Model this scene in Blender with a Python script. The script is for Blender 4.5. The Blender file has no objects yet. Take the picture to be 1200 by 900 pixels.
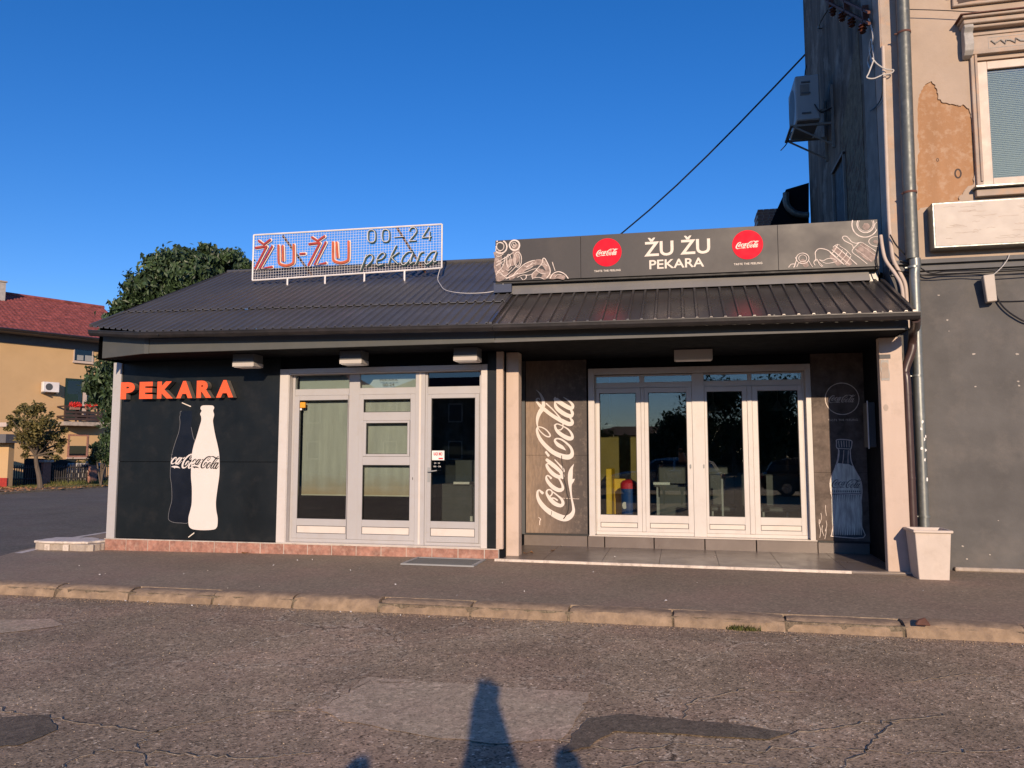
import bpy, bmesh, math, random
import numpy as np
from mathutils import Vector, Matrix

S = bpy.context.scene
COL = S.collection
R = math.radians

# ------------------------------------------------------------------ camera
EYE = 1.55
YAW, PITCH, FPX = R(12.4), R(5.08), 900.0
cam_data = bpy.data.cameras.new('camera')
cam = bpy.data.objects.new('camera', cam_data)
COL.objects.link(cam)
cam.location = (0, 0, EYE)
cam.rotation_euler = (R(90) + PITCH, 0, YAW)
cam_data.sensor_width = 36
cam_data.lens = 27.0
cam_data.clip_start = 0.03
cam_data.clip_end = 3000
S.camera = cam

# ------------------------------------------------------------------ sky and sun
SUN_EL, SUN_AZ = R(16.9), R(-13.9)          # light travels towards azimuth SUN_AZ (from +Y towards +X)
w = bpy.data.worlds.new('World')
S.world = w
w.use_nodes = True
wn = w.node_tree
for n in list(wn.nodes):
    wn.nodes.remove(n)
sky = wn.nodes.new('ShaderNodeTexSky')
sky.sky_type = 'NISHITA'
sky.sun_disc = False
sky.sun_elevation = SUN_EL
sky.sun_rotation = R(180) + SUN_AZ
sky.air_density = 1.0
sky.dust_density = 0.0
sky.ozone_density = 3.2
bg = wn.nodes.new('ShaderNodeBackground')
bg.inputs['Strength'].default_value = 0.132
wo = wn.nodes.new('ShaderNodeOutputWorld')
hs = wn.nodes.new('ShaderNodeHueSaturation')
hs.inputs['Saturation'].default_value = 1.30
wn.links.new(sky.outputs[0], hs.inputs['Color'])
tint = wn.nodes.new('ShaderNodeMix'); tint.data_type = 'RGBA'; tint.blend_type = 'MULTIPLY'
tint.inputs[0].default_value = 1.0; tint.inputs[7].default_value = (0.80, 0.81, 1.08, 1)
wn.links.new(hs.outputs[0], tint.inputs[6])
wn.links.new(tint.outputs[2], bg.inputs[0])
wn.links.new(bg.outputs[0], wo.inputs[0])

sun_data = bpy.data.lights.new('sun', 'SUN')
sun_data.energy = 4.6
sun_data.angle = R(0.55)
sun_data.color = (1.0, 0.77, 0.555)
sun = bpy.data.objects.new('sun', sun_data)
COL.objects.link(sun)
ldir = Vector((math.sin(SUN_AZ) * math.cos(SUN_EL), math.cos(SUN_AZ) * math.cos(SUN_EL), -math.sin(SUN_EL)))
sun.rotation_euler = ldir.to_track_quat('-Z', 'Y').to_euler()
sun.location = (6, -20, 12)

S.view_settings.view_transform = 'Standard'
S.view_settings.look = 'None'
S.view_settings.exposure = 0.12
S.view_settings.gamma = 1
S.cycles.max_bounces = 7
S.cycles.transparent_max_bounces = 12
S.cycles.caustics_reflective = False
S.cycles.caustics_refractive = False

# ------------------------------------------------------------------ survey: from a sighting to a point on a real plane
_r = np.array([math.cos(YAW), math.sin(YAW), 0]); _fh = np.array([-math.sin(YAW), math.cos(YAW), 0]); _u0 = np.array([0, 0, 1.])
_f = _fh * math.cos(PITCH) + _u0 * math.sin(PITCH); _u = -_fh * math.sin(PITCH) + _u0 * math.cos(PITCH)
_c = np.array([0, 0, EYE])
def ray(x, y): return _f + _r * (x - 600) / FPX - _u * (y - 450) / FPX
def onY(x, y, Y): d = ray(x, y); return _c + d * Y / d[1]
def onX(x, y, X): d = ray(x, y); return _c + d * X / d[0]
def onZ(x, y, Z=0.0): d = ray(x, y); return _c + d * (Z - EYE) / d[2]
def atD(x, y, D): return _c + ray(x, y) * D

# ------------------------------------------------------------------ materials
def new_mat(name):
    m = bpy.data.materials.new(name)
    m.use_nodes = True
    nt = m.node_tree
    return m, nt, nt.nodes['Principled BSDF']

def N(nt, typ, **kw):
    n = nt.nodes.new(typ)
    for k, v in kw.items():
        if k in n.inputs: n.inputs[k].default_value = v
        else: setattr(n, k, v)
    return n

def coords(nt, scale=(1, 1, 1), kind='Object'):
    tc = N(nt, 'ShaderNodeTexCoord')
    mp = N(nt, 'ShaderNodeMapping')
    mp.inputs['Scale'].default_value = scale
    nt.links.new(tc.outputs[kind], mp.inputs[0])
    return mp.outputs[0]

def noise(nt, vec, scale, detail=4, rough=0.55, dist=0):
    n = N(nt, 'ShaderNodeTexNoise')
    n.inputs['Scale'].default_value = scale
    n.inputs['Detail'].default_value = detail
    n.inputs['Roughness'].default_value = rough
    n.inputs['Distortion'].default_value = dist
    nt.links.new(vec, n.inputs['Vector'])
    return n.outputs['Fac']

def ramp(nt, fac, stops):
    n = N(nt, 'ShaderNodeValToRGB')
    e = n.color_ramp.elements
    while len(e) < len(stops): e.new(0.5)
    for i, (p, c) in enumerate(stops):
        e[i].position = p
        e[i].color = (c[0], c[1], c[2], 1) if hasattr(c, '__len__') else (c, c, c, 1)
    nt.links.new(fac, n.inputs[0])
    return n.outputs[0]

def mixc(nt, fac, a, b, mode='MIX'):
    n = N(nt, 'ShaderNodeMix', data_type='RGBA', blend_type=mode)
    for sock, v in ((0, fac), (6, a), (7, b)):
        if isinstance(v, (int, float)): n.inputs[sock].default_value = v
        elif isinstance(v, tuple): n.inputs[sock].default_value = (*v, 1)
        else: nt.links.new(v, n.inputs[sock])
    return n.outputs[2]

def bump(nt, b, h, strength=0.3, dist=0.01):
    n = N(nt, 'ShaderNodeBump')
    n.inputs['Strength'].default_value = strength
    n.inputs['Distance'].default_value = dist
    nt.links.new(h, n.inputs['Height'])
    nt.links.new(n.outputs[0], b.inputs['Normal'])

def mat(name, col, rough=0.6, metal=0.0, var=0.12, vs=3.0, bs=0.0, bscale=60, streak=False, dirt=None, spec=None, coat=0.0):
    """one real-world colour with slight tone variation, optional streaks, dirt and fine relief"""
    m, nt, b = new_mat(name)
    vec = coords(nt, (1, 1, 0.18) if streak else (1, 1, 1))
    f = noise(nt, vec, vs, 5, 0.6)
    lo = tuple(c * (1 - var) for c in col); hi = tuple(min(1, c * (1 + var)) for c in col)
    c = ramp(nt, f, [(0.3, lo), (0.7, hi)])
    if dirt:
        dc, amt, ds = dirt
        f2 = ramp(nt, noise(nt, coords(nt), ds, 8, 0.7), [(0.5, 0.0), (0.72, amt)])
        c = mixc(nt, f2, c, dc)
    nt.links.new(c, b.inputs['Base Color'])
    rr = ramp(nt, noise(nt, coords(nt), vs * 2.3, 4), [(0.3, max(0, rough - 0.07)), (0.7, min(1, rough + 0.07))])
    nt.links.new(rr, b.inputs['Roughness'])
    b.inputs['Metallic'].default_value = metal
    if spec is not None: b.inputs['Specular IOR Level'].default_value = spec
    if coat: b.inputs['Coat Weight'].default_value = coat
    if bs > 0:
        bump(nt, b, noise(nt, coords(nt), bscale, 6, 0.65), bs, 0.01)
    return m

def asphalt(name, dark, mid, light, crack=1.0, sc=1.0, patchy=0.35, rough=0.93):
    m, nt, b = new_mat(name)
    v = coords(nt)
    vo = N(nt, 'ShaderNodeTexVoronoi'); vo.inputs['Scale'].default_value = 75 * sc
    nt.links.new(v, vo.inputs['Vector'])
    stones = ramp(nt, vo.outputs['Color'], [(0.12, dark), (0.42, mid), (0.84, mid), (0.95, light)])
    vo2 = N(nt, 'ShaderNodeTexVoronoi'); vo2.inputs['Scale'].default_value = 26 * sc
    nt.links.new(v, vo2.inputs['Vector'])
    st2 = ramp(nt, vo2.outputs['Color'], [(0.2, 0.75), (0.8, 1.12), (0.97, 1.5)])
    c = mixc(nt, 0.8, stones, st2, 'MULTIPLY')
    big = ramp(nt, noise(nt, v, 0.55, 6, 0.62, 0.4), [(0.3, 1 - patchy), (0.7, 1 + patchy * 0.6)])
    c = mixc(nt, 1.0, c, big, 'MULTIPLY')
    pink = ramp(nt, noise(nt, v, 0.9, 5, 0.6, 0.2), [(0.42, (1.02, 1, 0.94)), (0.66, (1.07, 0.97, 0.94))])
    c = mixc(nt, 1.0, c, pink, 'MULTIPLY')
    vf = N(nt, 'ShaderNodeTexVoronoi'); vf.inputs['Scale'].default_value = 48 * sc
    nt.links.new(v, vf.inputs['Vector'])
    fl_ = ramp(nt, vf.outputs['Color'], [(0.90, 0.0), (0.94, 0.8)])
    fm = ramp(nt, noise(nt, v, 1.6, 7, 0.72, 0.6), [(0.50, 0.10), (0.64, 1.0)])
    c = mixc(nt, mixc(nt, 1.0, fl_, fm, 'MULTIPLY'), c, light)
    oil = ramp(nt, noise(nt, v, 0.9, 3, 0.5, 1.2), [(0.60, 0.0), (0.74, 0.28)])
    c = mixc(nt, oil, c, dark)
    h = noise(nt, v, 60 * sc, 6, 0.7)
    if crack > 0:
        wv = N(nt, 'ShaderNodeTexNoise'); wv.inputs['Scale'].default_value = 1.7; wv.inputs['Detail'].default_value = 8
        wv.inputs['Roughness'].default_value = 0.72
        nt.links.new(v, wv.inputs['Vector'])
        wsum = mixc(nt, 0.62, v, wv.outputs['Color'], 'ADD')
        cv = N(nt, 'ShaderNodeTexVoronoi', feature='DISTANCE_TO_EDGE'); cv.inputs['Scale'].default_value = 1.15
        nt.links.new(wsum, cv.inputs['Vector'])
        cr = ramp(nt, cv.outputs['Distance'], [(0.003, 0.9), (0.011, 0.0)])
        msk = ramp(nt, noise(nt, v, 0.35, 4, 0.6), [(0.40, 0.0), (0.55, crack)])
        k = mixc(nt, 1.0, cr, msk, 'MULTIPLY')
        edge = ramp(nt, cv.outputs['Distance'], [(0.014, 0.0), (0.022, 0.55), (0.05, 0.0)])
        ke = mixc(nt, 1.0, edge, msk, 'MULTIPLY')
        ke = mixc(nt, 1.0, ke, ramp(nt, noise(nt, v, 14, 4, 0.7), [(0.45, 0.0), (0.6, 1.0)]), 'MULTIPLY')
        c = mixc(nt, ke, c, tuple(min(1, x * 1.15) for x in light))
        c = mixc(nt, k, c, tuple(x * 0.35 for x in dark))
    nt.links.new(c, b.inputs['Base Color'])
    b.inputs['Roughness'].default_value = rough
    b.inputs['Specular IOR Level'].default_value = 0.3
    hh = mixc(nt, 0.5, h, vo.outputs['Distance'], 'ADD')
    bump(nt, b, hh, 0.55, 0.006)
    return m

def glass_mat(name, tint=(0.80, 0.84, 0.82), refl=1.85, rough=0.0):
    m = bpy.data.materials.new(name); m.use_nodes = True
    nt = m.node_tree
    for n in list(nt.nodes): nt.nodes.remove(n)
    out = N(nt, 'ShaderNodeOutputMaterial')
    tr = N(nt, 'ShaderNodeBsdfTransparent'); tr.inputs[0].default_value = (*tint, 1)
    gl = N(nt, 'ShaderNodeBsdfGlossy'); gl.inputs['Roughness'].default_value = rough
    fr = N(nt, 'ShaderNodeFresnel'); fr.inputs['IOR'].default_value = refl
    mx = N(nt, 'ShaderNodeMixShader')
    nt.links.new(fr.outputs[0], mx.inputs[0])
    nt.links.new(tr.outputs[0], mx.inputs[1]); nt.links.new(gl.outputs[0], mx.inputs[2])
    nt.links.new(mx.outputs[0], out.inputs[0])
    return m

def leaf_mat(name, dark, light, rough=0.45, trans=0.25):
    m, nt, b = new_mat(name)
    g = N(nt, 'ShaderNodeNewGeometry')
    c = ramp(nt, g.outputs['Random Per Island'], [(0.0, dark), (0.75, light), (1.0, tuple(x * 1.35 for x in light))])
    big = ramp(nt, noise(nt, coords(nt), 0.9, 3), [(0.35, 0.75), (0.65, 1.2)])
    c = mixc(nt, 1.0, c, big, 'MULTIPLY')
    nt.links.new(c, b.inputs['Base Color'])
    b.inputs['Roughness'].default_value = rough
    tl = N(nt, 'ShaderNodeBsdfTranslucent'); nt.links.new(c, tl.inputs[0])
    mx = N(nt, 'ShaderNodeMixShader'); mx.inputs[0].default_value = trans
    out = nt.nodes['Material Output']
    nt.links.new(b.outputs[0], mx.inputs[1]); nt.links.new(tl.outputs[0], mx.inputs[2])
    nt.links.new(mx.outputs[0], out.inputs[0])
    return m

M = {}
M['road'] = asphalt('road_asphalt', (0.12, 0.093, 0.062), (0.42, 0.322, 0.222), (0.92, 0.77, 0.57), 0.95, 1.0, 0.36)
M['road_patch'] = asphalt('patch_asphalt', (0.31, 0.25, 0.175), (0.53, 0.425, 0.305), (0.76, 0.64, 0.48), 0.0, 1.1, 0.15)
M['tar_patch'] = asphalt('tar_asphalt', (0.10, 0.085, 0.065), (0.18, 0.15, 0.112), (0.3, 0.25, 0.19), 0.0, 1.2, 0.25)
M['pavement'] = asphalt('pavement_asphalt', (0.25, 0.20, 0.15), (0.325, 0.26, 0.195), (0.41, 0.335, 0.26), 0.0, 1.5, 0.16)
M['street'] = asphalt('street_asphalt', (0.105, 0.097, 0.084), (0.15, 0.138, 0.118), (0.21, 0.19, 0.165), 0.0, 0.8, 0.2)
M['kerb'] = mat('kerb_concrete', (0.285, 0.205, 0.135), 0.92, var=0.30, vs=9, bs=1.0, bscale=28, dirt=((0.15, 0.11, 0.085), 0.85, 4))
M['road_light'] = mat('crumbled_asphalt', (0.55, 0.46, 0.34), 0.95, var=0.5, vs=40, bs=.5)
M['road_dark'] = mat('dark_crack_line', (0.09, 0.07, 0.05), 0.95, var=0.4, vs=30)  # dark brown of the thin road cracks
M['soil'] = mat('verge_soil', (0.26, 0.20, 0.13), 0.95, var=0.4, vs=9, bs=0.5, dirt=((0.09, 0.10, 0.04), 0.9, 2))
M['white_frame'] = mat('painted_frame', (0.60, 0.565, 0.535), 0.38, var=0.04, vs=1.5, streak=True, dirt=((0.42, 0.33, 0.27), 0.22, 5))
M['silver_frame'] = mat('aluminium_frame', (0.43, 0.42, 0.42), 0.4, var=0.04, vs=1.5, streak=True, dirt=((0.36, 0.30, 0.25), 0.25, 5))
M['cream_panel'] = mat('door_infill_panel', (0.66, 0.60, 0.54), 0.42, var=0.04, vs=2, dirt=((0.42, 0.33, 0.26), 0.18, 7))
M['cream_post'] = mat('cream_render', (0.55, 0.435, 0.355), 0.75, var=0.07, vs=2, bs=0.15, streak=True, dirt=((0.36, 0.28, 0.21), 0.45, 3))
M['seal'] = mat('rubber_seal', (0.02, 0.02, 0.02), 0.6)
M['black_panel'] = mat('black_cladding', (0.0065, 0.0095, 0.0115), 0.42, var=0.3, vs=1.2, streak=True, dirt=((0.034, 0.033, 0.032), 0.35, 3), spec=0.3)
M['black_wall'] = mat('black_wall', (0.006, 0.007, 0.010), 0.85, var=0.2, spec=0.1)
M['fascia'] = mat('grey_fascia', (0.072, 0.076, 0.072), 0.6, var=0.1, vs=1.0, streak=False, dirt=((0.11, 0.105, 0.095), 0.3, 4), bs=0.06)
M['gutter'] = mat('dark_gutter', (0.022, 0.020, 0.021), 0.45, metal=0.1, var=0.2, dirt=((0.07, 0.05, 0.045), 0.3, 6))
M['roof_blue'] = mat('slate_roof_sheet', (0.086, 0.084, 0.084), 0.42, metal=0.2, var=0.14, vs=1.4, dirt=((0.10, 0.09, 0.085), 0.3, 4))
M['roof_brown'] = mat('brown_roof_sheet', (0.105, 0.097, 0.092), 0.30, metal=0.6, var=0.22, vs=1.2, dirt=((0.12, 0.075, 0.068), 0.4, 2.2))
M['flashing'] = mat('grey_flashing', (0.17, 0.165, 0.155), 0.45, metal=0.3, var=0.15, vs=0.8, dirt=((0.26, 0.23, 0.20), 0.5, 2))
M['board'] = mat('sign_board_film', (0.060, 0.057, 0.057), 0.42, var=0.12, vs=0.7, streak=True, dirt=((0.10, 0.088, 0.078), 0.3, 3), spec=0.22)
M['board_side'] = mat('sign_board_side', (0.03, 0.045, 0.09), 0.5)
M['cream_letter'] = mat('cream_letter', (0.74, 0.66, 0.56), 0.55, var=0.04)
M['chalk'] = mat('chalk_drawing', (0.72, 0.62, 0.55), 0.8, var=0.25, vs=14)
M['chalk_dim'] = mat('chalk_shade', (0.30, 0.23, 0.20), 0.8, var=0.5, vs=16)
M['red_disc'] = mat('red_disc', (0.74, 0.006, 0.028), 0.6, var=0.06, spec=0.15)
M['orange_face'] = mat('orange_letter_face', (0.86, 0.115, 0.035), 0.45, var=0.05, vs=5)
M['letter_side'] = mat('letter_return', (0.20, 0.175, 0.15), 0.55, var=0.3, vs=6)
M['neon_red'] = mat('red_letter_paint', (0.36, 0.030, 0.018), 0.55, var=0.25, vs=8)
M['neon_orange'] = mat('orange_letter_paint', (0.47, 0.085, 0.026), 0.55, var=0.25, vs=8)
M['neon_cream'] = mat('cream_tube', (0.78, 0.66, 0.58), 0.4, var=0.06)
M['teal'] = mat('dark_teal_letter', (0.025, 0.065, 0.065), 0.5, var=0.2)
M['wire_white'] = mat('white_wire', (0.75, 0.72, 0.70), 0.5)
m_, nt_, b_n = new_mat('script_panel_print')
sx = N(nt_, 'ShaderNodeSeparateXYZ'); nt_.links.new(coords(nt_), sx.inputs[0])
ad = N(nt_, 'ShaderNodeMath', operation='MULTIPLY_ADD'); nt_.links.new(noise(nt_, coords(nt_), 1.4, 5), ad.inputs[0]); ad.inputs[1].default_value = 0.9; nt_.links.new(sx.outputs[0], ad.inputs[2])
c_ = ramp(nt_, ad.outputs[0], [(0.0, (0.31, 0.225, 0.165)), (0.45, (0.175, 0.132, 0.108)), (0.85, (0.085, 0.072, 0.066))])
c_ = mixc(nt_, ramp(nt_, noise(nt_, coords(nt_), 9, 8, .7), [(0.5, 0.0), (0.75, 0.55)]), c_, (0.33, 0.26, 0.21))
c_ = mixc(nt_, ramp(nt_, noise(nt_, coords(nt_, (1, 1, .2)), 30, 6, .7), [(0.35, 0.35), (0.6, 0.0)]), c_, (0.06, 0.05, 0.045))
nt_.links.new(c_, b_n.inputs['Base Color']); b_n.inputs['Roughness'].default_value = .6; b_n.inputs['Specular IOR Level'].default_value = .25
M['script_print'] = m_
M['chalk_panel'] = mat('chalkboard_panel', (0.115, 0.088, 0.074), 0.6, spec=0.2, var=0.5, vs=4, dirt=((0.24, 0.19, 0.16), 0.5, 7), bs=0.06)
M['bottle_white'] = mat('cream_bottle_film', (0.70, 0.64, 0.60), 0.5, var=0.02)
M['bottle_dark'] = mat('navy_bottle_film', (0.004, 0.006, 0.012), 0.35, var=0.25, vs=2)
M['grey_line'] = mat('grey_line', (0.16, 0.16, 0.165), 0.5)
M['black_print'] = mat('black_print', (0.016, 0.014, 0.015), 0.6)
M['bottle_chalk'] = mat('chalk_bottle', (0.78, 0.70, 0.60), 0.7, var=0.45, vs=18, streak=True)
M['bottle_glass_dark'] = mat('chalk_bottle_dark', (0.07, 0.075, 0.085), 0.5, var=0.5, vs=12)
M['plinth_tile'] = mat('red_marble_tile', (0.345, 0.172, 0.125), 0.55, var=0.35, vs=12, dirt=((0.50, 0.36, 0.29), 0.65, 14))
M['grout'] = mat('pale_grout', (0.50, 0.46, 0.41), 0.9, var=0.1)
M['dark_grout'] = mat('dark_grout', (0.16, 0.135, 0.12), 0.9)
M['floor_tile'] = mat('grey_floor_tile', (0.165, 0.135, 0.118), 0.34, var=0.13, vs=1.6, dirt=((0.24, 0.205, 0.18), 0.4, 2.4))
M['trim'] = mat('white_step_trim', (0.66, 0.58, 0.50), 0.6, var=0.15, vs=6, dirt=((0.2, 0.16, 0.13), 0.7, 9))
M['glass'] = glass_mat('window_glass')
M['glass_dark'] = glass_mat('dark_window_glass', (0.35, 0.38, 0.38), 1.8)
M['blind'] = mat('roller_blind', (0.62, 0.66, 0.64), 0.85, var=0.06, vs=2.5, dirt=((0.50, 0.42, 0.30), 0.25, 1.3))
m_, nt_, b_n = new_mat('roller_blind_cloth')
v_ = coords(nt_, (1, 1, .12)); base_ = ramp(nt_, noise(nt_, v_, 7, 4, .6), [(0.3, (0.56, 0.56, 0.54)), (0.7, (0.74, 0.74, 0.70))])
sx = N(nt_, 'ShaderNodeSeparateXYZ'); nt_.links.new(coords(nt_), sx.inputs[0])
glow_z = N(nt_, 'ShaderNodeMath', operation='ADD'); nt_.links.new(sx.outputs[2], glow_z.inputs[0]); glow_z.inputs[1].default_value = 2.0
glow_n = N(nt_, 'ShaderNodeMath', operation='MULTIPLY_ADD'); nt_.links.new(noise(nt_, coords(nt_), 3.0, 4), glow_n.inputs[0]); glow_n.inputs[1].default_value = 0.35; nt_.links.new(glow_z.outputs[0], glow_n.inputs[2])
surface_mark = ramp(nt_, glow_n.outputs[0], [(0.66, 0.75), (0.98, 0.0)])  # this brown ramp is warm reflected light painted into the cloth colour
c_ = mixc(nt_, surface_mark, base_, (0.50, 0.34, 0.17)); nt_.links.new(c_, b_n.inputs['Base Color']); b_n.inputs['Roughness'].default_value = .9
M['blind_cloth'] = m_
M['blind_hem'] = mat('blind_hem', (0.7, 0.66, 0.55), 0.6)
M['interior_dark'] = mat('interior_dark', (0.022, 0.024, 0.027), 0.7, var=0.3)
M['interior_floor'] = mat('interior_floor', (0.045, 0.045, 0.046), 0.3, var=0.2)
M['counter'] = mat('counter_grey', (0.06, 0.065, 0.068), 0.5)
M['yellow'] = mat('yellow_plastic', (0.80, 0.50, 0.02), 0.45)
M['blue'] = mat('blue_plastic', (0.02, 0.07, 0.26), 0.35)
M['red'] = mat('red_plastic', (0.65, 0.03, 0.05), 0.35)
M['galv'] = mat('galvanised_pipe', (0.21, 0.225, 0.215), 0.42, metal=0.55, var=0.18, vs=7, streak=True, dirt=((0.42, 0.41, 0.38), 0.4, 11))
M['galv_dark'] = mat('weathered_pipe', (0.115, 0.125, 0.118), 0.5, metal=0.45, var=0.2, vs=7, streak=True, dirt=((0.3, 0.29, 0.27), 0.35, 11))
M['brown_pipe'] = mat('brown_pipe', (0.055, 0.032, 0.03), 0.35, var=0.15)
M['cream_pipe'] = mat('cream_pipe', (0.52, 0.43, 0.36), 0.6, var=0.1)
M['cable'] = mat('black_cable', (0.015, 0.015, 0.017), 0.5)
M['cable_white'] = mat('white_cable', (0.55, 0.53, 0.5), 0.5)
M['chip'] = mat('bare_plaster_chip', (0.42, 0.38, 0.33), 0.8, var=0.2)
M['olive_wall'] = mat('olive_wall', (0.20, 0.15, 0.04), 0.7)
M['planter'] = mat('white_planter', (0.58, 0.50, 0.43), 0.6, var=0.07, vs=4, dirt=((0.42, 0.34, 0.27), 0.35, 6), bs=0.12)
M['plaster'] = mat('beige_plaster', (0.42, 0.33, 0.255), 0.9, var=0.10, vs=1.6, bs=0.25, bscale=30, dirt=((0.34, 0.25, 0.18), 0.35, 2.4))
M['plaster_peeled'] = mat('ochre_undercoat', (0.37, 0.205, 0.105), 0.95, var=0.12, vs=3, bs=0.35, bscale=25, dirt=((0.50, 0.36, 0.25), 0.8, 9), streak=True)
M['plaster_grey'] = mat('grey_ground_floor_paint', (0.102, 0.099, 0.095), 0.85, var=0.20, vs=1.3, bs=0.5, bscale=7, dirt=((0.165, 0.15, 0.135), 0.6, 1.7))
M['mould_grey'] = mat('grey_moulding', (0.125, 0.125, 0.125), 0.85, var=0.1, bs=0.2)
M['mould_beige'] = mat('pale_moulding', (0.40, 0.325, 0.265), 0.85, var=0.12, vs=4, bs=0.3, dirt=((0.56, 0.33, 0.19), 0.6, 5))
M['mould_old'] = mat('weathered_moulding', (0.40, 0.38, 0.35), 0.9, var=0.2, vs=6, bs=0.5)
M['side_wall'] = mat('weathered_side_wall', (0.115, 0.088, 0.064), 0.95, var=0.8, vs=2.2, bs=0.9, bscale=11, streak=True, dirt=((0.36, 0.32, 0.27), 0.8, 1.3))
M['side_brick'] = mat('exposed_brick', (0.15, 0.118, 0.075), 0.95, var=0.4, vs=9, bs=0.7, bscale=30)
M['side_strip'] = mat('side_render', (0.20, 0.185, 0.165), 0.9, var=0.25, vs=3)
M['window_paint'] = mat('window_paint', (0.54, 0.44, 0.37), 0.5, var=0.04)
M['blinds'] = mat('venetian_slat', (0.78, 0.82, 0.78), 0.5, var=0.05)
M['cream_box'] = mat('cream_sign_box', (0.50, 0.445, 0.385), 0.55, var=0.06, vs=2, dirt=((0.40, 0.35, 0.28), 0.35, 4))
M['ac_body'] = mat('ac_casing', (0.30, 0.31, 0.31), 0.5, var=0.06)
M['ac_dark'] = mat('ac_grille', (0.08, 0.085, 0.09), 0.6)
M['rust'] = mat('rusty_steel', (0.12, 0.05, 0.035), 0.8, var=0.3, vs=12)
M['insulator'] = mat('brown_porcelain', (0.10, 0.035, 0.02), 0.25)
M['concrete'] = mat('old_concrete', (0.40, 0.34, 0.28), 0.9, var=0.2, vs=5, bs=0.6, dirt=((0.16, 0.12, 0.10), 0.8, 6))
M['house_wall'] = mat('yellow_house_render', (0.54, 0.36, 0.185), 0.9, var=0.07, vs=0.5, bs=0.1, dirt=((0.47, 0.31, 0.15), 0.4, 0.6))
M['house_tile'] = mat('red_roof_tile', (0.24, 0.062, 0.055), 0.85, var=0.5, vs=3)
M['house_soffit'] = mat('grey_soffit', (0.12, 0.115, 0.12), 0.8)
M['wood_dark'] = mat('dark_balcony_wood', (0.05, 0.03, 0.025), 0.7, var=0.3)
M['green_door'] = mat('dark_green_shutter', (0.012, 0.032, 0.024), 0.5)
M['flower_red'] = mat('red_flower', (0.75, 0.03, 0.02), 0.6)
M['brick'] = mat('fence_brick', (0.30, 0.15, 0.11), 0.9, var=0.3, vs=10, bs=0.4)
M['fence_iron'] = mat('fence_iron', (0.05, 0.045, 0.045), 0.6)
M['net'] = mat('dark_green_net', (0.012, 0.018, 0.018), 0.9)
M['bark'] = mat('bark', (0.115, 0.09, 0.068), 0.95, var=0.3, vs=12, bs=0.6, streak=True)
M['walnut_leaf'] = leaf_mat('walnut_leaf', (0.018, 0.038, 0.016), (0.058, 0.098, 0.038), 0.5, 0.12)
M['small_leaf'] = leaf_mat('autumn_leaf', (0.06, 0.065, 0.018), (0.21, 0.17, 0.055), 0.6, 0.3)
M['grass'] = leaf_mat('grass_blade', (0.06, 0.08, 0.02), (0.17, 0.17, 0.05), 0.7, 0.3)
M['dead_leaf'] = mat('dead_leaf', (0.42, 0.21, 0.09), 0.7, var=0.4, vs=20)
M['litter'] = mat('paper_litter', (0.7, 0.66, 0.6), 0.8)
M['skin'] = mat('skin', (0.50, 0.30, 0.21), 0.5)
M['jacket'] = mat('dark_jacket', (0.04, 0.05, 0.08), 0.85)
M['jeans'] = mat('blue_jeans', (0.05, 0.07, 0.13), 0.85)
M['hair'] = mat('brown_hair', (0.03, 0.02, 0.014), 0.5)
M['phone'] = mat('phone_black', (0.01, 0.01, 0.012), 0.2)
M['car_paint'] = mat('silver_car_paint', (0.42, 0.43, 0.43), 0.25, metal=0.6, var=0.02, coat=0.5)
M['car_dark'] = mat('dark_car_paint', (0.03, 0.035, 0.045), 0.2, metal=0.4, var=0.02, coat=0.5)
M['rubber'] = mat('tyre_rubber', (0.015, 0.015, 0.015), 0.8)
M['chrome'] = mat('wheel_alloy', (0.5, 0.5, 0.5), 0.25, metal=0.9)
M['white_sticker'] = mat('white_sticker', (0.8, 0.78, 0.75), 0.5)
M['orange_box'] = mat('amber_box', (0.80, 0.36, 0.03), 0.35)
M['lamp_grey'] = mat('lamp_grey', (0.10, 0.105, 0.11), 0.6, spec=0.2)
M['lamp_white'] = mat('white_lamp_box', (0.50, 0.46, 0.42), 0.5, var=0.04)

# ------------------------------------------------------------------ mesh building
def world_loc(o):
    v = Vector((0, 0, 0))
    while o is not None:
        v += o.location
        o = o.parent
    return v

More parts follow.
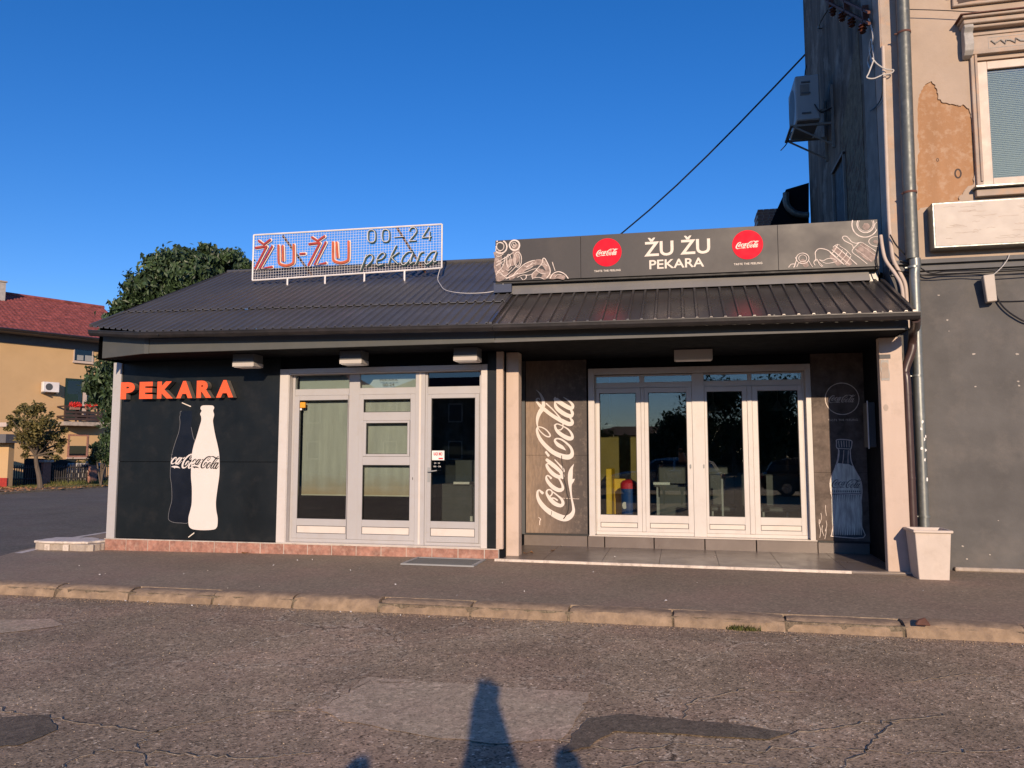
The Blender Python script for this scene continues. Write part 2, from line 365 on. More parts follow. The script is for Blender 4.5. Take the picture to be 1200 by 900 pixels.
class MB:
    def __init__(s): s.v = []; s.f = []; s.mi = []; s.smooth = False
    def add(s, vs, fs, mi=0):
        b = len(s.v)
        s.v.extend([tuple(float(c) for c in v) for v in vs])
        s.f.extend([tuple(b + i for i in f) for f in fs])
        s.mi.extend([mi] * len(fs))
        return s
    def box(s, x0, x1, y0, y1, z0, z1, mi=0):
        if x0 > x1: x0, x1 = x1, x0
        if y0 > y1: y0, y1 = y1, y0
        if z0 > z1: z0, z1 = z1, z0
        return s.add([(x0, y0, z0), (x1, y0, z0), (x1, y1, z0), (x0, y1, z0), (x0, y0, z1), (x1, y0, z1), (x1, y1, z1), (x0, y1, z1)],
                     [(0, 3, 2, 1), (4, 5, 6, 7), (0, 1, 5, 4), (1, 2, 6, 5), (2, 3, 7, 6), (3, 0, 4, 7)], mi)
    def hexa(s, p, mi=0):
        """8 corners: bottom loop then top loop, counter-clockwise from above"""
        return s.add(p, [(0, 3, 2, 1), (4, 5, 6, 7), (0, 1, 5, 4), (1, 2, 6, 5), (2, 3, 7, 6), (3, 0, 4, 7)], mi)
    def prismY(s, poly, y0, y1, mi=0, side=None):
        """poly: (x, z) outline; front face at y0 (towards the road)"""
        n = len(poly)
        a = sum(poly[i][0] * poly[(i + 1) % n][1] - poly[(i + 1) % n][0] * poly[i][1] for i in range(n))
        if a < 0: poly = poly[::-1]
        vs = [(x, y0, z) for x, z in poly] + [(x, y1, z) for x, z in poly]
        s.add(vs, [tuple(range(n)), tuple(range(2 * n - 1, n - 1, -1))], mi)
        b = len(s.v) - 2 * n
        for i in range(n):
            j = (i + 1) % n
            s.f.append((b + i, b + n + i, b + n + j, b + j)); s.mi.append(mi if side is None else side)
        return s
    def prismZ(s, poly, z0, z1, mi=0):
        n = len(poly)
        a = sum(poly[i][0] * poly[(i + 1) % n][1] - poly[(i + 1) % n][0] * poly[i][1] for i in range(n))
        if a < 0: poly = poly[::-1]
        vs = [(x, y, z0) for x, y in poly] + [(x, y, z1) for x, y in poly]
        return s.add(vs, [tuple(range(n - 1, -1, -1)), tuple(range(n, 2 * n))] + [(i, (i + 1) % n, n + (i + 1) % n, n + i) for i in range(n)], mi)
    def sheet(s, poly, z):
        n = len(poly)
        a = sum(poly[i][0] * poly[(i + 1) % n][1] - poly[(i + 1) % n][0] * poly[i][1] for i in range(n))
        if a < 0: poly = poly[::-1]
        return s.add([(x, y, z) for x, y in poly], [tuple(range(n))])
    def tube(s, pts, r, n=10, cap=True, mi=0):
        pts = [Vector(p) for p in pts]
        rs = r if hasattr(r, '__len__') else [r] * len(pts)
        prev = None
        rings = []
        for i, p in enumerate(pts):
            t = (pts[min(i + 1, len(pts) - 1)] - pts[max(i - 1, 0)]).normalized()
            if prev is None:
                a = Vector((0, 0, 1)) if abs(t.z) < 0.9 else Vector((1, 0, 0))
                u = t.cross(a).normalized()
            else:
                u = (prev - t * prev.dot(t)).normalized()
            prev = u
            v = t.cross(u)
            rings.append([p + (u * math.cos(2 * math.pi * k / n) + v * math.sin(2 * math.pi * k / n)) * rs[i] for k in range(n)])
        vs = [q for ring in rings for q in ring]
        fs = []
        for i in range(len(pts) - 1):
            for k in range(n):
                fs.append((i * n + k, i * n + (k + 1) % n, (i + 1) * n + (k + 1) % n, (i + 1) * n + k))
        if cap:
            fs.append(tuple(range(n - 1, -1, -1)))
            fs.append(tuple((len(pts) - 1) * n + k for k in range(n)))
        return s.add(vs, fs, mi)
    def build(s, name, m, parent=None, local=False, smooth=None, bevel=0.0):
        me = bpy.data.meshes.new(name)
        v = s.v
        if parent is not None and not local:
            o = world_loc(parent)
            v = [(a - o.x, b - o.y, c - o.z) for a, b, c in v]
        me.from_pydata(v, [], s.f)
        ms = m if isinstance(m, (list, tuple)) else [m]
        for q in ms: me.materials.append(M[q] if isinstance(q, str) else q)
        me.polygons.foreach_set('material_index', s.mi)
        if smooth or (smooth is None and s.smooth):
            me.polygons.foreach_set('use_smooth', [True] * len(s.f))
            try: me.set_sharp_from_angle(angle=R(40))
            except Exception: pass
        me.update()
        o = bpy.data.objects.new(name, me)
        COL.objects.link(o)
        if parent is not None: o.parent = parent
        if bevel > 0:
            bm = bmesh.new(); bm.from_mesh(me)
            bmesh.ops.remove_doubles(bm, verts=bm.verts, dist=1e-5)
            bmesh.ops.bevel(bm, geom=list(bm.edges), offset=bevel, segments=1, affect='EDGES', clamp_overlap=True)
            bm.to_mesh(me); bm.free()
        return o

def empty(name, loc, label, cat, group=None, rz=0):
    o = bpy.data.objects.new(name, None)
    o.empty_display_size = 0.1
    COL.objects.link(o)
    o.location = loc; o.rotation_euler = (0, 0, rz)
    tag(o, label, cat, group)
    return o
def tag(o, label=None, cat=None, group=None, kind=None):
    if label: o['label'] = label
    if cat: o['category'] = cat
    if group: o['group'] = group
    if kind: o['kind'] = kind
    return o
def stuff(o): o['kind'] = 'stuff'; return o
def structure(o, label=None):
    o['kind'] = 'structure'
    if label: o['label'] = label
    return o
def place(o, name, loc, parent, scale=None):
    c = o.copy(); c.name = name
    COL.objects.link(c)
    c.parent = parent; c.location = loc
    if scale: c.scale = scale
    return c

# ---- strokes: ribbons of varying width in the X-Z plane, facing the road
def catmull(pts, n=6, closed=False):
    P = [np.array(p, float) for p in pts]
    out = []
    L = len(P)
    rng = L if closed else L - 1
    for i in range(rng):
        p0 = P[(i - 1) % L] if closed else P[max(i - 1, 0)]
        p1 = P[i]; p2 = P[(i + 1) % L]
        p3 = P[(i + 2) % L] if closed else P[min(i + 2, L - 1)]
        for k in range(n):
            t = k / n
            out.append(0.5 * ((2 * p1) + (-p0 + p2) * t + (2 * p0 - 5 * p1 + 4 * p2 - p3) * t * t + (-p0 + 3 * p1 - 3 * p2 + p3) * t ** 3))
    if not closed: out.append(P[-1])
    return out

def ribbon(mb, pts, y, width=None, n=6, closed=False, smooth=True, rise=0.0004, clip=None, cap=True, mi=0):
    """pts: (x, z[, w]) in metres; the ribbon faces -Y at depth y and climbs a hair towards the viewer along its length"""
    P = [(p[0], p[1], p[2] if len(p) > 2 else width) for p in pts]
    if smooth: Q = catmull(P, n, closed)
    else: Q = [np.array(p, float) for p in P]
    if closed: Q.append(Q[0])
    L = len(Q)
    if cap and not closed:
        for end in (0, -1):
            q = Q[end]; q2 = Q[1] if end == 0 else Q[-2]
            d = q[:2] - q2[:2]; d = d / (np.linalg.norm(d) + 1e-9)
            e = np.array([*(q[:2] + d * q[2] * 0.33), q[2] * 0.62])
            if end == 0: Q.insert(0, e)
            else: Q.append(e)
        L = len(Q)
    vs = []
    for i, q in enumerate(Q):
        a = Q[max(i - 1, 0)]; b = Q[min(i + 1, L - 1)]
        if closed and (i == 0 or i == L - 1): a, b = Q[-2], Q[1]
        d = b[:2] - a[:2]; d = d / (np.linalg.norm(d) + 1e-9)
        nn = np.array([-d[1], d[0]]) * q[2] / 2
        yy = y - rise * i / L
        vs += [(q[0] + nn[0], yy, q[1] + nn[1]), (q[0] - nn[0], yy, q[1] - nn[1])]
    fs = []
    for i in range(L - 1):
        if clip:
            c = Q[i]
            if not clip(c[0], c[1]): continue
        fs.append((2 * i, 2 * i + 1, 2 * i + 3, 2 * i + 2))
    if fs: mb.add(vs, fs, mi)

def arc(cx, cz, rx, rz, a0=0, a1=360, n=18):
    return [(cx + rx * math.cos(R(a0 + (a1 - a0) * i / n)), cz + rz * math.sin(R(a0 + (a1 - a0) * i / n))) for i in range(n + 1)]

# ---- text
_txt_cache = {}
def text_poly(body, bold=0.0, shear=0.0, extrude=0.0, space=1.0, res=4):
    key = (body, bold, shear, extrude, space)
    if key in _txt_cache: return _txt_cache[key]
    c = bpy.data.curves.new('t', 'FONT')
    c.body = body; c.offset = bold; c.shear = shear; c.extrude = extrude; c.space_character = space
    c.resolution_u = res
    o = bpy.data.objects.new('t', c)
    COL.objects.link(o)
    bpy.context.view_layer.update()
    me = bpy.data.meshes.new_from_object(o.evaluated_get(bpy.context.evaluated_depsgraph_get()))
    v = np.array([x.co[:] for x in me.vertices]); f = [tuple(p.vertices) for p in me.polygons]
    nrm = [p.normal[:] for p in me.polygons]
    bpy.data.objects.remove(o); bpy.data.curves.remove(c); bpy.data.meshes.remove(me)
    _txt_cache[key] = (v, f, nrm)
    return _txt_cache[key]
def put_text(mb, body, x0, x1, z0, z1, y, depth=0.0, bold=0.0, shear=0.0, space=1.0, mi_front=0, mi_side=None):
    """fit the text into the rectangle on a plane facing -Y"""
    v, f, nrm = text_poly(body, bold, shear, 0.5 if depth > 0 else 0.0, space)
    mn = v.min(0); mx = v.max(0)
    X = x0 + (v[:, 0] - mn[0]) / (mx[0] - mn[0]) * (x1 - x0)
    Z = z0 + (v[:, 1] - mn[1]) / (mx[1] - mn[1]) * (z1 - z0)
    Yv = np.full(len(v), y) if depth == 0 else y + (0.5 - v[:, 2]) * depth
    b = len(mb.v)
    mb.v.extend(list(zip(X.tolist(), Yv.tolist(), Z.tolist())))
    for q, n in zip(f, nrm):
        mb.f.append(tuple(b + i for i in q))
        mb.mi.append(mi_front if (depth == 0 or n[2] > 0.5) else (mi_side if mi_side is not None else mi_front))

# ---- the script lettering of the drinks logo, drawn as brush strokes. (u right, v up, width) in units of its length
def _lg(base, pts):
    out = []
    for x, y, wd in pts:
        px = 620 + x / 15.0; py = base + y / 15.0
        out.append(((612 - py) / 156.0, (673 - px) / 156.0, wd / 15.0 / 156.0))
    return out
LOGO = [
    ('C1', _lg(555, [(235, 355, 50), (205, 330, 40), (178, 305, 26), (150, 320, 34), (140, 360, 42), (148, 430, 56), (195, 525, 75), (285, 625, 84), (400, 705, 96), (540, 772, 108), (650, 790, 100), (735, 745, 84), (783, 660, 55), (775, 560, 38), (752, 440, 30), (738, 330, 34), (728, 230, 50), (728, 150, 74), (730, 60, 84), (738, -20, 76), (758, -90, 44), (795, -160, 4)])),
    ('sw', _lg(555, [(750, 180, 30), (775, 130, 46), (808, 100, 6)])),
    ('o1', _lg(555, [(425, 335, 22), (500, 392, 26), (570, 455, 42), (598, 525, 55), (560, 570, 58), (470, 545, 72), (400, 492, 72), (340, 420, 55), (305, 350, 36), (322, 302, 26), (370, 294, 24), (405, 328, 26), (402, 372, 24), (370, 408, 26)])),
    ('o1b', _lg(555, [(380, 445, 26), (440, 442, 26), (500, 478, 26)])),
    ('c1', _lg(555, [(388, 92, 40), (362, 65, 28), (330, 45, 24), (302, 65, 30), (312, 120, 50), (360, 190, 64), (440, 262, 72), (530, 300, 70), (590, 280, 56), (594, 230, 42), (572, 170, 34), (535, 105, 30), (470, 40, 20)])),
    ('a1', _lg(500, [(320, 660, 20), (310, 690, 46), (352, 765, 62), (430, 845, 70), (520, 892, 66), (575, 880, 56), (575, 845, 50), (520, 780, 30), (420, 700, 24), (330, 655, 20)])),
    ('a1b', _lg(500, [(310, 590, 52), (400, 665, 74), (500, 745, 70), (570, 815, 58), (598, 880, 50), (590, 920, 30)])),
    ('a1c', _lg(500, [(455, 588, 16), (540, 680, 26), (598, 745, 36), (618, 795, 34)])),
    ('hy', _lg(500, [(298, 455, 40), (345, 520, 44)])),
    ('C2', _lg(500, [(650, 420, 12), (590, 372, 58), (520, 330, 66), (472, 280, 48), (460, 240, 34), (500, 216, 26), (580, 235, 30), (670, 300, 34), (742, 375, 44), (768, 455, 56), (750, 520, 80), (680, 545, 88), (560, 520, 84), (430, 460, 76), (320, 370, 72), (220, 262, 66), (162, 162, 56), (138, 80, 44), (138, 40, 36), (160, 8, 20), (230, 18, 20), (310, 66, 22), (372, 145, 26), (362, 182, 24), (300, 172, 22), (220, 110, 20), (172, 52, 18), (150, 5, 20), (140, -60, 34), (150, -160, 60), (190, -255, 76), (225, -300, 84)])),
    ('C2f', _lg(450, [(258, 385, 62), (248, 280, 54), (205, 180, 34), (165, 130, 18), (120, 90, 4)])),
    ('l', _lg(450, [(190, 272, 16), (175, 250, 18), (142, 250, 26), (125, 282, 28), (150, 325, 38), (205, 385, 58), (300, 468, 64), (400, 545, 64), (500, 608, 66), (600, 660, 76), (700, 706, 76), (762, 700, 72), (768, 650, 48), (730, 600, 24)])),
    ('lb', _lg(450, [(305, 340, 26), (400, 425, 22), (480, 510, 22), (545, 590, 26), (600, 655, 24)])),
    ('o2', _lg(450, [(605, 700, 20), (605, 768, 20), (565, 810, 20), (530, 812, 16)])),
    ('o2b', _lg(500, [(460, -20, 34), (480, 50, 46), (530, 110, 64), (610, 168, 70), (700, 212, 74), (762, 212, 62), (770, 160, 46), (735, 92, 34), (680, 40, 26), (610, 0, 20), (560, -26, 20), (500, -44, 20), (460, -20, 30)])),
    ('a2', _lg(450, [(462, 300, 12), (468, 355, 46), (490, 415, 64), (560, 482, 74), (660, 545, 74), (740, 570, 70), (775, 540, 54), (768, 492, 50), (720, 430, 26), (600, 340, 16)])),
    ('a2b', _lg(450, [(468, 235, 30), (480, 270, 78), (570, 335, 78), (660, 392, 78), (740, 430, 72), (780, 415, 56), (780, 370, 50), (740, 320, 34), (680, 272, 24), (615, 230, 6)])),
]
def put_logo(mb, ox, oz, length, y, rot=0.0, only=None, clip=None, mi=0, bold=1.0):
    """(ox, oz): left end of the baseline, length along the reading direction"""
    ca, sa = math.cos(rot), math.sin(rot)
    for i, (nm, st) in enumerate(LOGO):
        if only and nm not in only: continue
        pts = [(ox + (u * ca - v * sa) * length, oz + (u * sa + v * ca) * length, wd * length * bold) for u, v, wd in st]
        ribbon(mb, pts, y - i * 0.00035, n=5, rise=0.0003, clip=clip, mi=mi)

# ================================================================== THE SETTING: ground
YW, YB, YF = 11.13, 12.38, 10.21            # shop front, recess back wall, fascia
YG, YD = YW + 0.13, YB + 0.13               # glazing planes
YR, XR = 11.30, 2.87                        # old building front and its side wall
ROAD_Z = -0.12

g = MB().sheet([(-900, -900), (900, -900), (900, 1500), (-900, 1500)], ROAD_Z)
structure(g.build('road', 'road'), 'worn brown asphalt road in front of the bakery')

# pavement slab (kerb height), with the corner edge towards the side street
edge_ = [(-9.25, 7.95), (-9.75, 9.0), (-10.32, 10.07), (-10.80, 11.25), (-11.25, 13.5), (-12.3, 18.0), (-15.5, 32), (-24, 70)]
DIP = -0.048                                     # the footway falls gently towards the corner
pv = MB()
rows = [(7.95, -9.25, 0.0), (10.75, -10.60, 1.0), (13.5, -11.25, 1.0), (18.0, -12.3, 1.0), (32.0, -15.5, 1.0), (70.0, -24.0, 1.0)]
cols_ = [None, -9.0, -6.8, -4.6, -2.6, 60.0]
vs = []
for (yy, xl, k) in rows:
    for c_ in cols_:
        X = xl if c_ is None else c_
        vs.append((X, yy, DIP * k * min(1, max(0, (-2.6 - X) / 6.4))))
fs = [(i * 6 + j, i * 6 + j + 1, i * 6 + 7 + j, i * 6 + 6 + j) for i in range(5) for j in range(5)]
b_ = len(vs)
vs += [(x, y, -0.4) for x, y, z in vs]
fs += [(i * 6, i * 6 + 6, b_ + i * 6 + 6, b_ + i * 6) for i in range(5)] + [(j + 1, j, b_ + j, b_ + j + 1) for j in range(5)]
pv.add(vs, fs)
structure(pv.build('pavement', 'pavement'), 'asphalt pavement along the shop front')
# side street surface
st = MB().sheet([(-9.3, 6.0), (-10.35, 10.07), (-10.85, 11.25), (-11.3, 13.5), (-12.35, 18.0), (-15.55, 32), (-24.1, 70), (-40, 74), (-28.5, 36), (-26.9, 31.9), (-26.2, 22), (-28, 6.0)], ROAD_Z + 0.004)
structure(st.build('side_street', 'street'), 'smooth grey asphalt of the side street')
# worn edge line of the side street
el = MB()
for (a, b) in (((0, 649.5), (44, 640)), ((72, 629.5), (130, 620.5))):
    p = onZ(*a, 0.0); q = onZ(*b, 0.0)
    d = (q - p) / np.linalg.norm(q - p); nn = np.array([-d[1], d[0], 0]) * 0.07
    el.add([p + nn, p - nn, q - nn, q + nn], [(0, 1, 2, 3)])
el.v = [(a, b, DIP + 0.006) for a, b, c in el.v]
structure(el.build('edge_line', 'trim'), 'worn pale line at the pavement edge')
# far verge and the ground around the yellow house
vg = MB().prismZ([(-26.9, 31.8), (-28.4, 36), (-33, 52), (-90, 60), (-90, 10), (-27.5, 14), (-26.2, 22)], -0.3, -0.05)
structure(vg.build('grass_verge', 'soil'), 'leaf-strewn earth verge across the side street')
vk = MB()
for i in range(26):
    t0, t1 = i / 26, (i + 0.96) / 26
    a = Vector((-26.1, 20, 0)); b = Vector((-28.1, 36, 0))
    p = a.lerp(b, t0); q = a.lerp(b, t1)
    vk.hexa([(p.x, p.y, -0.14), (q.x, q.y, -0.14), (q.x - .18, q.y, -0.14), (p.x - .18, p.y, -0.14), (p.x, p.y, 0.0), (q.x, q.y, 0.0), (q.x - .18, q.y, 0.0), (p.x - .18, p.y, 0.0)])
o = vk.build('far_kerb', 'kerb'); structure(o, 'pale kerb edge of the far verge')

# kerb: every stone its own piece
kerb = bpy.data.objects.new('kerb', None); COL.objects.link(kerb); structure(kerb, 'worn concrete kerb stones along the road')
random.seed(5)
joints = [onZ(x, y, 0)[0] for x, y in ((37, 693), (127, 697), (230, 701), (328, 705), (433, 709), (545, 713), (663, 718), (788, 723), (924, 729), (1065, 735))]
xs = [joints[0] - 1.05 * k for k in range(1, 1, -1)] + joints
x = joints[0]
left = []
while x > -9.0:
    x -= 0.98; left.append(x)
xs = left[::-1] + joints
x = joints[-1]
while x < 14:
    x += 1.0; xs.append(x)
stone_mesh = {}
for i in range(len(xs) - 1):
    a, b = xs[i] + 0.012, xs[i + 1] - 0.012
    y0 = 7.73 + random.uniform(-.012, .012); y1 = 7.945; zt = 0.006 + random.uniform(-.012, .01)
    nx = 13
    mb = MB()
    prof = [(y0 - 0.015, -0.16), (y0 + .004, -0.055), (y0 + 0.03, zt - 0.025), (y0 + .07, zt - .006), (y0 + .13, zt), (y1, zt)]
    vs = []
    for k in range(nx):
        X = a + (b - a) * k / (nx - 1)
        for j, (yy, zz) in enumerate(prof):
            jit = 0.013 if 0 < j < 3 else 0.004
            endr = 0.012 if k in (0, nx - 1) and 0 < j else 0
            vs.append((X + (random.uniform(-.006, .006) if k in (0, nx - 1) else 0), yy + random.uniform(-jit, jit) + (endr if j < 3 else 0), zz + random.uniform(-jit, jit) * 0.7 - endr * 0.6))
    m_ = len(prof)
    fs = [(k * m_ + j, (k + 1) * m_ + j, (k + 1) * m_ + j + 1, k * m_ + j + 1) for k in range(nx - 1) for j in range(m_ - 1)]
    fs += [tuple(range(m_)) , tuple((nx - 1) * m_ + j for j in range(m_ - 1, -1, -1))]
    mb.add(vs, fs)
    mb.smooth = True
    mb.build('kerb_stone', 'kerb', kerb)
# dark joint bed beneath the stones
structure(MB().box(-9.2, 14, 7.75, 7.95, -0.3, -0.03).build('kerb_bed', 'tar_patch'), 'dark bed under the kerb stones')
# grit and dirt along the gutter line
rng = np.random.default_rng(3)
gr = MB()
for k in range(2600):
    X = rng.uniform(-9, 6); yy = 7.70 - abs(rng.normal(0, 0.07)); sz = rng.uniform(.003, .011)
    if yy < 7.3: continue
    a = rng.uniform(0, 6.28)
    p = [(X + sz * math.cos(a + t), yy + sz * math.sin(a + t), ROAD_Z + 0.001) for t in (0, 2.1, 4.2)]
    gr.add(p + [(X, yy, ROAD_Z + sz * 0.9)], [(0, 1, 3), (1, 2, 3), (2, 0, 3)])
stuff(tag(gr.build('grit', 'kerb'), 'loose grit gathered against the kerb'))
# loose stones on the road
gr = MB()
for k in range(2600):
    yy = 3.6 + rng.random() ** 0.8 * 4.0; X = rng.uniform(-7, 4.2); sz = rng.uniform(.002, .007)
    a = rng.uniform(0, 6.28)
    p = [(X + sz * math.cos(a + t), yy + sz * math.sin(a + t), ROAD_Z + 0.001) for t in (0, 2.1, 4.2)]
    gr.add(p + [(X, yy, ROAD_Z + sz * 0.9)], [(0, 1, 3), (1, 2, 3), (2, 0, 3)])
stuff(tag(gr.build('road_gravel', 'road_patch'), 'small loose gravel scattered over the road'))

def road_crack(pp, w_, seed, m, zoff, label):
    rr = random.Random(seed)
    P = [onZ(x, y, ROAD_Z) for x, y in pp]
    Q = []
    for a, b in zip(P, P[1:]):
        n = max(3, int(np.linalg.norm(b - a) / .045))
        for k in range(n):
            q = a + (b - a) * k / n
            Q.append((q[0] + rr.gauss(0, .014), q[1] + rr.gauss(0, .014), w_ * rr.uniform(.15, 1.3)))
    mb = MB(); vs = []
    for i, q in enumerate(Q):
        a = Q[max(0, i - 1)]; b = Q[min(len(Q) - 1, i + 1)]; d = Vector((b[0] - a[0], b[1] - a[1])).normalized()
        vs += [(q[0] - d.y * q[2] / 2, q[1] + d.x * q[2] / 2, ROAD_Z + zoff), (q[0] + d.y * q[2] / 2, q[1] - d.x * q[2] / 2, ROAD_Z + zoff)]
    mb.add(vs, [(2 * i, 2 * i + 1, 2 * i + 3, 2 * i + 2) for i in range(len(Q) - 1)])
    structure(mb.build('road_crack', m), label)
CR = [((-30, 826), (60, 842), (130, 852), (180, 858), (240, 846), (300, 834), (372, 832)), ((180, 858), (160, 872), (175, 905)), ((60, 905), (110, 880), (200, 884), (290, 890), (380, 882)), ((372, 830), (430, 800), (520, 800)), ((655, 868), (730, 880), (800, 872), (880, 880), (960, 876), (1060, 884), (1240, 876)), ((700, 905), (780, 892), (860, 896), (950, 905)),
      ((925, 860), (1000, 850), (1080, 842), (1120, 838)), ((980, 905), (1010, 884), (1030, 862), (1052, 842)), ((800, 845), (810, 822), (870, 808), (950, 812)), ((1060, 800), (1130, 790), (1230, 794))]
for i, c_ in enumerate(CR):
    road_crack(c_, .020, i, 'road_light', .0032, 'pale crumbled edge of a road crack')
    road_crack(c_, .009, i, 'road_dark', .0064, 'thin dark crack in the road')
def rough_poly(pts, jit, n=7, seed=1):
    rr = random.Random(seed)
    out = []
    for i in range(len(pts)):
        a = pts[i]; b = pts[(i + 1) % len(pts)]
        for k in range(n):
            t = k / n
            out.append((a[0] + (b[0] - a[0]) * t + rr.uniform(-jit, jit), a[1] + (b[1] - a[1]) * t + rr.uniform(-jit, jit)))
    return out
def gp(*pp): return [tuple(onZ(x, y, ROAD_Z)[:2]) for x, y in pp]
structure(MB().sheet(rough_poly(gp((432, 794), (560, 803), (692, 813), (672, 850), (655, 868), (560, 872), (400, 846), (372, 830)), 0.02, 8, 3), ROAD_Z + 0.005).build('road_patch', 'road_patch'), 'pale repaired patch in the road')
structure(MB().sheet(rough_poly(gp((690, 843), (740, 838), (800, 845), (870, 851), (925, 860), (900, 868), (800, 862), (720, 858), (690, 876), (660, 884), (672, 862)), 0.012, 4, 4), ROAD_Z + 0.009).build('tar_strip', 'tar_patch'), 'dark tar strip beside the pale patch')
structure(MB().sheet(rough_poly(gp((0, 842), (55, 838), (70, 856), (20, 874), (-30, 880)), 0.015, 4, 5), ROAD_Z + 0.005).build('tar_strip', 'tar_patch'), 'dark tar patch at the left of the road')
structure(MB().sheet(rough_poly(gp((-40, 728), (60, 726), (75, 733), (10, 742), (-40, 745)), 0.02, 4, 6), ROAD_Z + 0.005).build('road_patch', 'road_patch'), 'pale worn patch near the left of the road')

# ================================================================== BAKERY
bak = empty('bakery_building', (-3.2, YW, 0), 'single-storey bakery with black cladding, low metal roofs and white framed shop fronts', 'shop')
ZS = 3.06
# --- walls (behind the cladding)
wl = MB()
wl.box(-9.28, -6.16, YW + .02, YW + .22, 0.0, ZS)                  # left wall
wl.box(-6.24, -2.8, YW + .03, YW + .2, 2.87, ZS)                  # over the glazing
wl.box(-2.83, -2.56, YW + .03, YB + .2, 0.0, ZS)                   # between shops
wl.box(-9.28, -9.08, YW + .22, 16.6, 0.0, ZS)                     # gable side
wl.box(-9.28, 2.84, 16.4, 16.6, 0.0, ZS)
wl.build('wall', 'black_wall', bak)
wb = MB()
wb.box(-2.57, -1.46, YB + .03, YB + .2, 0.0, ZS)
wb.box(1.945, 2.86, YB + .03, YB + .2, 0.0, ZS)
wb.box(-1.46, 1.945, YB + .03, YB + .2, 2.905, ZS)
wb.box(-1.46, 1.945, YB + .06, YB + .26, -0.02, 0.235)
wb.box(2.70, 2.84, 10.98, YB + .03, 0.0, ZS)                       # right cheek of the recess
wb.build('recess_wall', 'black_wall', bak)
# --- soffit
sf = MB().prismZ([(-7.99, YF + .035), (2.78, YF + .035), (2.78, YB + .2), (-8.98, YB + .2), (-8.98, 10.56)], ZS, ZS + .03)
sf.build('soffit', 'black_wall', bak)
# --- black cladding panels left
for (z0, z1) in ((0.155, 1.39), (1.400, ZS - 0.01)):
    MB().box(-9.14, -6.235, YW, YW + .02, z0, z1).build('cladding_panel', 'black_panel', bak)
MB().box(-2.822, -2.68, YW + .0, YW + .03, 0.15, ZS - .01).build('cladding_panel', 'black_panel', bak)
# --- posts and casings
def part_box(name, m, x0, x1, y0, y1, z0, z1, parent=bak, bevel=0.004):
    return MB().box(x0, x1, y0, y1, z0, z1).build(name, m, parent, bevel=bevel)
part_box('corner_post', 'silver_frame', -9.30, -9.143, YW - .03, YW + .12, 0.14, 3.05)
part_box('trim_strip', 'cream_post', -2.676, -2.575, YW - .05, YW + .04, 0.14, ZS - .01)
part_box('pier', 'cream_post', -2.555, -2.362, 11.2, 11.42, 0.0, ZS - .01, bevel=0.008)
part_box('pier', 'cream_post', 2.565, 2.845, 10.84, 10.975, 0.0, ZS - .005, bevel=0.006)
# casing left front: jambs, reveal, head
cs = MB()
cs.box(-6.234, -6.085, YW - .012, YW + .0, 0.14, 2.87)
cs.box(-6.095, -6.075, YW, YG + .03, 0.14, 2.80)
cs.box(-2.918, -2.824, YW - .012, YW + .0, 0.14, 2.87)
cs.box(-2.925, -2.905, YW, YG + .03, 0.14, 2.80)
cs.box(-6.083, -2.92, YW - .012, YW + .0, 2.80, 2.87)
cs.box(-6.073, -2.927, YW, YG + .03, 2.782, 2.798)
cs.build('door_casing', 'white_frame', bak, bevel=0.003)
cs = MB()
cs.box(-1.458, -1.365, YB - .004, YB + .026, 0.237, 2.90)
cs.box(-1.375, -1.36, YB + .026, YD + .04, 0.25, 2.80)
cs.box(1.87, 1.945, YB - .004, YB + .026, 0.237, 2.90)
cs.box(1.868, 1.883, YB + .026, YD + .04, 0.25, 2.80)
cs.box(-1.363, 1.868, YB - .004, YB + .026, 2.80, 2.90)
cs.build('door_casing', 'white_frame', bak, bevel=0.003)

# --- glazed units: frame bars with real glass
def frame_rect(mb, x0, x1, z0, z1, y0, y1, wl_, wr, wt, wb_):
    mb.box(x0, x0 + wl_, y0, y1, z0, z1); mb.box(x1 - wr, x1, y0, y1, z0, z1)
    mb.box(x0 + wl_, x1 - wr, y0 + .0005, y1, z1 - wt, z1); mb.box(x0 + wl_, x1 - wr, y0 + .0005, y1, z0, z0 + wb_)
def seal_rect(mb, x0, x1, z0, z1, y, t=0.008):
    mb.box(x0, x0 + t, y, y + .012, z0, z1); mb.box(x1 - t, x1, y, y + .012, z0, z1)
    mb.box(x0 + t, x1 - t, y, y + .012, z1 - t, z1); mb.box(x0 + t, x1 - t, y, y + .012, z0, z0 + t)
def pane(parent, x0, x1, z0, z1, y, m='glass'):
    return MB().box(x0, x1, y, y + .006, z0, z1).build('pane', m, parent)

FR = 'silver_frame'
shop_win = empty('shop_window', (-5.0, YG, 0.15), 'silver framed shop window with lowered cream blinds left of the glass door', 'window')
fr = MB()
y0, y1 = YG - .02, YG + .05
fr.box(-6.071, -3.995, y0, y1, 0.15, 0.205)                   # bottom rail
fr.box(-6.071, -6.03, y0, y1, 0.205, 2.80); fr.box(-5.105, -4.925, y0 + .012, y1, 0.205, 2.80); fr.box(-3.99, -3.835, y0 - .02, y1, 0.15, 2.80)
fr.box(-6.03, -5.105, y0 + .004, y1, 2.45, 2.555); fr.box(-4.925, -3.99, y0 + .004, y1, 2.45, 2.555)
fr.box(-6.03, -5.105, y0 + .004, y1, 2.775, 2.80); fr.box(-4.925, -3.99, y0 + .004, y1, 2.775, 2.80)
fr.build('frame', FR, shop_win, bevel=0.004)
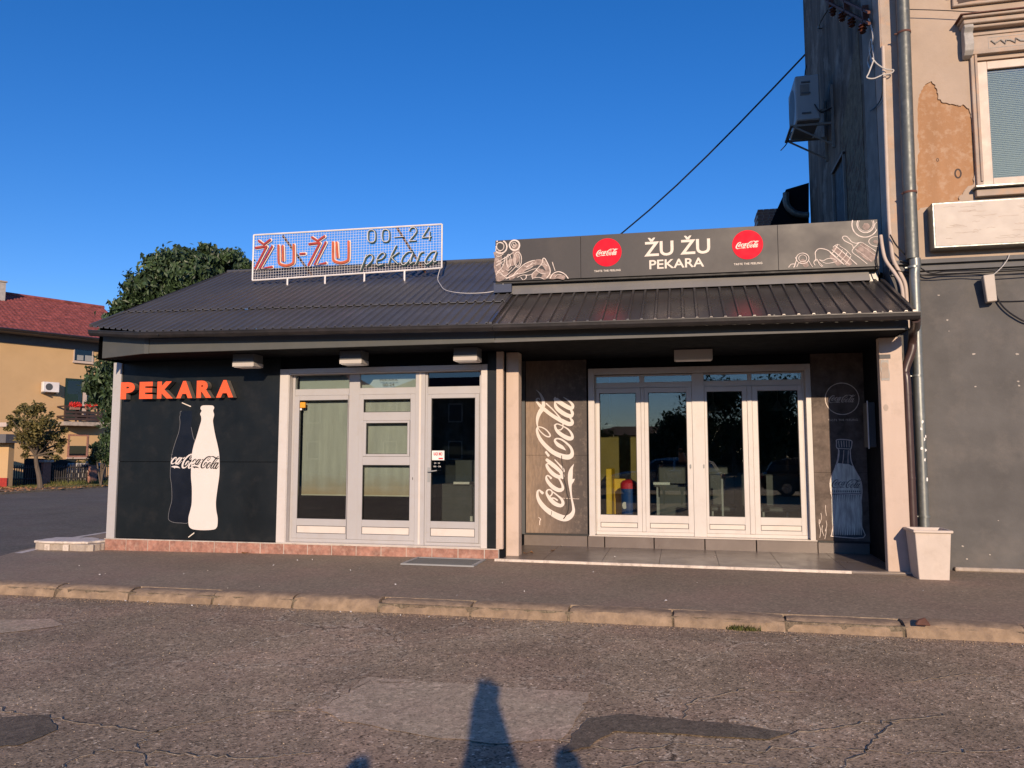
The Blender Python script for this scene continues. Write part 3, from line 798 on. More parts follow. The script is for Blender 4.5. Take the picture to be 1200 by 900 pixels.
# unit A leaf
def leaf(parent, x0, x1, gx0, gx1, z0, z1, gz0, gz1, pz0, pz1, y, frame=FR, panelm='cream_panel', name='leaf_frame'):
    f_ = MB()
    f_.box(x0, gx0, y, y + .055, z0, z1); f_.box(gx1, x1, y, y + .055, z0, z1)
    f_.box(gx0, gx1, y + .0006, y + .055, gz1, z1)
    f_.box(gx0, gx1, y + .0006, y + .055, pz1, gz0)
    f_.box(gx0, gx1, y + .0006, y + .055, z0, pz0)
    lf = f_.build(name, frame, parent, bevel=0.003)
    p = MB().box(gx0 + .008, gx1 - .008, y + .008, y + .03, pz0 + .008, pz1 - .008).build('infill_panel', panelm, parent)
    s_ = MB(); seal_rect(s_, gx0, gx1, gz0, gz1, y + .012); seal_rect(s_, gx0, gx1, pz0, pz1, y + .012)
    s_.build('gasket', 'seal', parent)
    return lf
leaf(shop_win, -6.028, -5.107, -5.945, -5.115 + .0, 0.207, 2.448, 0.511, 2.375, 0.285, 0.405, YG - .03)
pane(shop_win, -5.94, -5.118, 0.515, 2.37, YG + .0)
leaf(shop_win, -4.923, -3.992, -4.85, -4.075, 0.207, 2.448, 0.511, 2.375, 0.29, 0.406, YG - .03)
f_ = MB()
f_.box(-4.849, -4.076, YG - .0295 - .004, YG + .02, 1.353, 1.485); f_.box(-4.849, -4.076, YG - .0295 - .004, YG + .02, 2.04, 2.172)
f_.build('glazing_bar', FR, shop_win, bevel=0.004)
f_ = MB(); frame_rect(f_, -4.845, -4.080, 1.487, 2.038, YG - .045, YG + .015, .05, .035, .035, .035)
f_.build('vent_sash', FR, shop_win, bevel=0.003)
s_ = MB(); seal_rect(s_, -4.797, -4.113, 1.520, 2.005, YG - .03); seal_rect(s_, -4.85, -4.075, 2.172, 2.375, YG - .02); seal_rect(s_, -4.85, -4.075, 0.511, 1.353, YG - .02)
s_.build('gasket', 'seal', shop_win)
for (z0, z1) in ((0.515, 1.353), (1.52, 2.005), (2.172, 2.37)):
    pane(shop_win, -4.848, -4.077, z0, z1, YG)
pane(shop_win, -6.028, -5.107, 2.556, 2.775, YG + .012); pane(shop_win, -4.923, -3.992, 2.556, 2.775, YG + .012)
part_box('keyhole', 'seal', -4.03, -4.02, YG - .036, YG - .03, 1.13, 1.17, shop_win)
part_box('lock_stile', 'cream_panel', -3.93, -3.90, YG - .042, YG - .04, 0.16, 2.79, shop_win, bevel=0)

# blinds hang inside
bl = empty('roller_blind', (-5.5, YG + .1, 2.4), 'cream roller blind lowered behind the wide left pane', 'blind', 'roller blinds in the shop window')
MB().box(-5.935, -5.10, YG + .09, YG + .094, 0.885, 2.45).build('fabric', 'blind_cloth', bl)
MB().box(-5.935, -5.10, YG + .083, YG + .101, 0.868, 0.886).build('hem_bar', 'blind_hem', bl)
bl2 = empty('roller_blind', (-4.45, YG + .1, 2.4), 'cream roller blind lowered behind the barred middle pane', 'blind', 'roller blinds in the shop window')
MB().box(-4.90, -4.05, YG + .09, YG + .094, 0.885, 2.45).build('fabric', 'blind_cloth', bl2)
MB().box(-4.90, -4.05, YG + .083, YG + .101, 0.868, 0.886).build('hem_bar', 'blind_hem', bl2)
tb = tag(MB().box(-6.02, -4.0, YG + .11, YG + .114, 2.5, 2.80).build('transom_blind', 'blind'), 'cream sheet behind the two small top panes of the shop window', 'blind')
# opening hours print on the middle transom pane
mb = MB(); put_text(mb, '00-24', -4.55, -4.36, 2.58, 2.625, YG + .008); put_text(mb, 'PEKARA', -4.60, -4.30, 2.66, 2.69, YG + .008)
mb.build('opening_hours', 'black_print', shop_win)
# amber box in the pane's corner
ab = empty('amber_alarm_box', (-5.86, YG - .05, 2.25), 'small amber square box with a white bulb at the window corner', 'alarm box')
MB().box(-5.93, -5.84, YG - .045, YG - .005, 2.255, 2.345).build('cover', 'orange_box', ab, bevel=0.006)
MB().box(-5.935, -5.90, YG - .04, YG - .01, 2.215, 2.25).build('bulb', 'white_sticker', ab, bevel=0.008)

# --- the shop door
sd = empty('shop_door', (-3.4, YG, 0.15), 'silver framed glass shop door with lever handle and white sticker', 'door')
f_ = MB(); f_.box(-3.834, -2.94, YG - .02, YG + .05, 0.15, 0.195); f_.box(-3.835, -3.80, YG - .021, YG + .05, 0.195, 2.80); f_.box(-2.975, -2.93, YG - .021, YG + .05, 0.195, 2.80)
f_.box(-3.80, -2.975, YG - .016, YG + .05, 2.44, 2.555); f_.box(-3.80, -2.975, YG - .016, YG + .05, 2.775, 2.80)
f_.build('door_frame', FR, sd, bevel=0.003)
leaf(sd, -3.798, -2.977, -3.735, -3.04, 0.20, 2.437, 0.511, 2.375, 0.285, 0.41, YG - .035, name='door_leaf')
pane(sd, -3.73, -3.045, 0.515, 2.37, YG - .005, 'glass'); pane(sd, -3.80, -2.975, 2.556, 2.775, YG + .01, 'glass_dark')
hd = MB(); hd.tube([(-3.765, YG - .035, 1.26), (-3.765, YG - .085, 1.26), (-3.70, YG - .09, 1.265), (-3.62, YG - .09, 1.275)], [.011, .011, .010, .008], 8); hd.box(-3.785, -3.748, YG - .043, YG - .035, 1.10, 1.32)
hd.smooth = False; hd.build('handle', 'ac_body', sd)
f_ = MB(); f_.box(-3.728, -3.53, YG - .0075, YG - .0055, 1.43, 1.575); f_.build('sticker', 'white_sticker', sd)
mb = MB(); put_text(mb, 'RADI', -3.70, -3.63, 1.50, 1.55, YG - .009, bold=.03); put_text(mb, 'MO', -3.615, -3.56, 1.50, 1.55, YG - .009, bold=.03); mb.box(-3.62, -3.55, YG - .009, YG - .008, 1.445, 1.465)
mb.v = mb.v; mb.build('sticker_print', 'red', sd)
mb = MB()
for (a, b, c, d) in ((-3.69, -3.60, 1.375, 1.395), (-3.70, -3.585, 1.325, 1.345)): put_text(mb, '00 - 24', a, b, c, d, YG - .0062)
mb.build('white_print', 'white_sticker', sd)
part_box('threshold', 'cream_panel', -6.08, -2.92, YW - .03, YG - .022, 0.140, 0.152, bak, bevel=0.003)

# --- folding doors in the recess
bd = empty('folding_doors', (0.2, YD, 0.24), 'white framed four-leaf glazed doors set back under the lean-to roof', 'door')
WF = 'white_frame'
f_ = MB()
f_.box(-1.358, 0.175, YD - .02, YD + .05, 0.238, 0.292); f_.box(0.365, 1.866, YD - .02, YD + .05, 0.238, 0.292)
f_.box(0.175, 0.365, YD - .045, YD + .05, 0.238, 2.80)
f_.box(-1.358, -1.343, YD - .018, YD + .05, 0.292, 2.80); f_.box(1.83, 1.866, YD - .018, YD + .05, 0.292, 2.80)
for (a, b) in ((-1.343, 0.175), (0.365, 1.83)):
    f_.box(a, b, YD - .015, YD + .05, 2.585, 2.675); f_.box(a, b, YD - .015, YD + .05, 2.775, 2.80)
f_.box(-0.645, -0.565, YD - .014, YD + .05, 2.675, 2.775); f_.box(1.03, 1.09, YD - .014, YD + .05, 2.675, 2.775)
f_.build('frame', WF, bd, bevel=0.003)
GZ0, GZ1, PZ0, PZ1 = 0.553, 2.505, 0.352, 0.435
for (x0, x1, gx0, gx1) in ((-1.342, -0.628, -1.288, -0.70), (-0.568, 0.173, -0.508, 0.09), (0.367, 1.012, 0.375 + .03, 0.94), (1.09, 1.828, 1.17, 1.765)):
    leaf(bd, x0, x1, gx0, gx1, 0.294, 2.583, GZ0, GZ1, PZ0, PZ1, YD - .03, WF)
    pane(bd, gx0 + .004, gx1 - .004, GZ0 + .004, GZ1 - .004, YD + .0)
f_ = MB(); f_.box(-0.626, -0.570, YD - .042, YD + .02, 0.294, 2.583); f_.box(1.014, 1.088, YD - .042, YD + .02, 0.294, 2.583)
f_.build('meeting_stile', WF, bd, bevel=0.006)
for (a, b, m_) in ((-1.343, -0.645, 'glass'), (-0.565, 0.175, 'glass'), (0.365, 1.03, 'glass'), (1.09, 1.83, 'glass')):
    pane(bd, a, b, 2.675, 2.775, YD + .012, m_)
for x in (0.125, 0.327):
    part_box('lock', 'ac_body', x, x + .022, YD - .052, YD - .04, 1.30, 1.36, bd)
part_box('door_sill', 'cream_panel', -1.46, 1.96, YB - .035, YD - .02, 0.222, 0.237, bak, bevel=0.003)

# --- plinth of the left shop: red marble tiles one by one
pl = bpy.data.objects.new('plinth', None); COL.objects.link(pl); pl.parent = bak; pl.location = (-3.2 + 3.2, 0, 0)
MB().box(-9.30, -2.64, YW - .0425, YW + .02, -0.08, 0.128).build('mortar_bed', 'grout', pl)
MB().box(-9.31, -2.63, YW - .055, YW + .02, 0.129, 0.139).build('plinth_cap', 'trim', pl)
x = -9.30; rr = random.Random(4)
base_tiles = []
for k in range(3):
    base_tiles.append(None)
k = 0
while x < -2.66:
    x1 = min(x + 0.402, -2.64)
    y_ = YW - .048 + rr.uniform(-.004, .004)
    MB().box(x + .005, x1 - .005, y_, YW - .029, -0.06, 0.126).build('tile', 'plinth_tile', pl, bevel=0.003)
    x = x1 + 0.001
# --- recess floor with big tiles, riser tiles below the doors
fl = bpy.data.objects.new('recess_floor', None); COL.objects.link(fl); structure(fl, 'dark grey tiled floor of the recessed entrance')
# front edge runs slightly skew: (-2.636,10.85) .. (2.83,10.66)
def yfront(x): return 10.853 - (x + 2.636) * 0.0275
sub = MB().hexa([(-2.55, yfront(-2.55), -.05), (2.83, yfront(2.83), -.05), (2.83, YB + .02, -.05), (-2.55, YB + .02, -.05), (-2.55, yfront(-2.55), 0.018), (2.83, yfront(2.83), 0.018), (2.83, YB + .02, 0.042), (-2.55, YB + .02, 0.042)])
sub.build('floor_bed', 'dark_grout', fl)
rr = random.Random(8)
xj = [-2.54, -1.95, -1.12, -0.33, 0.47, 1.27, 2.07, 2.82]
yj = [None, 11.62, YB]
for i in range(len(xj) - 1):
    for j in range(2):
        a, b = xj[i] + .003, xj[i + 1] - .003
        ya0 = yfront(a) + .035 if j == 0 else 11.603; ya1 = yfront(b) + .035 if j == 0 else 11.603
        yb = 11.597 if j == 0 else YB + .01
        zf = lambda y: 0.028 + (y - 10.8) * 0.0165
        t_ = rr.uniform(-.0008, .0008)
        MB().hexa([(a, ya0, 0.01), (b, ya1, 0.01), (b, yb, 0.01), (a, yb, 0.01), (a, ya0, zf(ya0) + t_), (b, ya1, zf(ya1) + t_), (b, yb, zf(yb) - t_), (a, yb, zf(yb) - t_)]).build('floor_tile', 'floor_tile', fl)
MB().hexa([(-2.64, yfront(-2.64) - .01, -.02), (2.1, yfront(2.1) - .01, -.02), (2.1, yfront(2.1) + .03, -.02), (-2.64, yfront(-2.64) + .03, -.02),
           (-2.64, yfront(-2.64) - .01, .034), (2.1, yfront(2.1) - .01, .034), (2.1, yfront(2.1) + .03, .034), (-2.64, yfront(-2.64) + .03, .034)]).build('edge_trim', 'trim', fl)
MB().hexa([(2.1, yfront(2.1) + .0, -.02), (2.84, yfront(2.84) + .02, -.02), (2.84, yfront(2.84) + .13, -.02), (2.1, yfront(2.1) + .06, -.02),
           (2.1, yfront(2.1) + .0, .022), (2.84, yfront(2.84) + .02, .030), (2.84, yfront(2.84) + .13, .030), (2.1, yfront(2.1) + .06, .03)]).build('broken_edge', 'concrete', fl)
rs = bpy.data.objects.new('door_step', None); COL.objects.link(rs); rs.parent = bak
for (a, b, yy) in ((-2.52, -1.49, YB - .01), (-1.48, -1.22, YB - .03), (-1.21, -0.45, YB - .03), (-0.44, 0.32, YB - .03), (0.33, 1.08, YB - .03), (1.09, 1.96, YB - .03), (1.97, 2.69, YB - .01)):
    MB().box(a + .003, b - .003, yy, YB + .025, 0.04, 0.218).build('riser_tile', 'floor_tile', rs, bevel=0.002)

# --- roofs
SL = 0.49
def roof_z(x, y, right=False):
    base = 3.29 + (0.0147 * max(0, -2.46 - x) if not right else -0.006 * (x + 2.4))
    return base + SL * (y - 10.05)
def corr_profile(x0, x1, pitch, w_top, w_base, h):
    pts = []
    n = max(1, round((x1 - x0) / pitch))
    for k in range(n):
        c = x0 + (k + 0.5) * (x1 - x0) / n
        if k == 0: pts.append((x0, 0))
        pts += [(c - w_base / 2, 0), (c - w_top / 2, h), (c + w_top / 2, h), (c + w_base / 2, 0)]
    pts.append((x1, 0))
    return pts
def roof_sheet(x0, x1, y0, y1, lift, m, right=False, pitch=0.14, wt=.022, wb=.05, h=.026, xmin=None, ymin=None, shear=0.0, parent=bak, name='roof_sheet'):
    pr = corr_profile(x0, x1, pitch, wt, wb, h)
    mb = MB(); vs = []
    for (x, hh) in pr:
        for t in (0, 1):
            y = (y0, y1)[t]
            xx = x
            if ymin: y = max(y, ymin(x)) if t == 0 else y
            if xmin: xx = max(x, xmin(y))
            vs.append((xx, y, roof_z(xx, y, right) + lift + hh))
    n = len(pr)
    fs = [(2 * i, 2 * i + 2, 2 * i + 3, 2 * i + 1) for i in range(n - 1)]
    b = len(vs)
    vs += [(a, q, c - 0.012) for a, q, c in vs]
    fs += [(2 * i, 2 * i + b, 2 * i + 2 + b, 2 * i + 2) for i in range(n - 1)]
    fs += [(b + 2 * i, b + 2 * i + 1, b + 2 * i + 3, b + 2 * i + 2) for i in range(n - 1)]
    mb.add(vs, fs)
    return mb.build(name, m, parent)
xv = lambda y: -9.14 + (y - 10.4) * 0.0975                           # skew verge at the left
ye = lambda x: 10.06 + (0.0 if x > -7.92 else (-7.92 - x) * 0.265)    # the eave swings back at the left corner
RX = -2.50
cols = np.linspace(-9.2, RX, 7)
for i in range(6):
    roof_sheet(cols[i], cols[i + 1], 10.05, 11.08, 0.0, 'roof_blue', xmin=xv, ymin=ye)
for i in range(6):
    roof_sheet(cols[i], cols[i + 1], 11.02, 13.60, 0.034, 'roof_blue', xmin=xv)
for i in range(2):                                                    # upper roof carries on behind the sign board
    roof_sheet(RX + i * 1.6, RX + (i + 1) * 1.6, 11.62, 13.60, 0.024, 'roof_blue')
# back slope and ridge
mb = MB(); zr = lambda x: roof_z(x, 13.60) + .03
mb.add([(-8.83, 13.60, zr(-8.83)), (0.7, 13.60, zr(0.7)), (0.7, 16.9, 3.35), (-9.1, 16.9, 3.35), (-8.83, 13.60, zr(-8.83) - .03), (0.7, 13.60, zr(0.7) - .03), (0.7, 16.9, 3.3), (-9.1, 16.9, 3.3)], [(0, 1, 2, 3), (7, 6, 5, 4), (0, 3, 7, 4), (1, 5, 6, 2), (3, 2, 6, 7), (0, 4, 5, 1)])
mb.build('back_slope', 'roof_blue', bak)
MB().tube([(-8.84, 13.6, zr(-8.84) + .0), (0.7, 13.6, zr(0.7) + .0)], 0.045, 8).build('ridge_cap', 'roof_blue', bak)
# gable infill under left verge
mb = MB(); mb.add([(-9.1, 10.5, 3.03), (-9.1, 16.5, 3.03), (-8.9, 13.6, zr(-8.9) - .05), (-9.08, 10.5, roof_z(-9.08, 10.5) - .02)], [(0, 3, 2, 1), (0, 1, 2, 3)])
mb.build('gable_infill', 'black_wall', bak)
# verge trim
MB().tube([(xv(ye(-9.14)) - .02, ye(-9.14), roof_z(-9.14, ye(-9.14)) + .01), (xv(13.6) - .02, 13.6, zr(-8.84) - .01)], 0.03, 6).build('verge_trim', 'roof_blue', bak)
# lean-to roof at the right
NC = 5
LX0, LX1 = -2.50, 2.78
cols2 = np.linspace(LX0, LX1, NC + 1)
for i in range(NC):
    roof_sheet(cols2[i], cols2[i + 1], 10.0, 11.44, 0.0, 'roof_brown', True, pitch=0.165, wt=.026, wb=.05, h=.03)
MB().hexa([(LX0 - .02, 10.0, roof_z(LX0, 10.0, True) - .01), (LX0 + .02, 10.0, roof_z(LX0, 10.0, True) - .01), (LX0 + .02, 11.44, roof_z(LX0, 11.44, True) - .01), (LX0 - .02, 11.44, roof_z(LX0, 11.44, True) - .01),
           (LX0 - .02, 10.0, roof_z(LX0, 10.0, True) + .045), (LX0 + .02, 10.0, roof_z(LX0, 10.0, True) + .045), (LX0 + .02, 11.44, roof_z(LX0, 11.44, True) + .045), (LX0 - .02, 11.44, roof_z(LX0, 11.44, True) + .045)]).build('verge_trim', 'roof_brown', bak)
MB().hexa([(LX1 - .02, 9.98, roof_z(LX1, 9.98, True) - .01), (LX1 + .02, 9.98, roof_z(LX1, 9.98, True) - .01), (LX1 + .02, 11.44, roof_z(LX1, 11.44, True) - .01), (LX1 - .02, 11.44, roof_z(LX1, 11.44, True) - .01),
           (LX1 - .02, 9.98, roof_z(LX1, 9.98, True) + .04), (LX1 + .02, 9.98, roof_z(LX1, 9.98, True) + .04), (LX1 + .02, 11.44, roof_z(LX1, 11.44, True) + .04), (LX1 - .02, 11.44, roof_z(LX1, 11.44, True) + .04)]).build('verge_trim', 'roof_brown', bak)
# parapet box behind the board, flashing
mb = MB(); mb.prismY([(LX0 - .05, 3.9), (2.74, 3.9), (2.74, 4.17), (LX0 - .05, 4.18)], 11.45, 11.62)
mb.build('parapet', 'flashing', bak)
mb = MB(); mb.hexa([(LX0 - .02, 11.36, 3.965), (2.62, 11.36, 3.94), (2.62, 11.45, 3.94), (LX0 - .02, 11.45, 3.965), (LX0 - .02, 11.42, 4.175), (2.60, 11.42, 4.135), (2.60, 11.452, 4.135), (LX0 - .02, 11.452, 4.175)])
mb.build('flashing', 'flashing', bak)
MB().box(-2.78, -2.50, 11.33, 11.62, 4.0, 4.155).build('parapet_end', 'board_side', bak)
# wall of the recess volume up to the roof
MB().box(-2.5, 2.84, 11.63, 11.75, 3.2, 4.1).build('upper_wall', 'black_wall', bak)
# --- gutters: half-round channel with lip
def gutter(pts, w_=0.12, h_=0.085, parent=bak, name='gutter'):
    mb = MB(); n = 7
    ring = [(-w_ / 2 * math.cos(math.pi * k / (n - 1)), -h_ * math.sin(math.pi * k / (n - 1))) for k in range(n)]
    ring = [(ring[0][0] - .008, .006)] + [(ring[0][0] - .008, -.008)] + ring + [(w_ / 2 - .008, 0)] + [(q * .88, r_ * .88) for q, r_ in ring[::-1]]
    L = len(ring)
    vs = []
    for i, p in enumerate(pts):
        for (dy, dz) in ring: vs.append((p[0], p[1] + dy, p[2] + dz))
    fs = [(i * L + k, (i + 1) * L + k, (i + 1) * L + (k + 1) % L, i * L + (k + 1) % L) for i in range(len(pts) - 1) for k in range(L)]
    fs += [tuple(range(L)), tuple((len(pts) - 1) * L + k for k in range(L - 1, -1, -1))]
    mb.add(vs, fs); return mb.build(name, 'gutter', parent)
gutter([(-9.14, 10.37, 3.475), (-7.93, 10.0, 3.345), (-2.46, 9.99, 3.268)])
gutter([(-2.455, 10.0, 3.266), (2.83, 9.98, 3.225)])
for k in range(9):
    X = -7.6 + k * 1.25
    MB().box(X, X + .02, 9.93, 10.06, 3.285 - (0.006 * k), 3.30 - (0.006 * k)).build('gutter_bracket', 'gutter', bak)
# --- fascia boards
def fascia(p0, p1, zb0, zt0, zb1, zt1, th=.03, name='fascia', m='fascia'):
    d = Vector((p1[0] - p0[0], p1[1] - p0[1], 0)).normalized(); nn = Vector((-d.y, d.x, 0)) * th
    MB().hexa([(p0[0], p0[1], zb0), (p1[0], p1[1], zb1), (p1[0] + nn.x, p1[1] + nn.y, zb1), (p0[0] + nn.x, p0[1] + nn.y, zb0),
               (p0[0], p0[1], zt0), (p1[0], p1[1], zt1), (p1[0] + nn.x, p1[1] + nn.y, zt1), (p0[0] + nn.x, p0[1] + nn.y, zt0)]).build(name, m, bak, bevel=0.003)
fascia((-8.0, YF), (-2.49, YF), ZS, 3.285, ZS, 3.245)
fascia((-2.485, YF), (2.74, YF), ZS, 3.245, ZS, 3.175)
fascia((-9.02, 10.50), (-8.003, YF), 3.045, 3.46, ZS, 3.32)
fascia((-9.02, 10.92), (-9.02, 10.505), 3.07, 3.62, 3.045, 3.46)
part_box('fascia_cover', 'fascia', -8.02, -7.94, YF - .008, YF - .001, ZS - .004, 3.288, bak, bevel=0)
mb = MB(); mb.box(-2.49, 2.745, YF - .012, YF - .001, ZS - .002, ZS + .03); mb.build('fascia_edge', 'mould_grey', bak)
mb = MB(); mb.box(-7.9, 2.76, YF + .035, 10.6, 3.17, 3.18); mb.build('eave_board', 'black_wall', bak)
MB().hexa([(2.74, YF, ZS), (2.765, YF, ZS), (2.765, 11.3, ZS), (2.74, 11.3, ZS), (2.74, YF, 3.30), (2.765, YF, 3.30), (2.765, 11.3, 3.75), (2.74, 11.3, 3.75)]).build('gable_board', 'fascia', bak)

# --- box lamps under the eave
for i, (a, b, lab) in enumerate(((-6.749, -6.385, 'white box lamp under the eave beside the red PEKARA letters'), (-4.969, -4.614, 'white box lamp under the eave over the blinds'), (-3.197, -2.84, 'white box lamp under the eave above the shop door'))):
    e = empty('box_lamp', ((a + b) / 2, 10.7, ZS), lab, 'lamp', 'box lamps under the eave')
    MB().box(a + .004, b - .004, 10.585, 10.855, 2.927, ZS - .002).build('housing', 'lamp_grey', e)
    MB().box(a, b, 10.58, 10.86, 2.866, 2.926).build('bezel', 'lamp_white', e, bevel=0.004)
    MB().box(a + .02, b - .02, 10.60, 10.84, 2.858, 2.8655).build('diffuser', 'white_sticker', e)
e = empty('box_lamp', (0.2, 11.6, ZS), 'shaded box lamp under the lean-to over the folding doors', 'lamp', 'box lamps under the eave')
MB().box(-0.08, 0.47, 11.5, 11.72, 2.905, ZS - .002).build('housing', 'lamp_white', e, bevel=0.006)
MB().box(-0.06, 0.45, 11.52, 11.70, 2.899, 2.904).build('diffuser', 'white_sticker', e)

# ================================================================== SIGNS
# PEKARA in raised letters
pk = empty('raised_letter_sign', (-8.1, YW, 2.4), 'raised orange-red letters spelling PEKARA on the black wall', 'sign')
for ch, a, b in (('P', 141.5, 158), ('E', 163.5, 179), ('K', 184.3, 203), ('A', 207, 225.5), ('R', 230.5, 248), ('A', 253.5, 273.5)):
    xa = onY(a, 460, YW - .12)[0]; xb = onY(b, 460, YW - .12)[0]
    mb = MB(); put_text(mb, ch, xa, xb, 2.425, 2.705, YW - .125, depth=.11, bold=.062, mi_front=0, mi_side=1)
    mb.build('letter', ['orange_face', 'letter_side'], pk)
# bottles on the black wall
def wpts(pp, Y): return [(float(onY(x, y, Y)[0]), float(onY(x, y, Y)[2])) for x, y in pp]
WB = [(238.9, 475.1), (235.9, 476.3), (235.2, 479), (236.5, 481.5), (234.8, 485), (236, 488.5), (236, 493), (234, 500), (230.5, 512), (227.5, 521), (225.5, 530), (224.6, 541), (224, 557), (225, 570), (225.2, 582), (224.9, 590.3), (223.2, 598), (221.3, 605.4), (221, 611), (221.6, 616), (223.5, 618.8), (227.8, 620.5), (239, 621.3), (250.4, 620.5), (254, 618.3), (255.2, 614), (255.2, 606.4), (253.7, 598), (253.3, 587.5), (255.0, 573.3), (257.2, 557.3), (257.5, 545), (257.1, 532.5), (255.3, 522), (252.7, 511), (250.7, 500.5), (249.8, 492.5), (251.2, 486.3), (250, 481.4), (251.2, 478.3), (250.4, 476), (247.8, 475.1)]
BB = [(213, 481.5), (211.3, 483), (211.3, 486.3), (210.6, 489), (211.1, 496), (209.5, 506.8), (206.4, 515.7), (202.9, 527.2), (201.0, 536), (199.9, 548), (199.7, 559.2), (201.1, 568.6), (201.5, 585.6), (198.7, 597), (197.4, 605.4), (198.2, 609.4), (203.2, 612), (211.7, 612.8), (221, 612.2), (224, 600), (226, 560), (229, 522), (226.4, 512.1), (224.2, 500.5), (225.1, 490.8), (224.7, 482.3), (222, 481.3)]
mu = empty('bottle_mural', (-7.7, YW, 0.3), 'cream bottle silhouette overlapping a dark outlined bottle on the black wall', 'mural')
wbp = wpts(WB, YW); bbp = wpts(BB, YW)
bbs = [(p[0], p[1]) for p in catmull([(*p, 0) for p in bbp], 4, True)]; wbs = [(p[0], p[1]) for p in catmull([(*p, 0) for p in wbp], 4, True)]
MB().prismY(bbs, YW - .0015, YW - .0005).build('dark_bottle', 'bottle_dark', mu)
mb = MB(); ribbon(mb, [(*p, .007) for p in bbp[:24]], YW - .003, n=4, cap=False, rise=.0002); mb.build('outline', 'grey_line', mu)
MB().prismY(wbs, YW - .006, YW - .004).build('cream_bottle', 'bottle_white', mu)
xl = wpts([(200.5, 545)], YW)[0][0]; xm = wpts([(225, 545)], YW)[0][0]; xr = wpts([(256.8, 545)], YW)[0][0]
zz = wpts([(228, 549.5)], YW)[0][1]
mb = MB(); put_logo(mb, xl - .19, zz + .015, 0.83, YW - .0045 + .001, clip=lambda x, z: xl + .008 < x < xm + .005 and z > zz - .14, bold=1.05, rot=R(-1)); 
mb.v = [(a, b + .001, c) for a, b, c in mb.v]; 
mb.build('script_lettering', 'bottle_white', mu)
mb = MB(); put_logo(mb, xm - .165, zz + .015, 0.70, YW - .0075, clip=lambda x, z: xm + .012 < x < xr - .004 and z > zz - .14, bold=0.95, rot=R(-1)); mb.build('script_lettering', 'black_print', mu)
mb = MB()
for (a, b) in (((213.5, 472), (223.5, 476.3)), ((221, 629.5), (227.5, 624.5))):
    ribbon(mb, [(*wpts([a], YW)[0], .014), (*wpts([b], YW)[0], .016)], YW - .002, smooth=False)
mb.build('paint_mark', 'cream_letter', mu)

# rooftop neon sign ------------------------------------------------------------
YS = 12.42
ns = empty('rooftop_sign', (-5.8, YS, 4.5), 'white wire-grid roof sign reading ZU-ZU 00-24 pekara', 'sign')
tl = onY(297.5, 275.5, YS); blc = onY(297.5, 328.5, YS); tr_ = onY(518, 262.8, YS); br_ = onY(518, 314, YS)
def sgn(u, v): # bilinear u 0..1, v 0 bottom..1
    x = (1 - u) * tl[0] + u * tr_[0]
    zb = (1 - u) * blc[2] + u * br_[2]; zt = (1 - u) * tl[2] + u * tr_[2]
    return x, zb + (zt - zb) * v
mb = MB()
def bar(mb, a, b, r, y=YS): mb.tube([(a[0], y, a[1]), (b[0], y, b[1])], r, 6)
for a, b in (((0, 0), (1, 0)), ((1, 0), (1, 1)), ((1, 1), (0, 1)), ((0, 1), (0, 0))): bar(mb, sgn(*a), sgn(*b), .016)
mb.build('frame', 'wire_white', ns)
mb = MB()
NV, NH = 70, 17
def wire(mb, a, b, y, r=.0019):
    x0, z0 = a; x1, z1 = b
    if abs(x1 - x0) < abs(z1 - z0): mb.hexa([(x0 - r, y - r, z0), (x0 + r, y - r, z0), (x0 + r, y + r, z0), (x0 - r, y + r, z0), (x1 - r, y - r, z1), (x1 + r, y - r, z1), (x1 + r, y + r, z1), (x1 - r, y + r, z1)])
    else: mb.hexa([(x0, y - r, z0 - r), (x1, y - r, z1 - r), (x1, y + r, z1 - r), (x0, y + r, z0 - r), (x0, y - r, z0 + r), (x1, y - r, z1 + r), (x1, y + r, z1 + r), (x0, y + r, z0 + r)])
for k in range(1, NV): wire(mb, sgn(k / NV, 0), sgn(k / NV, 1), YS + .004)
for k in range(1, NH): wire(mb, sgn(0, k / NH), sgn(1, k / NH), YS + .0095)
stuff(mb.build('wire_grid', 'wire_white', ns))
for px_ in ((337, 340), (381, 337), (427, 334), (474, 331.5)):
    X = float(onY(px_[0], 325, YS)[0]); zt = sgn((X - tl[0]) / (tr_[0] - tl[0]), 0)[1]
    MB().tube([(X, YS, roof_z(X, YS) + .02), (X, YS, zt + .01)], .017, 6).build('post', 'wire_white', ns)
for X0 in (-7.0, -4.8):   # rusty rear stays
    MB().tube([(X0, YS + .02, sgn(.2, 1)[1] - .03), (X0 + .35, YS + .55, roof_z(X0, YS + .55) + .02)], .022, 6).build('brace', 'rust', ns)
def sp(base, sc_, pp, Y=YS): return [wpts([(base[0] + x / sc_, base[1] + y / sc_)], Y)[0] for x, y in pp]
Bz = (290, 270); Ks = 1200 / 130
def neon(name, strokes, base, k, wide, narrow, m_back, m_face, m_line=None, smooth=False):
    back = MB(); face = MB()
    for i, st_ in enumerate(strokes):
        q = sp(base, k, st_)
        sm = smooth and len(q) > 2
        for (w_, yy, tgt) in ((wide, YS - .035, back), (narrow, YS - .062, face)):
            ribbon(tgt, [(*p, w_) for p in q], yy - i * .0006, n=5, smooth=sm, rise=.0003, cap=True)
        # returns: give the channel its depth
        if sm: q2 = [tuple(v[:2]) for v in catmull([(*p, 0) for p in q], 5)]
        else: q2 = q
        back.tube([(p[0], YS - .006 - i * .0004, p[1]) for p in q2], wide * .36, 6, mi=1)
    o = back.build(name, [m_back, m_face], ns)
    face.build('letter_face', m_face, o)
    return o
def U(x0, x1, zt, zb, inner):
    xm_ = (x0 + x1) / 2
    return [(x0, zt), (x0 + 2, zb - 55), (x0 + 16, zb - 18), (xm_, zb), (x1 - 14, zb - 22), (x1, zb - 65), (x1, zt - 8)]
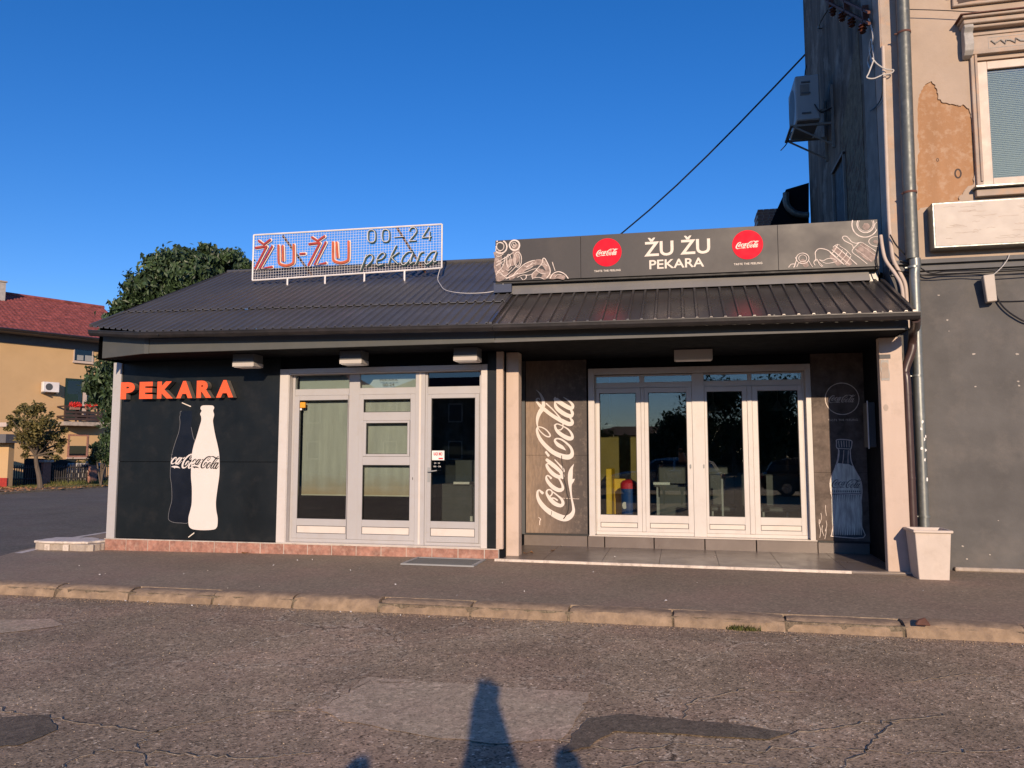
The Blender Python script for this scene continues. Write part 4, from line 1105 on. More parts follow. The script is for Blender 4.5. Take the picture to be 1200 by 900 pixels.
neon('letter', [[(103, 197), (208, 182)], [(225, 180), (100, 420)], [(285, 178), (150, 418), (285, 402)], [(138, 120), (195, 160), (265, 108)]], Bz, Ks, .068, .036, 'neon_cream', 'neon_red')
neon('letter', [U(352, 516, 170, 388, 0), [(398, 175), (402, 335)]], Bz, Ks, .070, .042, 'neon_cream', 'neon_orange', smooth=True)
neon('hyphen', [[(583, 262), (640, 258)]], Bz, Ks, .07, .03, 'neon_cream', 'neon_red')
neon('letter', [[(682, 157), (790, 142)], [(800, 142), (675, 385)], [(862, 135), (740, 380), (865, 360)], [(712, 82), (775, 122), (850, 70)]], Bz, Ks, .068, .036, 'neon_cream', 'neon_red')
neon('letter', [U(940, 1108, 135, 358, 0), [(978, 138), (990, 300)]], Bz, Ks, .070, .042, 'neon_cream', 'neon_orange', smooth=True)
B5 = (410, 255); K5 = 1200 / 115
def oval(cx, cz, rx, rz): return [(cx + rx * math.sin(a), cz - rz * (abs(math.cos(a)) ** .55) * (1 if math.cos(a) > 0 else -1)) for a in [2 * math.pi * k / 16 for k in range(17)]]
def slim(name, strokes, w_=.030):
    back = MB(); face = MB()
    for i, st_ in enumerate(strokes):
        q = sp(B5, K5, st_); q2 = [tuple(v[:2]) for v in catmull([(*p, 0) for p in q], 5)] if len(q) > 2 else q
        back.tube([(p[0], YS - .02, p[1]) for p in q2], w_ * .62, 6)
        face.tube([(p[0] - .006, YS - .046, p[1] + .006) for p in q2], .006, 6)
    o = back.build(name, 'teal', ns); face.build('tube', 'wire_white', o)
slim('numeral', [oval(278, 238, 46, 76)]); slim('numeral', [oval(450, 232, 44, 76)])
slim('dash', [[(555, 252), (675, 243)]], .02)
slim('numeral', [[(738, 175), (758, 140), (800, 132), (826, 168), (808, 212), (735, 298)], [(735, 298), (822, 291)]])
slim('numeral', [[(978, 125), (895, 255)], [(895, 255), (1008, 246)], [(985, 180), (986, 290)]])
slim('letter', [[(212, 462), (195, 520), (140, 662)], [(200, 505), (250, 462), (290, 482), (280, 540), (215, 602)]], .034)
slim('letter', [[(345, 532), (410, 510), (442, 462), (410, 440), (362, 480), (336, 545), (355, 592), (420, 578)]], .034)
slim('letter', [[(580, 350), (520, 470), (480, 585)], [(612, 432), (548, 478), (528, 502), (560, 540), (602, 578)]], .034)
slim('letter', [[(782, 432), (720, 432), (662, 490), (640, 558), (670, 588), (730, 540), (783, 442), (756, 520), (752, 572), (784, 552)]], .034)
slim('letter', [[(862, 432), (848, 505), (815, 582)], [(842, 505), (880, 442), (914, 432)]], .034)
slim('letter', [[(1066, 422), (1010, 432), (956, 490), (930, 550), (955, 580), (1020, 530), (1072, 425), (1046, 500), (1040, 552), (1070, 545)]], .034)
cb = tag(MB().tube([tuple(v) for v in catmull([(sgn(1, 0)[0], YS, sgn(1, 0)[1]), (sgn(1, 0)[0] - .02, YS - .15, 4.44), *[tuple(_c + ray(x, y) * ((3.33 - .49 * 10.05 - EYE) / (ray(x, y)[2] - .49 * ray(x, y)[1]))) for x, y in ((516, 338), (523, 345), (545, 348.5), (575, 347), (588, 341))], (-2.63, 11.32, 4.06)], 5)], .0065, 5).build('sign_cable', 'cable_white'), 'thin white cable looping over the roof from the neon sign', 'cable')
cb.location.z += 0.065

# sign board over the lean-to ----------------------------------------------------
YBd = 11.29
sb = empty('sign_board', (0, YBd, 4.15), 'long dark sign board lettered ZU ZU PEKARA with red discs', 'sign')
def bz(x, top): # slightly tilted board
    t = (x + 2.75) / 5.48
    return (4.806 - .027 * t) if top else (4.163 - .046 * t)
joints_px = [(580.5), (680.5), (912), (1030)]
jx = [float(onY(p, 300, YBd)[0]) for p in joints_px]
for i in range(3):
    a, b = jx[i] + (.002 if i else 0), jx[i + 1] - (.002 if i < 2 else 0)
    MB().prismY([(a, bz(a, 0)), (b, bz(b, 0)), (b, bz(b, 1)), (a, bz(a, 1))], YBd, YBd + .13).build('board_panel', 'board', sb, bevel=.002)
MB().prismY([(jx[0] - .004, bz(-2.75, 0) - .03), (jx[3] + .004, bz(2.73, 0) - .03), (jx[3] + .004, bz(2.73, 0) - .002), (jx[0] - .004, bz(-2.75, 0) - .002)], YBd + .03, YBd + .15).build('bottom_rail', 'seal', sb)
mb = MB()
for x in (-2.4, -1.2, 0.0, 1.2, 2.4): mb.box(x, x + .05, YBd + .13, YBd + .33, 4.0, 4.25)
mb.build('bracket', 'seal', sb)
def on_board(x, y): return wpts([(x, y)], YBd)[0]
mb = MB()
a = on_board(755, 301); b = on_board(832, 279.5)
put_text(mb, 'ŽU ŽU', a[0], b[0], a[1] + .0, on_board(793, 277)[1], YBd - .004, depth=.003, bold=.018)
mb.build('lettering', 'cream_letter', sb)
mb = MB(); a = on_board(761, 315); b = on_board(825, 302)
put_text(mb, 'PEKARA', a[0], b[0], a[1] - .008, on_board(793, 303)[1] - .004, YBd - .004, depth=.003, bold=.016)
mb.build('lettering', 'cream_letter', sb)
for (cx, cy) in ((711.5, 295.8), (876, 286.8)):
    c = on_board(cx, cy); rad = 0.214
    d_ = MB().prismY([(c[0] + rad * math.cos(2 * math.pi * k / 48), c[1] + rad * math.sin(2 * math.pi * k / 48)) for k in range(48)], YBd - .005, YBd - .0005).build('red_disc', 'red_disc', sb)
    mb = MB(); put_logo(mb, c[0] - .165, c[1] - .055, .33, YBd - .0055, rot=R(2), bold=1.25); mb.build('script_lettering', 'cream_letter', d_)
    mb = MB(); put_text(mb, 'TASTE THE FEELING', c[0] - .195, c[0] + .195, c[1] - .292, c[1] - .262, YBd - .003, bold=.02, space=1.15); mb.build('slogan', 'cream_letter', sb)
# chalk drawings at both ends
def chalk(strokes, base, k, Y, clip, name='chalk_drawing', m='chalk', parent=sb, y_off=.003, w0=.012):
    mb = MB()
    for i, s_ in enumerate(strokes):
        w_, pp = s_[0], s_[1:]
        q = [(*wpts([(base[0] + x / k, base[1] + y / k)], Y)[0], w_ * w0 / 10) for x, y in pp]
        ribbon(mb, q, Y - y_off - i * .0003, n=4, rise=.0002, clip=clip)
    return stuff(mb.build(name, m, parent))
def el(cx, cy, rx, ry, a0=0, a1=360, n=14): return [(cx + rx * math.cos(R(a0 + (a1 - a0) * t / n)), cy + ry * math.sin(R(a0 + (a1 - a0) * t / n))) for t in range(n + 1)]
clipL = lambda x, z: x > jx[0] + .01 and z < bz(x, 1) - .01 and z > bz(x, 0) + .008
clipR = lambda x, z: x < jx[3] - .01 and z < bz(x, 1) - .01 and z > bz(x, 0) + .008
tone = [(95, (60, 380), (100, 520), (90, 640), (120, 770)), (90, (330, 380), (330, 560), (220, 620), (170, 760), (100, 800)), (70, (260, 790), (400, 700), (540, 610), (680, 590), (760, 700), (700, 790)), (60, (560, 780), (640, 700), (790, 780), (880, 770), (960, 790))]
chalk(tone, (575, 255), 11.25, YBd, clipL, 'chalk_tone', 'chalk_dim', y_off=.001)
chalk([(24, *el(130, 385, 85, 85)), (12, *el(128, 380, 48, 55)), (10, *el(120, 400, 66, 68, 150, 330)), (26, *el(315, 365, 66, 66)), (9, *el(308, 360, 30, 34)), (9, (298, 345), (310, 372), (330, 366)),
       (12, *el(358, 555, 50, 100)), (8, *el(356, 560, 30, 76)), (10, *el(238, 570, 32, 84)), (7, *el(232, 575, 16, 60)), (12, (60, 600), (150, 555), (240, 500), (300, 462)), (10, (60, 650), (110, 620), (190, 560)),
       (10, (62, 700), (70, 640), (120, 600)), (12, (90, 720), (150, 660), (185, 575), (190, 520)), (10, (120, 740), (190, 770), (260, 720), (330, 650)), (12, (60, 770), (120, 720), (200, 790), (300, 770), (360, 730)),
       (14, (200, 810), (300, 760), (350, 700), (440, 620), (520, 580), (580, 565)), (10, (340, 745), (440, 730), (540, 690), (600, 670)), (9, (440, 640), (500, 640), (560, 590)), (9, (460, 690), (520, 670), (560, 640)),
       (8, (470, 660), (530, 625), (600, 600)), (14, (600, 690), (650, 640), (685, 590), (690, 545), (712, 540), (745, 590), (775, 660), (785, 730), (740, 800)), (10, (670, 630), (720, 625), (750, 640)), (10, (600, 690), (660, 735), (730, 745)),
       (10, (610, 690), (550, 745), (555, 810)), (10, (350, 790), (420, 760), (500, 760), (550, 745)), (12, (400, 790), (430, 822), (468, 800), (470, 765)), (9, (700, 590), (705, 610), (715, 600)), (16, (785, 805), (820, 745), (895, 715), (975, 745), (1025, 805)), (8, (840, 805), (880, 755), (940, 760)),
       (12, (815, 590), (830, 640), (850, 700)), (10, (560, 800), (640, 790), (700, 812)), (8, (100, 560), (140, 600), (170, 640)), (9, (150, 690), (160, 720), (180, 700)), (9, (210, 690), (240, 700), (280, 660)), (16, (60, 320), (75, 400), (62, 470)), (10, (70, 500), (110, 520), (170, 480))],
      (575, 255), 11.25, YBd, clipL, w0=.0088)
chalk([(70, (640, 420), (720, 500), (800, 590)), (60, (600, 500), (680, 590)), (75, (910, 420), (980, 480), (1060, 540)), (60, (950, 380), (1040, 450), (1110, 520)), (60, (250, 560), (300, 610)), (80, (990, 150), (1010, 160)), (40, (1100, 330), (1120, 340))], (915, 250), 10, YBd, clipR, 'chalk_tone', 'chalk_dim', y_off=.001)
chalk([(14, *el(985, 130, 152, 150)), (14, *el(992, 128, 100, 98)), (6, *el(992, 128, 84, 82)), (9, *el(1125, 330, 95, 58)), (8, *el(1140, 150, 40, 50)),
       (11, (850, 412), (835, 370), (790, 345), (745, 320), (722, 290), (735, 270), (770, 272), (800, 300), (830, 335), (880, 352), (910, 345)), (9, (850, 412), (880, 380), (935, 340), (1020, 385), (1112, 445)), (9, (850, 412), (836, 455), (920, 520), (1010, 592)), (6, (870, 420), (960, 480), (1060, 560)), (6, (930, 370), (1020, 430), (1100, 490)),
       (11, (412, 560), (405, 500), (405, 455), (440, 418), (500, 418), (560, 440), (620, 490), (700, 560), (740, 600)), (8, (450, 545), (520, 585), (600, 580), (655, 560), (600, 530), (540, 535), (500, 555), (450, 545)), (11, (600, 430), (660, 480), (740, 550), (800, 600)), (11, (640, 385), (720, 450), (800, 520), (890, 600)), (9, (690, 385), (760, 430), (820, 490)), (9, (575, 460), (640, 520), (720, 590)),
       (9, (600, 470), (640, 420), (665, 365)), (9, (650, 520), (700, 465), (720, 425)), (9, (700, 560), (750, 505), (775, 460)), (9, (755, 600), (800, 540), (820, 500)), (8, (610, 400), (650, 370), (690, 375)),
       (10, *el(255, 530, 74, 62)), (8, *el(255, 530, 46, 40)), (11, (165, 600), (180, 550), (170, 520)), (9, (185, 630), (215, 580), (290, 560)), (11, (90, 635), (120, 600), (165, 600), (150, 635)), (10, (400, 610), (385, 575), (420, 540), (450, 600), (480, 625)), (8, (330, 560), (350, 600), (370, 630)), (8, (430, 560), (460, 590), (490, 620))],
      (915, 250), 10, YBd, clipR, w0=.0098)

# chalk panels beside the folding doors --------------------------------------------
lp = empty('script_panel', (-2.0, YB, 0.24), 'tall brown chalkboard panel with vertical Coca-Cola script lettering', 'advertising panel')
lx0, lx1 = -2.487, -1.487
zs_ = float(onY(660, 533.5, YB)[2])
MB().box(lx0, lx1, YB - .004, YB + .028, 0.252, zs_ - .002).build('panel_sheet', 'script_print', lp)
MB().box(lx0, lx1, YB - .004, YB + .028, zs_ + .002, ZS - .01).build('panel_sheet', 'script_print', lp)
MB().box(lx0 - .03, lx1 + .02, YB - .02, YB + .028, 0.222, 0.250).build('bottom_rail', 'seal', lp)
mb = MB()
for (nm, st_) in LOGO: pass
o0 = wpts([(673, 612)], YB)[0]; o1 = wpts([(673, 456)], YB)[0]
length = o1[1] - o0[1]
put_logo(mb, o0[0], o0[1], length, YB - .0055, rot=R(90)); mb.build('script_lettering', 'bottle_white', lp)
mb = MB()
K3 = lambda base, pp: [wpts([(620 + x / 15, base + y / 15)], YB)[0] for x, y in pp]
ribbon(mb, [(*p, .012) for p in K3(500, [(575, 510), (580, 620), (598, 740), (605, 860), (625, 960)])], YB - .013)
ribbon(mb, [(*p, .016) for p in K3(555, [(620, 120), (650, 230), (670, 360), (700, 440), (695, 600), (670, 700), (610, 790)])], YB - .0135)
ribbon(mb, [(*p, .010) for p in K3(555, [(640, 430), (655, 490), (650, 560)])], YB - .0138)
ribbon(mb, [(*p, .007) for p in K3(555, [(400, 660), (395, 710), (380, 745)])], YB - .0139)
mb.build('crack', 'black_print', lp)
mb = MB(); ribbon(mb, [(*p, .012) for p in K3(555, [(170, 770), (205, 800), (190, 830), (188, 900)])], YB - .0065)
ribbon(mb, [(*p, .006) for p in K3(555, [(560, 430), (880, 445)])], YB - .0066, smooth=False); mb.build('scratch', 'chalk', lp)
mb = MB(); mb.box(-2.552, -2.50, YB - .03, YB + .02, 0.23, ZS - .01); mb.build('side_rail', 'ac_dark', lp)

rp = empty('chalk_bottle_board', (2.3, YB, 0.22), 'tall chalkboard panel with chalk bottle and round logo right of the doors', 'advertising panel')
MB().box(1.95, 2.698, YB - .004, YB + .028, 0.236, 1.245).build('panel_sheet', 'chalk_panel', rp)
MB().box(1.95, 2.698, YB - .004, YB + .028, 1.249, ZS - .01).build('panel_sheet', 'chalk_panel', rp)
MB().box(1.93, 2.70, YB - .02, YB + .028, 0.205, 0.234).build('bottom_rail', 'seal', rp)
q = lambda pp: [wpts([(950 + x / 4.5, 440 + y / 4.5)], YB)[0] for x, y in pp]
OB = [(140, 338), (210, 342), (216, 362), (212, 385), (208, 392), (211, 440), (222, 475), (243, 515), (262, 550), (270, 600), (266, 660), (262, 740), (270, 800), (277, 855), (120, 848), (110, 838), (120, 780), (124, 700), (108, 625), (101, 570), (110, 530), (128, 485), (142, 440), (146, 390), (136, 380), (136, 355)]
MB().prismY([(-0, -0)] if 0 else q(OB), YB - .006, YB - .0045).build('bottle_shape', 'bottle_glass_dark', rp)
LB = [(128, 490), (142, 462), (200, 468), (222, 478), (243, 515), (262, 550), (268, 600), (264, 622), (104, 618), (101, 570), (110, 530)]
MB().prismY(q(LB), YB - .009, YB - .0065).build('bottle_label', 'bottle_chalk', rp)
mb = MB(); rr = random.Random(2)
for k in range(17):
    x = 112 + k * 9.3; xb = 120 + k * 9.2
    ribbon(mb, [(*p, w_) for p, w_ in zip(q([(x, 630), (x + 4, 700), (xb - 2, 770), (xb, 840)]), (.016, .03, .03, .012))], YB - .0068 - k * .0002, n=4)
mb.build('bottle_flute', 'bottle_chalk', rp)
mb = MB(); ribbon(mb, [(*p, .013) for p in q(OB)], YB - .0105, n=3, closed=True, cap=False)
ribbon(mb, [(*p, .012) for p in q([(104, 622), (265, 628)])], YB - .0112, smooth=False)
ribbon(mb, [(*p, .010) for p in q([(138, 384), (212, 388)])], YB - .0112, smooth=False)
for k in range(5): ribbon(mb, [(*p, .008) for p in q([(146 + k * 14, 345), (150 + k * 13, 378)])], YB - .0112)
for k in range(3): ribbon(mb, [(*p, .008) for p in q([(150 + k * 24, 395), (148 + k * 24, 430), (140 + k * 28, 465)])], YB - .0112)
mb.build('bottle_outline', 'chalk', rp)
a = q([(108, 588)])[0]
mb = MB(); put_logo(mb, a[0], a[1] - .01, .43, YB - .0105, bold=.85); mb.build('script_lettering', 'bottle_glass_dark', rp)
mb = MB()
for k in range(14): mb.box(q([(112 + k * 11, 610)])[0][0], q([(112 + k * 11, 610)])[0][0] + .016, YB - .0102, YB - .0095, a[1] - .075, a[1] - .05)
mb.build('label_print', 'bottle_glass_dark', rp)
c = q([(165, 123)])[0]
mb = MB(); ribbon(mb, [(*p, .011) for p in arc(c[0], c[1], .238, .238, 0, 360, 32)[:-1]], YB - .006, n=2, closed=True, cap=False)
mb.build('ring', 'chalk', rp)
mb = MB(); put_logo(mb, c[0] - .195, c[1] - .06, .39, YB - .006, rot=R(1), bold=.9); mb.build('script_lettering', 'chalk', rp)
mb = MB(); put_text(mb, 'TASTE THE FEELING', c[0] - .21, c[0] + .21, c[1] - .335, c[1] - .305, YB - .006, space=1.15); mb.build('slogan', 'chalk', rp)
mb = MB(); rr = random.Random(6)
for k in range(7):
    x = 45 + rr.random() * 45; y = 560 + rr.random() * 300
    ribbon(mb, [(*p, .007) for p in q([(x, y), (x + rr.uniform(-5, 5), y + 25), (x + rr.uniform(-14, 14), y + 55)])], YB - .0065 - k * .0001)
mb.build('scratch', 'chalk', rp)
mc = empty('slim_grey_box', (2.62, 11.9, 1.6), 'slim grey box with a pale edge on the right cheek of the recessed entrance', 'cabinet')
MB().box(2.60, 2.698, 11.75, 12.05, 1.62, 2.26).build('door', 'ac_dark', mc, bevel=.006)
MB().box(2.588, 2.602, 11.735, 11.755, 1.60, 2.28).build('edge_strip', 'wire_white', mc)  # pale strip along the front edge of the grey box

# pier sticker remains
po = empty('torn_poster', (2.66, 10.84, 2.3), 'torn pale poster remains on the cream pier at the right', 'poster')
MB().prismY(rough_poly([(2.575, 2.49), (2.68, 2.49), (2.675, 2.76), (2.575, 2.76)], .006, 6, 2), 10.833, 10.838).build('sheet', 'mould_old', po)
MB().prismY(rough_poly([(2.58, 2.52), (2.67, 2.52), (2.665, 2.72), (2.585, 2.72)], .008, 6, 3), 10.830, 10.8325).build('scrap', 'mould_beige', po)
MB().box(2.567, 2.70, 10.832, 10.838, 2.775, 2.83).build('band', 'mould_grey', po)
st2 = MB().prismY([(2.62 + .03 * math.cos(R(k * 30)), 2.13 + .045 * math.sin(R(k * 30))) for k in range(12)], 10.836, 10.8385)
tag(st2.build('glue_mark', 'mould_beige'), 'round grey glue mark on the cream pier', 'surface_mark')

# ================================================================== OLD TOWNHOUSE at the right
oh = empty('old_townhouse', (XR, YR, 0), 'old two-storey townhouse with peeling beige plaster and dark grey ground floor', 'building')
def holed_wall(name, outer, holes, y0, depth, m, parent):
    c = bpy.data.curves.new(name, 'CURVE'); c.dimensions = '2D'; c.fill_mode = 'BOTH'; c.extrude = depth / 2
    for poly in [outer] + holes:
        s_ = c.splines.new('POLY'); s_.points.add(len(poly) - 1)
        for p, (x, z) in zip(s_.points, poly): p.co = (x, z, 0, 1)
        s_.use_cyclic_u = True
    o = bpy.data.objects.new('t', c); COL.objects.link(o)
    bpy.context.view_layer.update()
    me = bpy.data.meshes.new_from_object(o.evaluated_get(bpy.context.evaluated_depsgraph_get()))
    v = [(p.co.x, y0 + depth / 2 - p.co.z, p.co.y) for p in me.vertices]; f = [tuple(q.vertices) for q in me.polygons]
    bpy.data.objects.remove(o); bpy.data.curves.remove(c); bpy.data.meshes.remove(me)
    mb = MB(); mb.add(v, f)
    return mb.build(name, m, parent)
PATCH = [(1091.5, 95), (1096, 100), (1098.5, 108), (1100, 116), (1107, 121), (1118, 122), (1124, 124), (1130, 123), (1137, 130), (1139, 145), (1141, 160), (1142, 180), (1143, 205), (1140, 216), (1130, 222), (1124, 233), (1121, 240), (1080, 243), (1074, 247), (1075, 225), (1074, 200), (1077, 178), (1075, 160), (1076, 140), (1075, 118), (1079, 108), (1084, 101)]
pw = rough_poly(wpts(PATCH, YR), .012, 4, 9)
wx0, wx1, wz0, wz1 = 4.06, 5.55, 5.14, 6.93
holed_wall('upper_plaster', [(XR + .001, 4.16), (13, 4.16), (13, 12.2), (XR + .001, 12.2)], [pw, [(wx0, wz0), (wx1, wz0), (wx1, wz1), (wx0, wz1)]], YR - .006, .018, 'plaster', oh)
mb = MB()
mb.box(XR + .001, wx0, YR + .013, YR + .5, 4.16, 12.2); mb.box(wx1, 13, YR + .013, YR + .5, 4.16, 12.2)
mb.box(wx0, wx1, YR + .013, YR + .5, 4.16, wz0); mb.box(wx0, wx1, YR + .013, YR + .5, wz1, 12.2)
mb.build('undercoat', 'plaster_peeled', oh)
mb = MB(); mb.box(XR + .0, 13, YR, YR + .5, 0.0, 3.965); mb.build('ground_floor_wall', 'plaster_grey', oh)
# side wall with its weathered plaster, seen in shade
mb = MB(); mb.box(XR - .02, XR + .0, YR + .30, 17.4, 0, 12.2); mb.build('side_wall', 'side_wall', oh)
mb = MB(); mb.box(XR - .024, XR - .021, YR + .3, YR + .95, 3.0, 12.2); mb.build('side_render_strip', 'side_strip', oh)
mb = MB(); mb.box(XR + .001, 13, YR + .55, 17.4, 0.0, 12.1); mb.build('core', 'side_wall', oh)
pb = [(12.4, 4.2), (14.6, 4.2), (14.5, 6.0), (14.2, 6.9), (13.6, 7.4), (13.0, 7.9), (12.45, 8.2)]
mb = MB()
pb = rough_poly(pb, .05, 4, 12)
mb.add([(XR - .026, y, z) for y, z in pb] + [(XR - .019, y, z) for y, z in pb], [tuple(range(len(pb)))] + [(i, (i + 1) % len(pb), len(pb) + (i + 1) % len(pb), len(pb) + i) for i in range(len(pb))])
mb.build('exposed_brickwork', 'side_brick', oh)
# diagonal score ridges on the exposed area
mb = MB(); rr = random.Random(3)
for k in range(150):
    y = rr.uniform(12.45, 14.4); z = rr.uniform(4.2, 7.0); l = rr.uniform(.05, .16)
    mb.add([(XR - .03, y, z), (XR - .03, y - l, z + l * .8), (XR - .03, y - l + .012, z + l * .8 + .014), (XR - .03, y + .012, z + .014)], [(0, 1, 2, 3)])
stuff(mb.build('score_marks', 'rust', oh))
# side window: recess with frame
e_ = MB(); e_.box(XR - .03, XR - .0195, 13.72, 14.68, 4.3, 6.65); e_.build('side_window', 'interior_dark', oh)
mb = MB(); mb.box(XR - .07, XR - .031, 13.70, 13.75, 4.3, 6.68); mb.box(XR - .07, XR - .031, 14.66, 14.72, 4.3, 6.68); mb.box(XR - .08, XR - .031, 13.70, 14.72, 6.65, 6.70); mb.build('side_window_frame', 'side_strip', oh)
# edge pilaster at the corner
mb = MB(); mb.box(XR + .0, XR + .20, YR - .03, YR - .001, 4.16, 12.2); mb.box(XR - .018, XR - .001, YR - .03, YR + .3, 4.16, 12.2); mb.build('corner_pilaster', 'mould_beige', oh, bevel=.004)
mb = MB(); mb.box(XR - .018, XR - .0, YR - .0, YR + .3, 0, 4.158); mb.build('lower_corner', 'plaster_grey', oh)
# string course
mb = MB()
for (z0, z1, d) in ((3.967, 4.01, .03), (4.012, 4.06, .075), (4.062, 4.10, .05), (4.102, 4.158, .11)):
    mb.box(XR - .0, 13, YR - d, YR + .02, z0, z1)
mb.build('string_course', 'mould_grey', oh)
mb = MB().box(XR + .6, 13, YR - .07, YR + .01, 0.0, 0.05); mb.build('wall_base', 'concrete', oh, bevel=.01)
# upper window
win = bpy.data.objects.new('window', None); COL.objects.link(win); win.parent = oh; win.location = (0, 0, 0)
mb = MB()
mb.box(wx0 + .0, wx0 + .155, YR + .03, YR + .11, wz0, wz1); mb.box(wx1 - .15, wx1, YR + .03, YR + .11, wz0, wz1)
mb.box(wx0 + .155, wx1 - .15, YR + .031, YR + .11, wz1 - .12, wz1); mb.box(wx0 + .155, wx1 - .15, YR + .031, YR + .11, wz0, wz0 + .13)
mb.build('window_frame', 'window_paint', win, bevel=.006)
MB().box(wx0 + .155, wx1 - .15, YR + .07, YR + .075, wz0 + .13, wz1 - .12).build('pane', 'glass', win)
n_sl = 58
sl0 = MB(); sl0.add([(0, 0, 0), (wx1 - wx0 - .30, 0, 0), (wx1 - wx0 - .30, .010, .025), (0, .010, .025), (0, .001, -.001), (wx1 - wx0 - .30, .001, -.001), (wx1 - wx0 - .30, .0115, .0245), (0, .0115, .0245)], [(0, 1, 2, 3), (7, 6, 5, 4), (0, 4, 5, 1), (3, 2, 6, 7)])
base_slat = sl0.build('slat', 'blinds', win, local=True)
wo_ = world_loc(win)
for k in range(n_sl):
    loc = (wx0 + .15 - wo_.x, YR + .09 - wo_.y, wz0 + .14 + k * (wz1 - wz0 - .27) / n_sl - wo_.z)
    if k == 0: base_slat.location = loc
    else: place(base_slat, 'slat', loc, win)
MB().box(wx0 + .16, wx1 - .155, YR + .085, YR + .12, wz1 - .155, wz1 - .122).build('blind_headrail', 'wire_white', win)
MB().box(wx0 + .1, wx1 - .1, YR + .16, YR + .17, wz0, wz1).build('room_backdrop', 'blind', win)
# surround: side architrave, hood with brackets, frieze, sill
mb = MB(); mb.box(3.985, wx0 + .004, YR - .055, YR - .001, 5.13, 6.99); mb.box(4.03, wx0 + .003, YR - .075, YR - .056, 5.2, 6.99); mb.build('architrave', 'mould_beige', win, bevel=.006)
mb = MB(); mb.box(3.985, 5.7, YR - .05, YR - .001, 6.992, 7.33); mb.box(3.985, 5.7, YR - .075, YR - .051, 6.992, 7.03); mb.box(3.985, 5.7, YR - .07, YR - .051, 7.26, 7.30); mb.build('frieze', 'mould_beige', win, bevel=.004)
mb = MB()
for (z0, z1, d) in ((7.335, 7.375, .10), (7.377, 7.44, .15), (7.442, 7.475, .20)): mb.box(3.90 - (d - .1) * .5, 5.8, YR - d - .05, YR - .001, z0, z1)
mb.build('hood', 'mould_beige', win, bevel=.008)
mb = MB(); mb.box(3.82, 5.8, YR - .27, YR - .0, 7.477, 7.49); mb.build('hood_flashing', 'rust', win)
# scrolled bracket
mb = MB()
prof = [(7.40, .0), (7.40, .12), (7.33, .15), (7.27, .10), (7.20, .12), (7.10, .13), (7.02, .11), (6.97, .06), (6.95, .0)]
vs = [(x, YR - .05 - d, z) for x in (3.885, 4.0) for z, d in prof]; n_ = len(prof)
mb.add(vs, [tuple(range(n_)), tuple(range(2 * n_ - 1, n_ - 1, -1))] + [(i, n_ + i, n_ + i + 1, i + 1) for i in range(n_ - 1)])
mb.add([(3.90, YR, 6.95), (3.99, YR, 6.95), (3.99, YR - .05, 6.95), (3.90, YR - .05, 6.95), (3.90, YR, 7.4), (3.99, YR, 7.4), (3.99, YR - .05, 7.4), (3.90, YR - .05, 7.4)], [(0, 1, 2, 3), (4, 5, 6, 7), (0, 3, 7, 4), (1, 2, 6, 5)])
mb.build('hood_bracket', 'mould_old', win, bevel=.006)
mb = MB(); rr = random.Random(1)
for k in range(2):
    X = 4.22 + k * .62
    mb.tube([(X + .03 + .04 * t + .02 * math.sin(t * 2.1), YR - .062, 7.14 + .035 * math.cos(t * 2.3)) for t in range(11)], .010, 5)
    ribbon(mb, [(X, 7.07, .008), (X + .5, 7.07, .008), (X + .5, 7.22, .008), (X, 7.22, .008), (X, 7.07, .008)], YR - .053, smooth=False)
mb.build('relief_ornament', 'mould_old', win)
mb = MB(); mb.box(3.93, 5.8, YR - .16, YR - .0, 5.095, 5.125); mb.build('sill', 'galv', win, bevel=.004)
mb = MB(); mb.box(3.96, 5.8, YR - .09, YR - .0, 4.99, 5.09); mb.build('sill_stone', 'mould_beige', win, bevel=.006)
mb = MB()
mb.box(3.8, 13, YR - .06, YR - .001, 7.72, 7.86); mb.box(3.75, 13, YR - .12, YR - .001, 7.88, 8.05); mb.build('upper_cornice', 'mould_beige', oh, bevel=.01)
mb = MB(); rr = random.Random(5)
mb.prismY(rough_poly([(3.86, 7.74), (4.5, 7.77), (4.48, 7.82), (3.86, 7.83)], .02, 5, 5), YR - .066, YR - .0605); mb.build('exposed_lath', 'wood_dark', oh)
# eave return casting a small shadow
mb = MB(); mb.box(XR - .3, 13, YR - .45, YR + .6, 12.2, 12.4); mb.build('eave', 'wood_dark', oh)
# small wall damage marks
mb = MB(); rr = random.Random(15)
for (x, y, s_) in ((1100, 346, .02), (1110, 375, .02), (1141, 415, .028), (1143, 453, .02), (1192, 415, .028), (1193, 447, .02), (1194, 452, .022), (1112, 388, .012), (1128, 640, .02), (1133, 655, .018), (1160, 650, .014), (1170, 610, .012)):
    c = wpts([(x, y)], YR)[0]
    s_ *= .75; pts = [(c[0] + s_ * (0.6 + .6 * rr.random()) * math.cos(R(k * 45)), c[1] + s_ * (0.4 + .5 * rr.random()) * math.sin(R(k * 45))) for k in range(8)]
    mb.prismY(pts, YR - .0035, YR - .0005)
mb.build('paint_chip', 'chip', oh)
mb = MB()
for (x, y, s_) in ((1099, 187, .022), (1123, 203, .06)):
    c = wpts([(x, y)], YR)[0]
    ribbon(mb, [(c[0] + s_ * .6 * math.cos(R(k * 40)), c[1] + s_ * math.sin(R(k * 40)), s_ * .35) for k in range(9)], YR + .011, closed=True, cap=False)
mb.build('bullet_hole', 'wood_dark', oh)

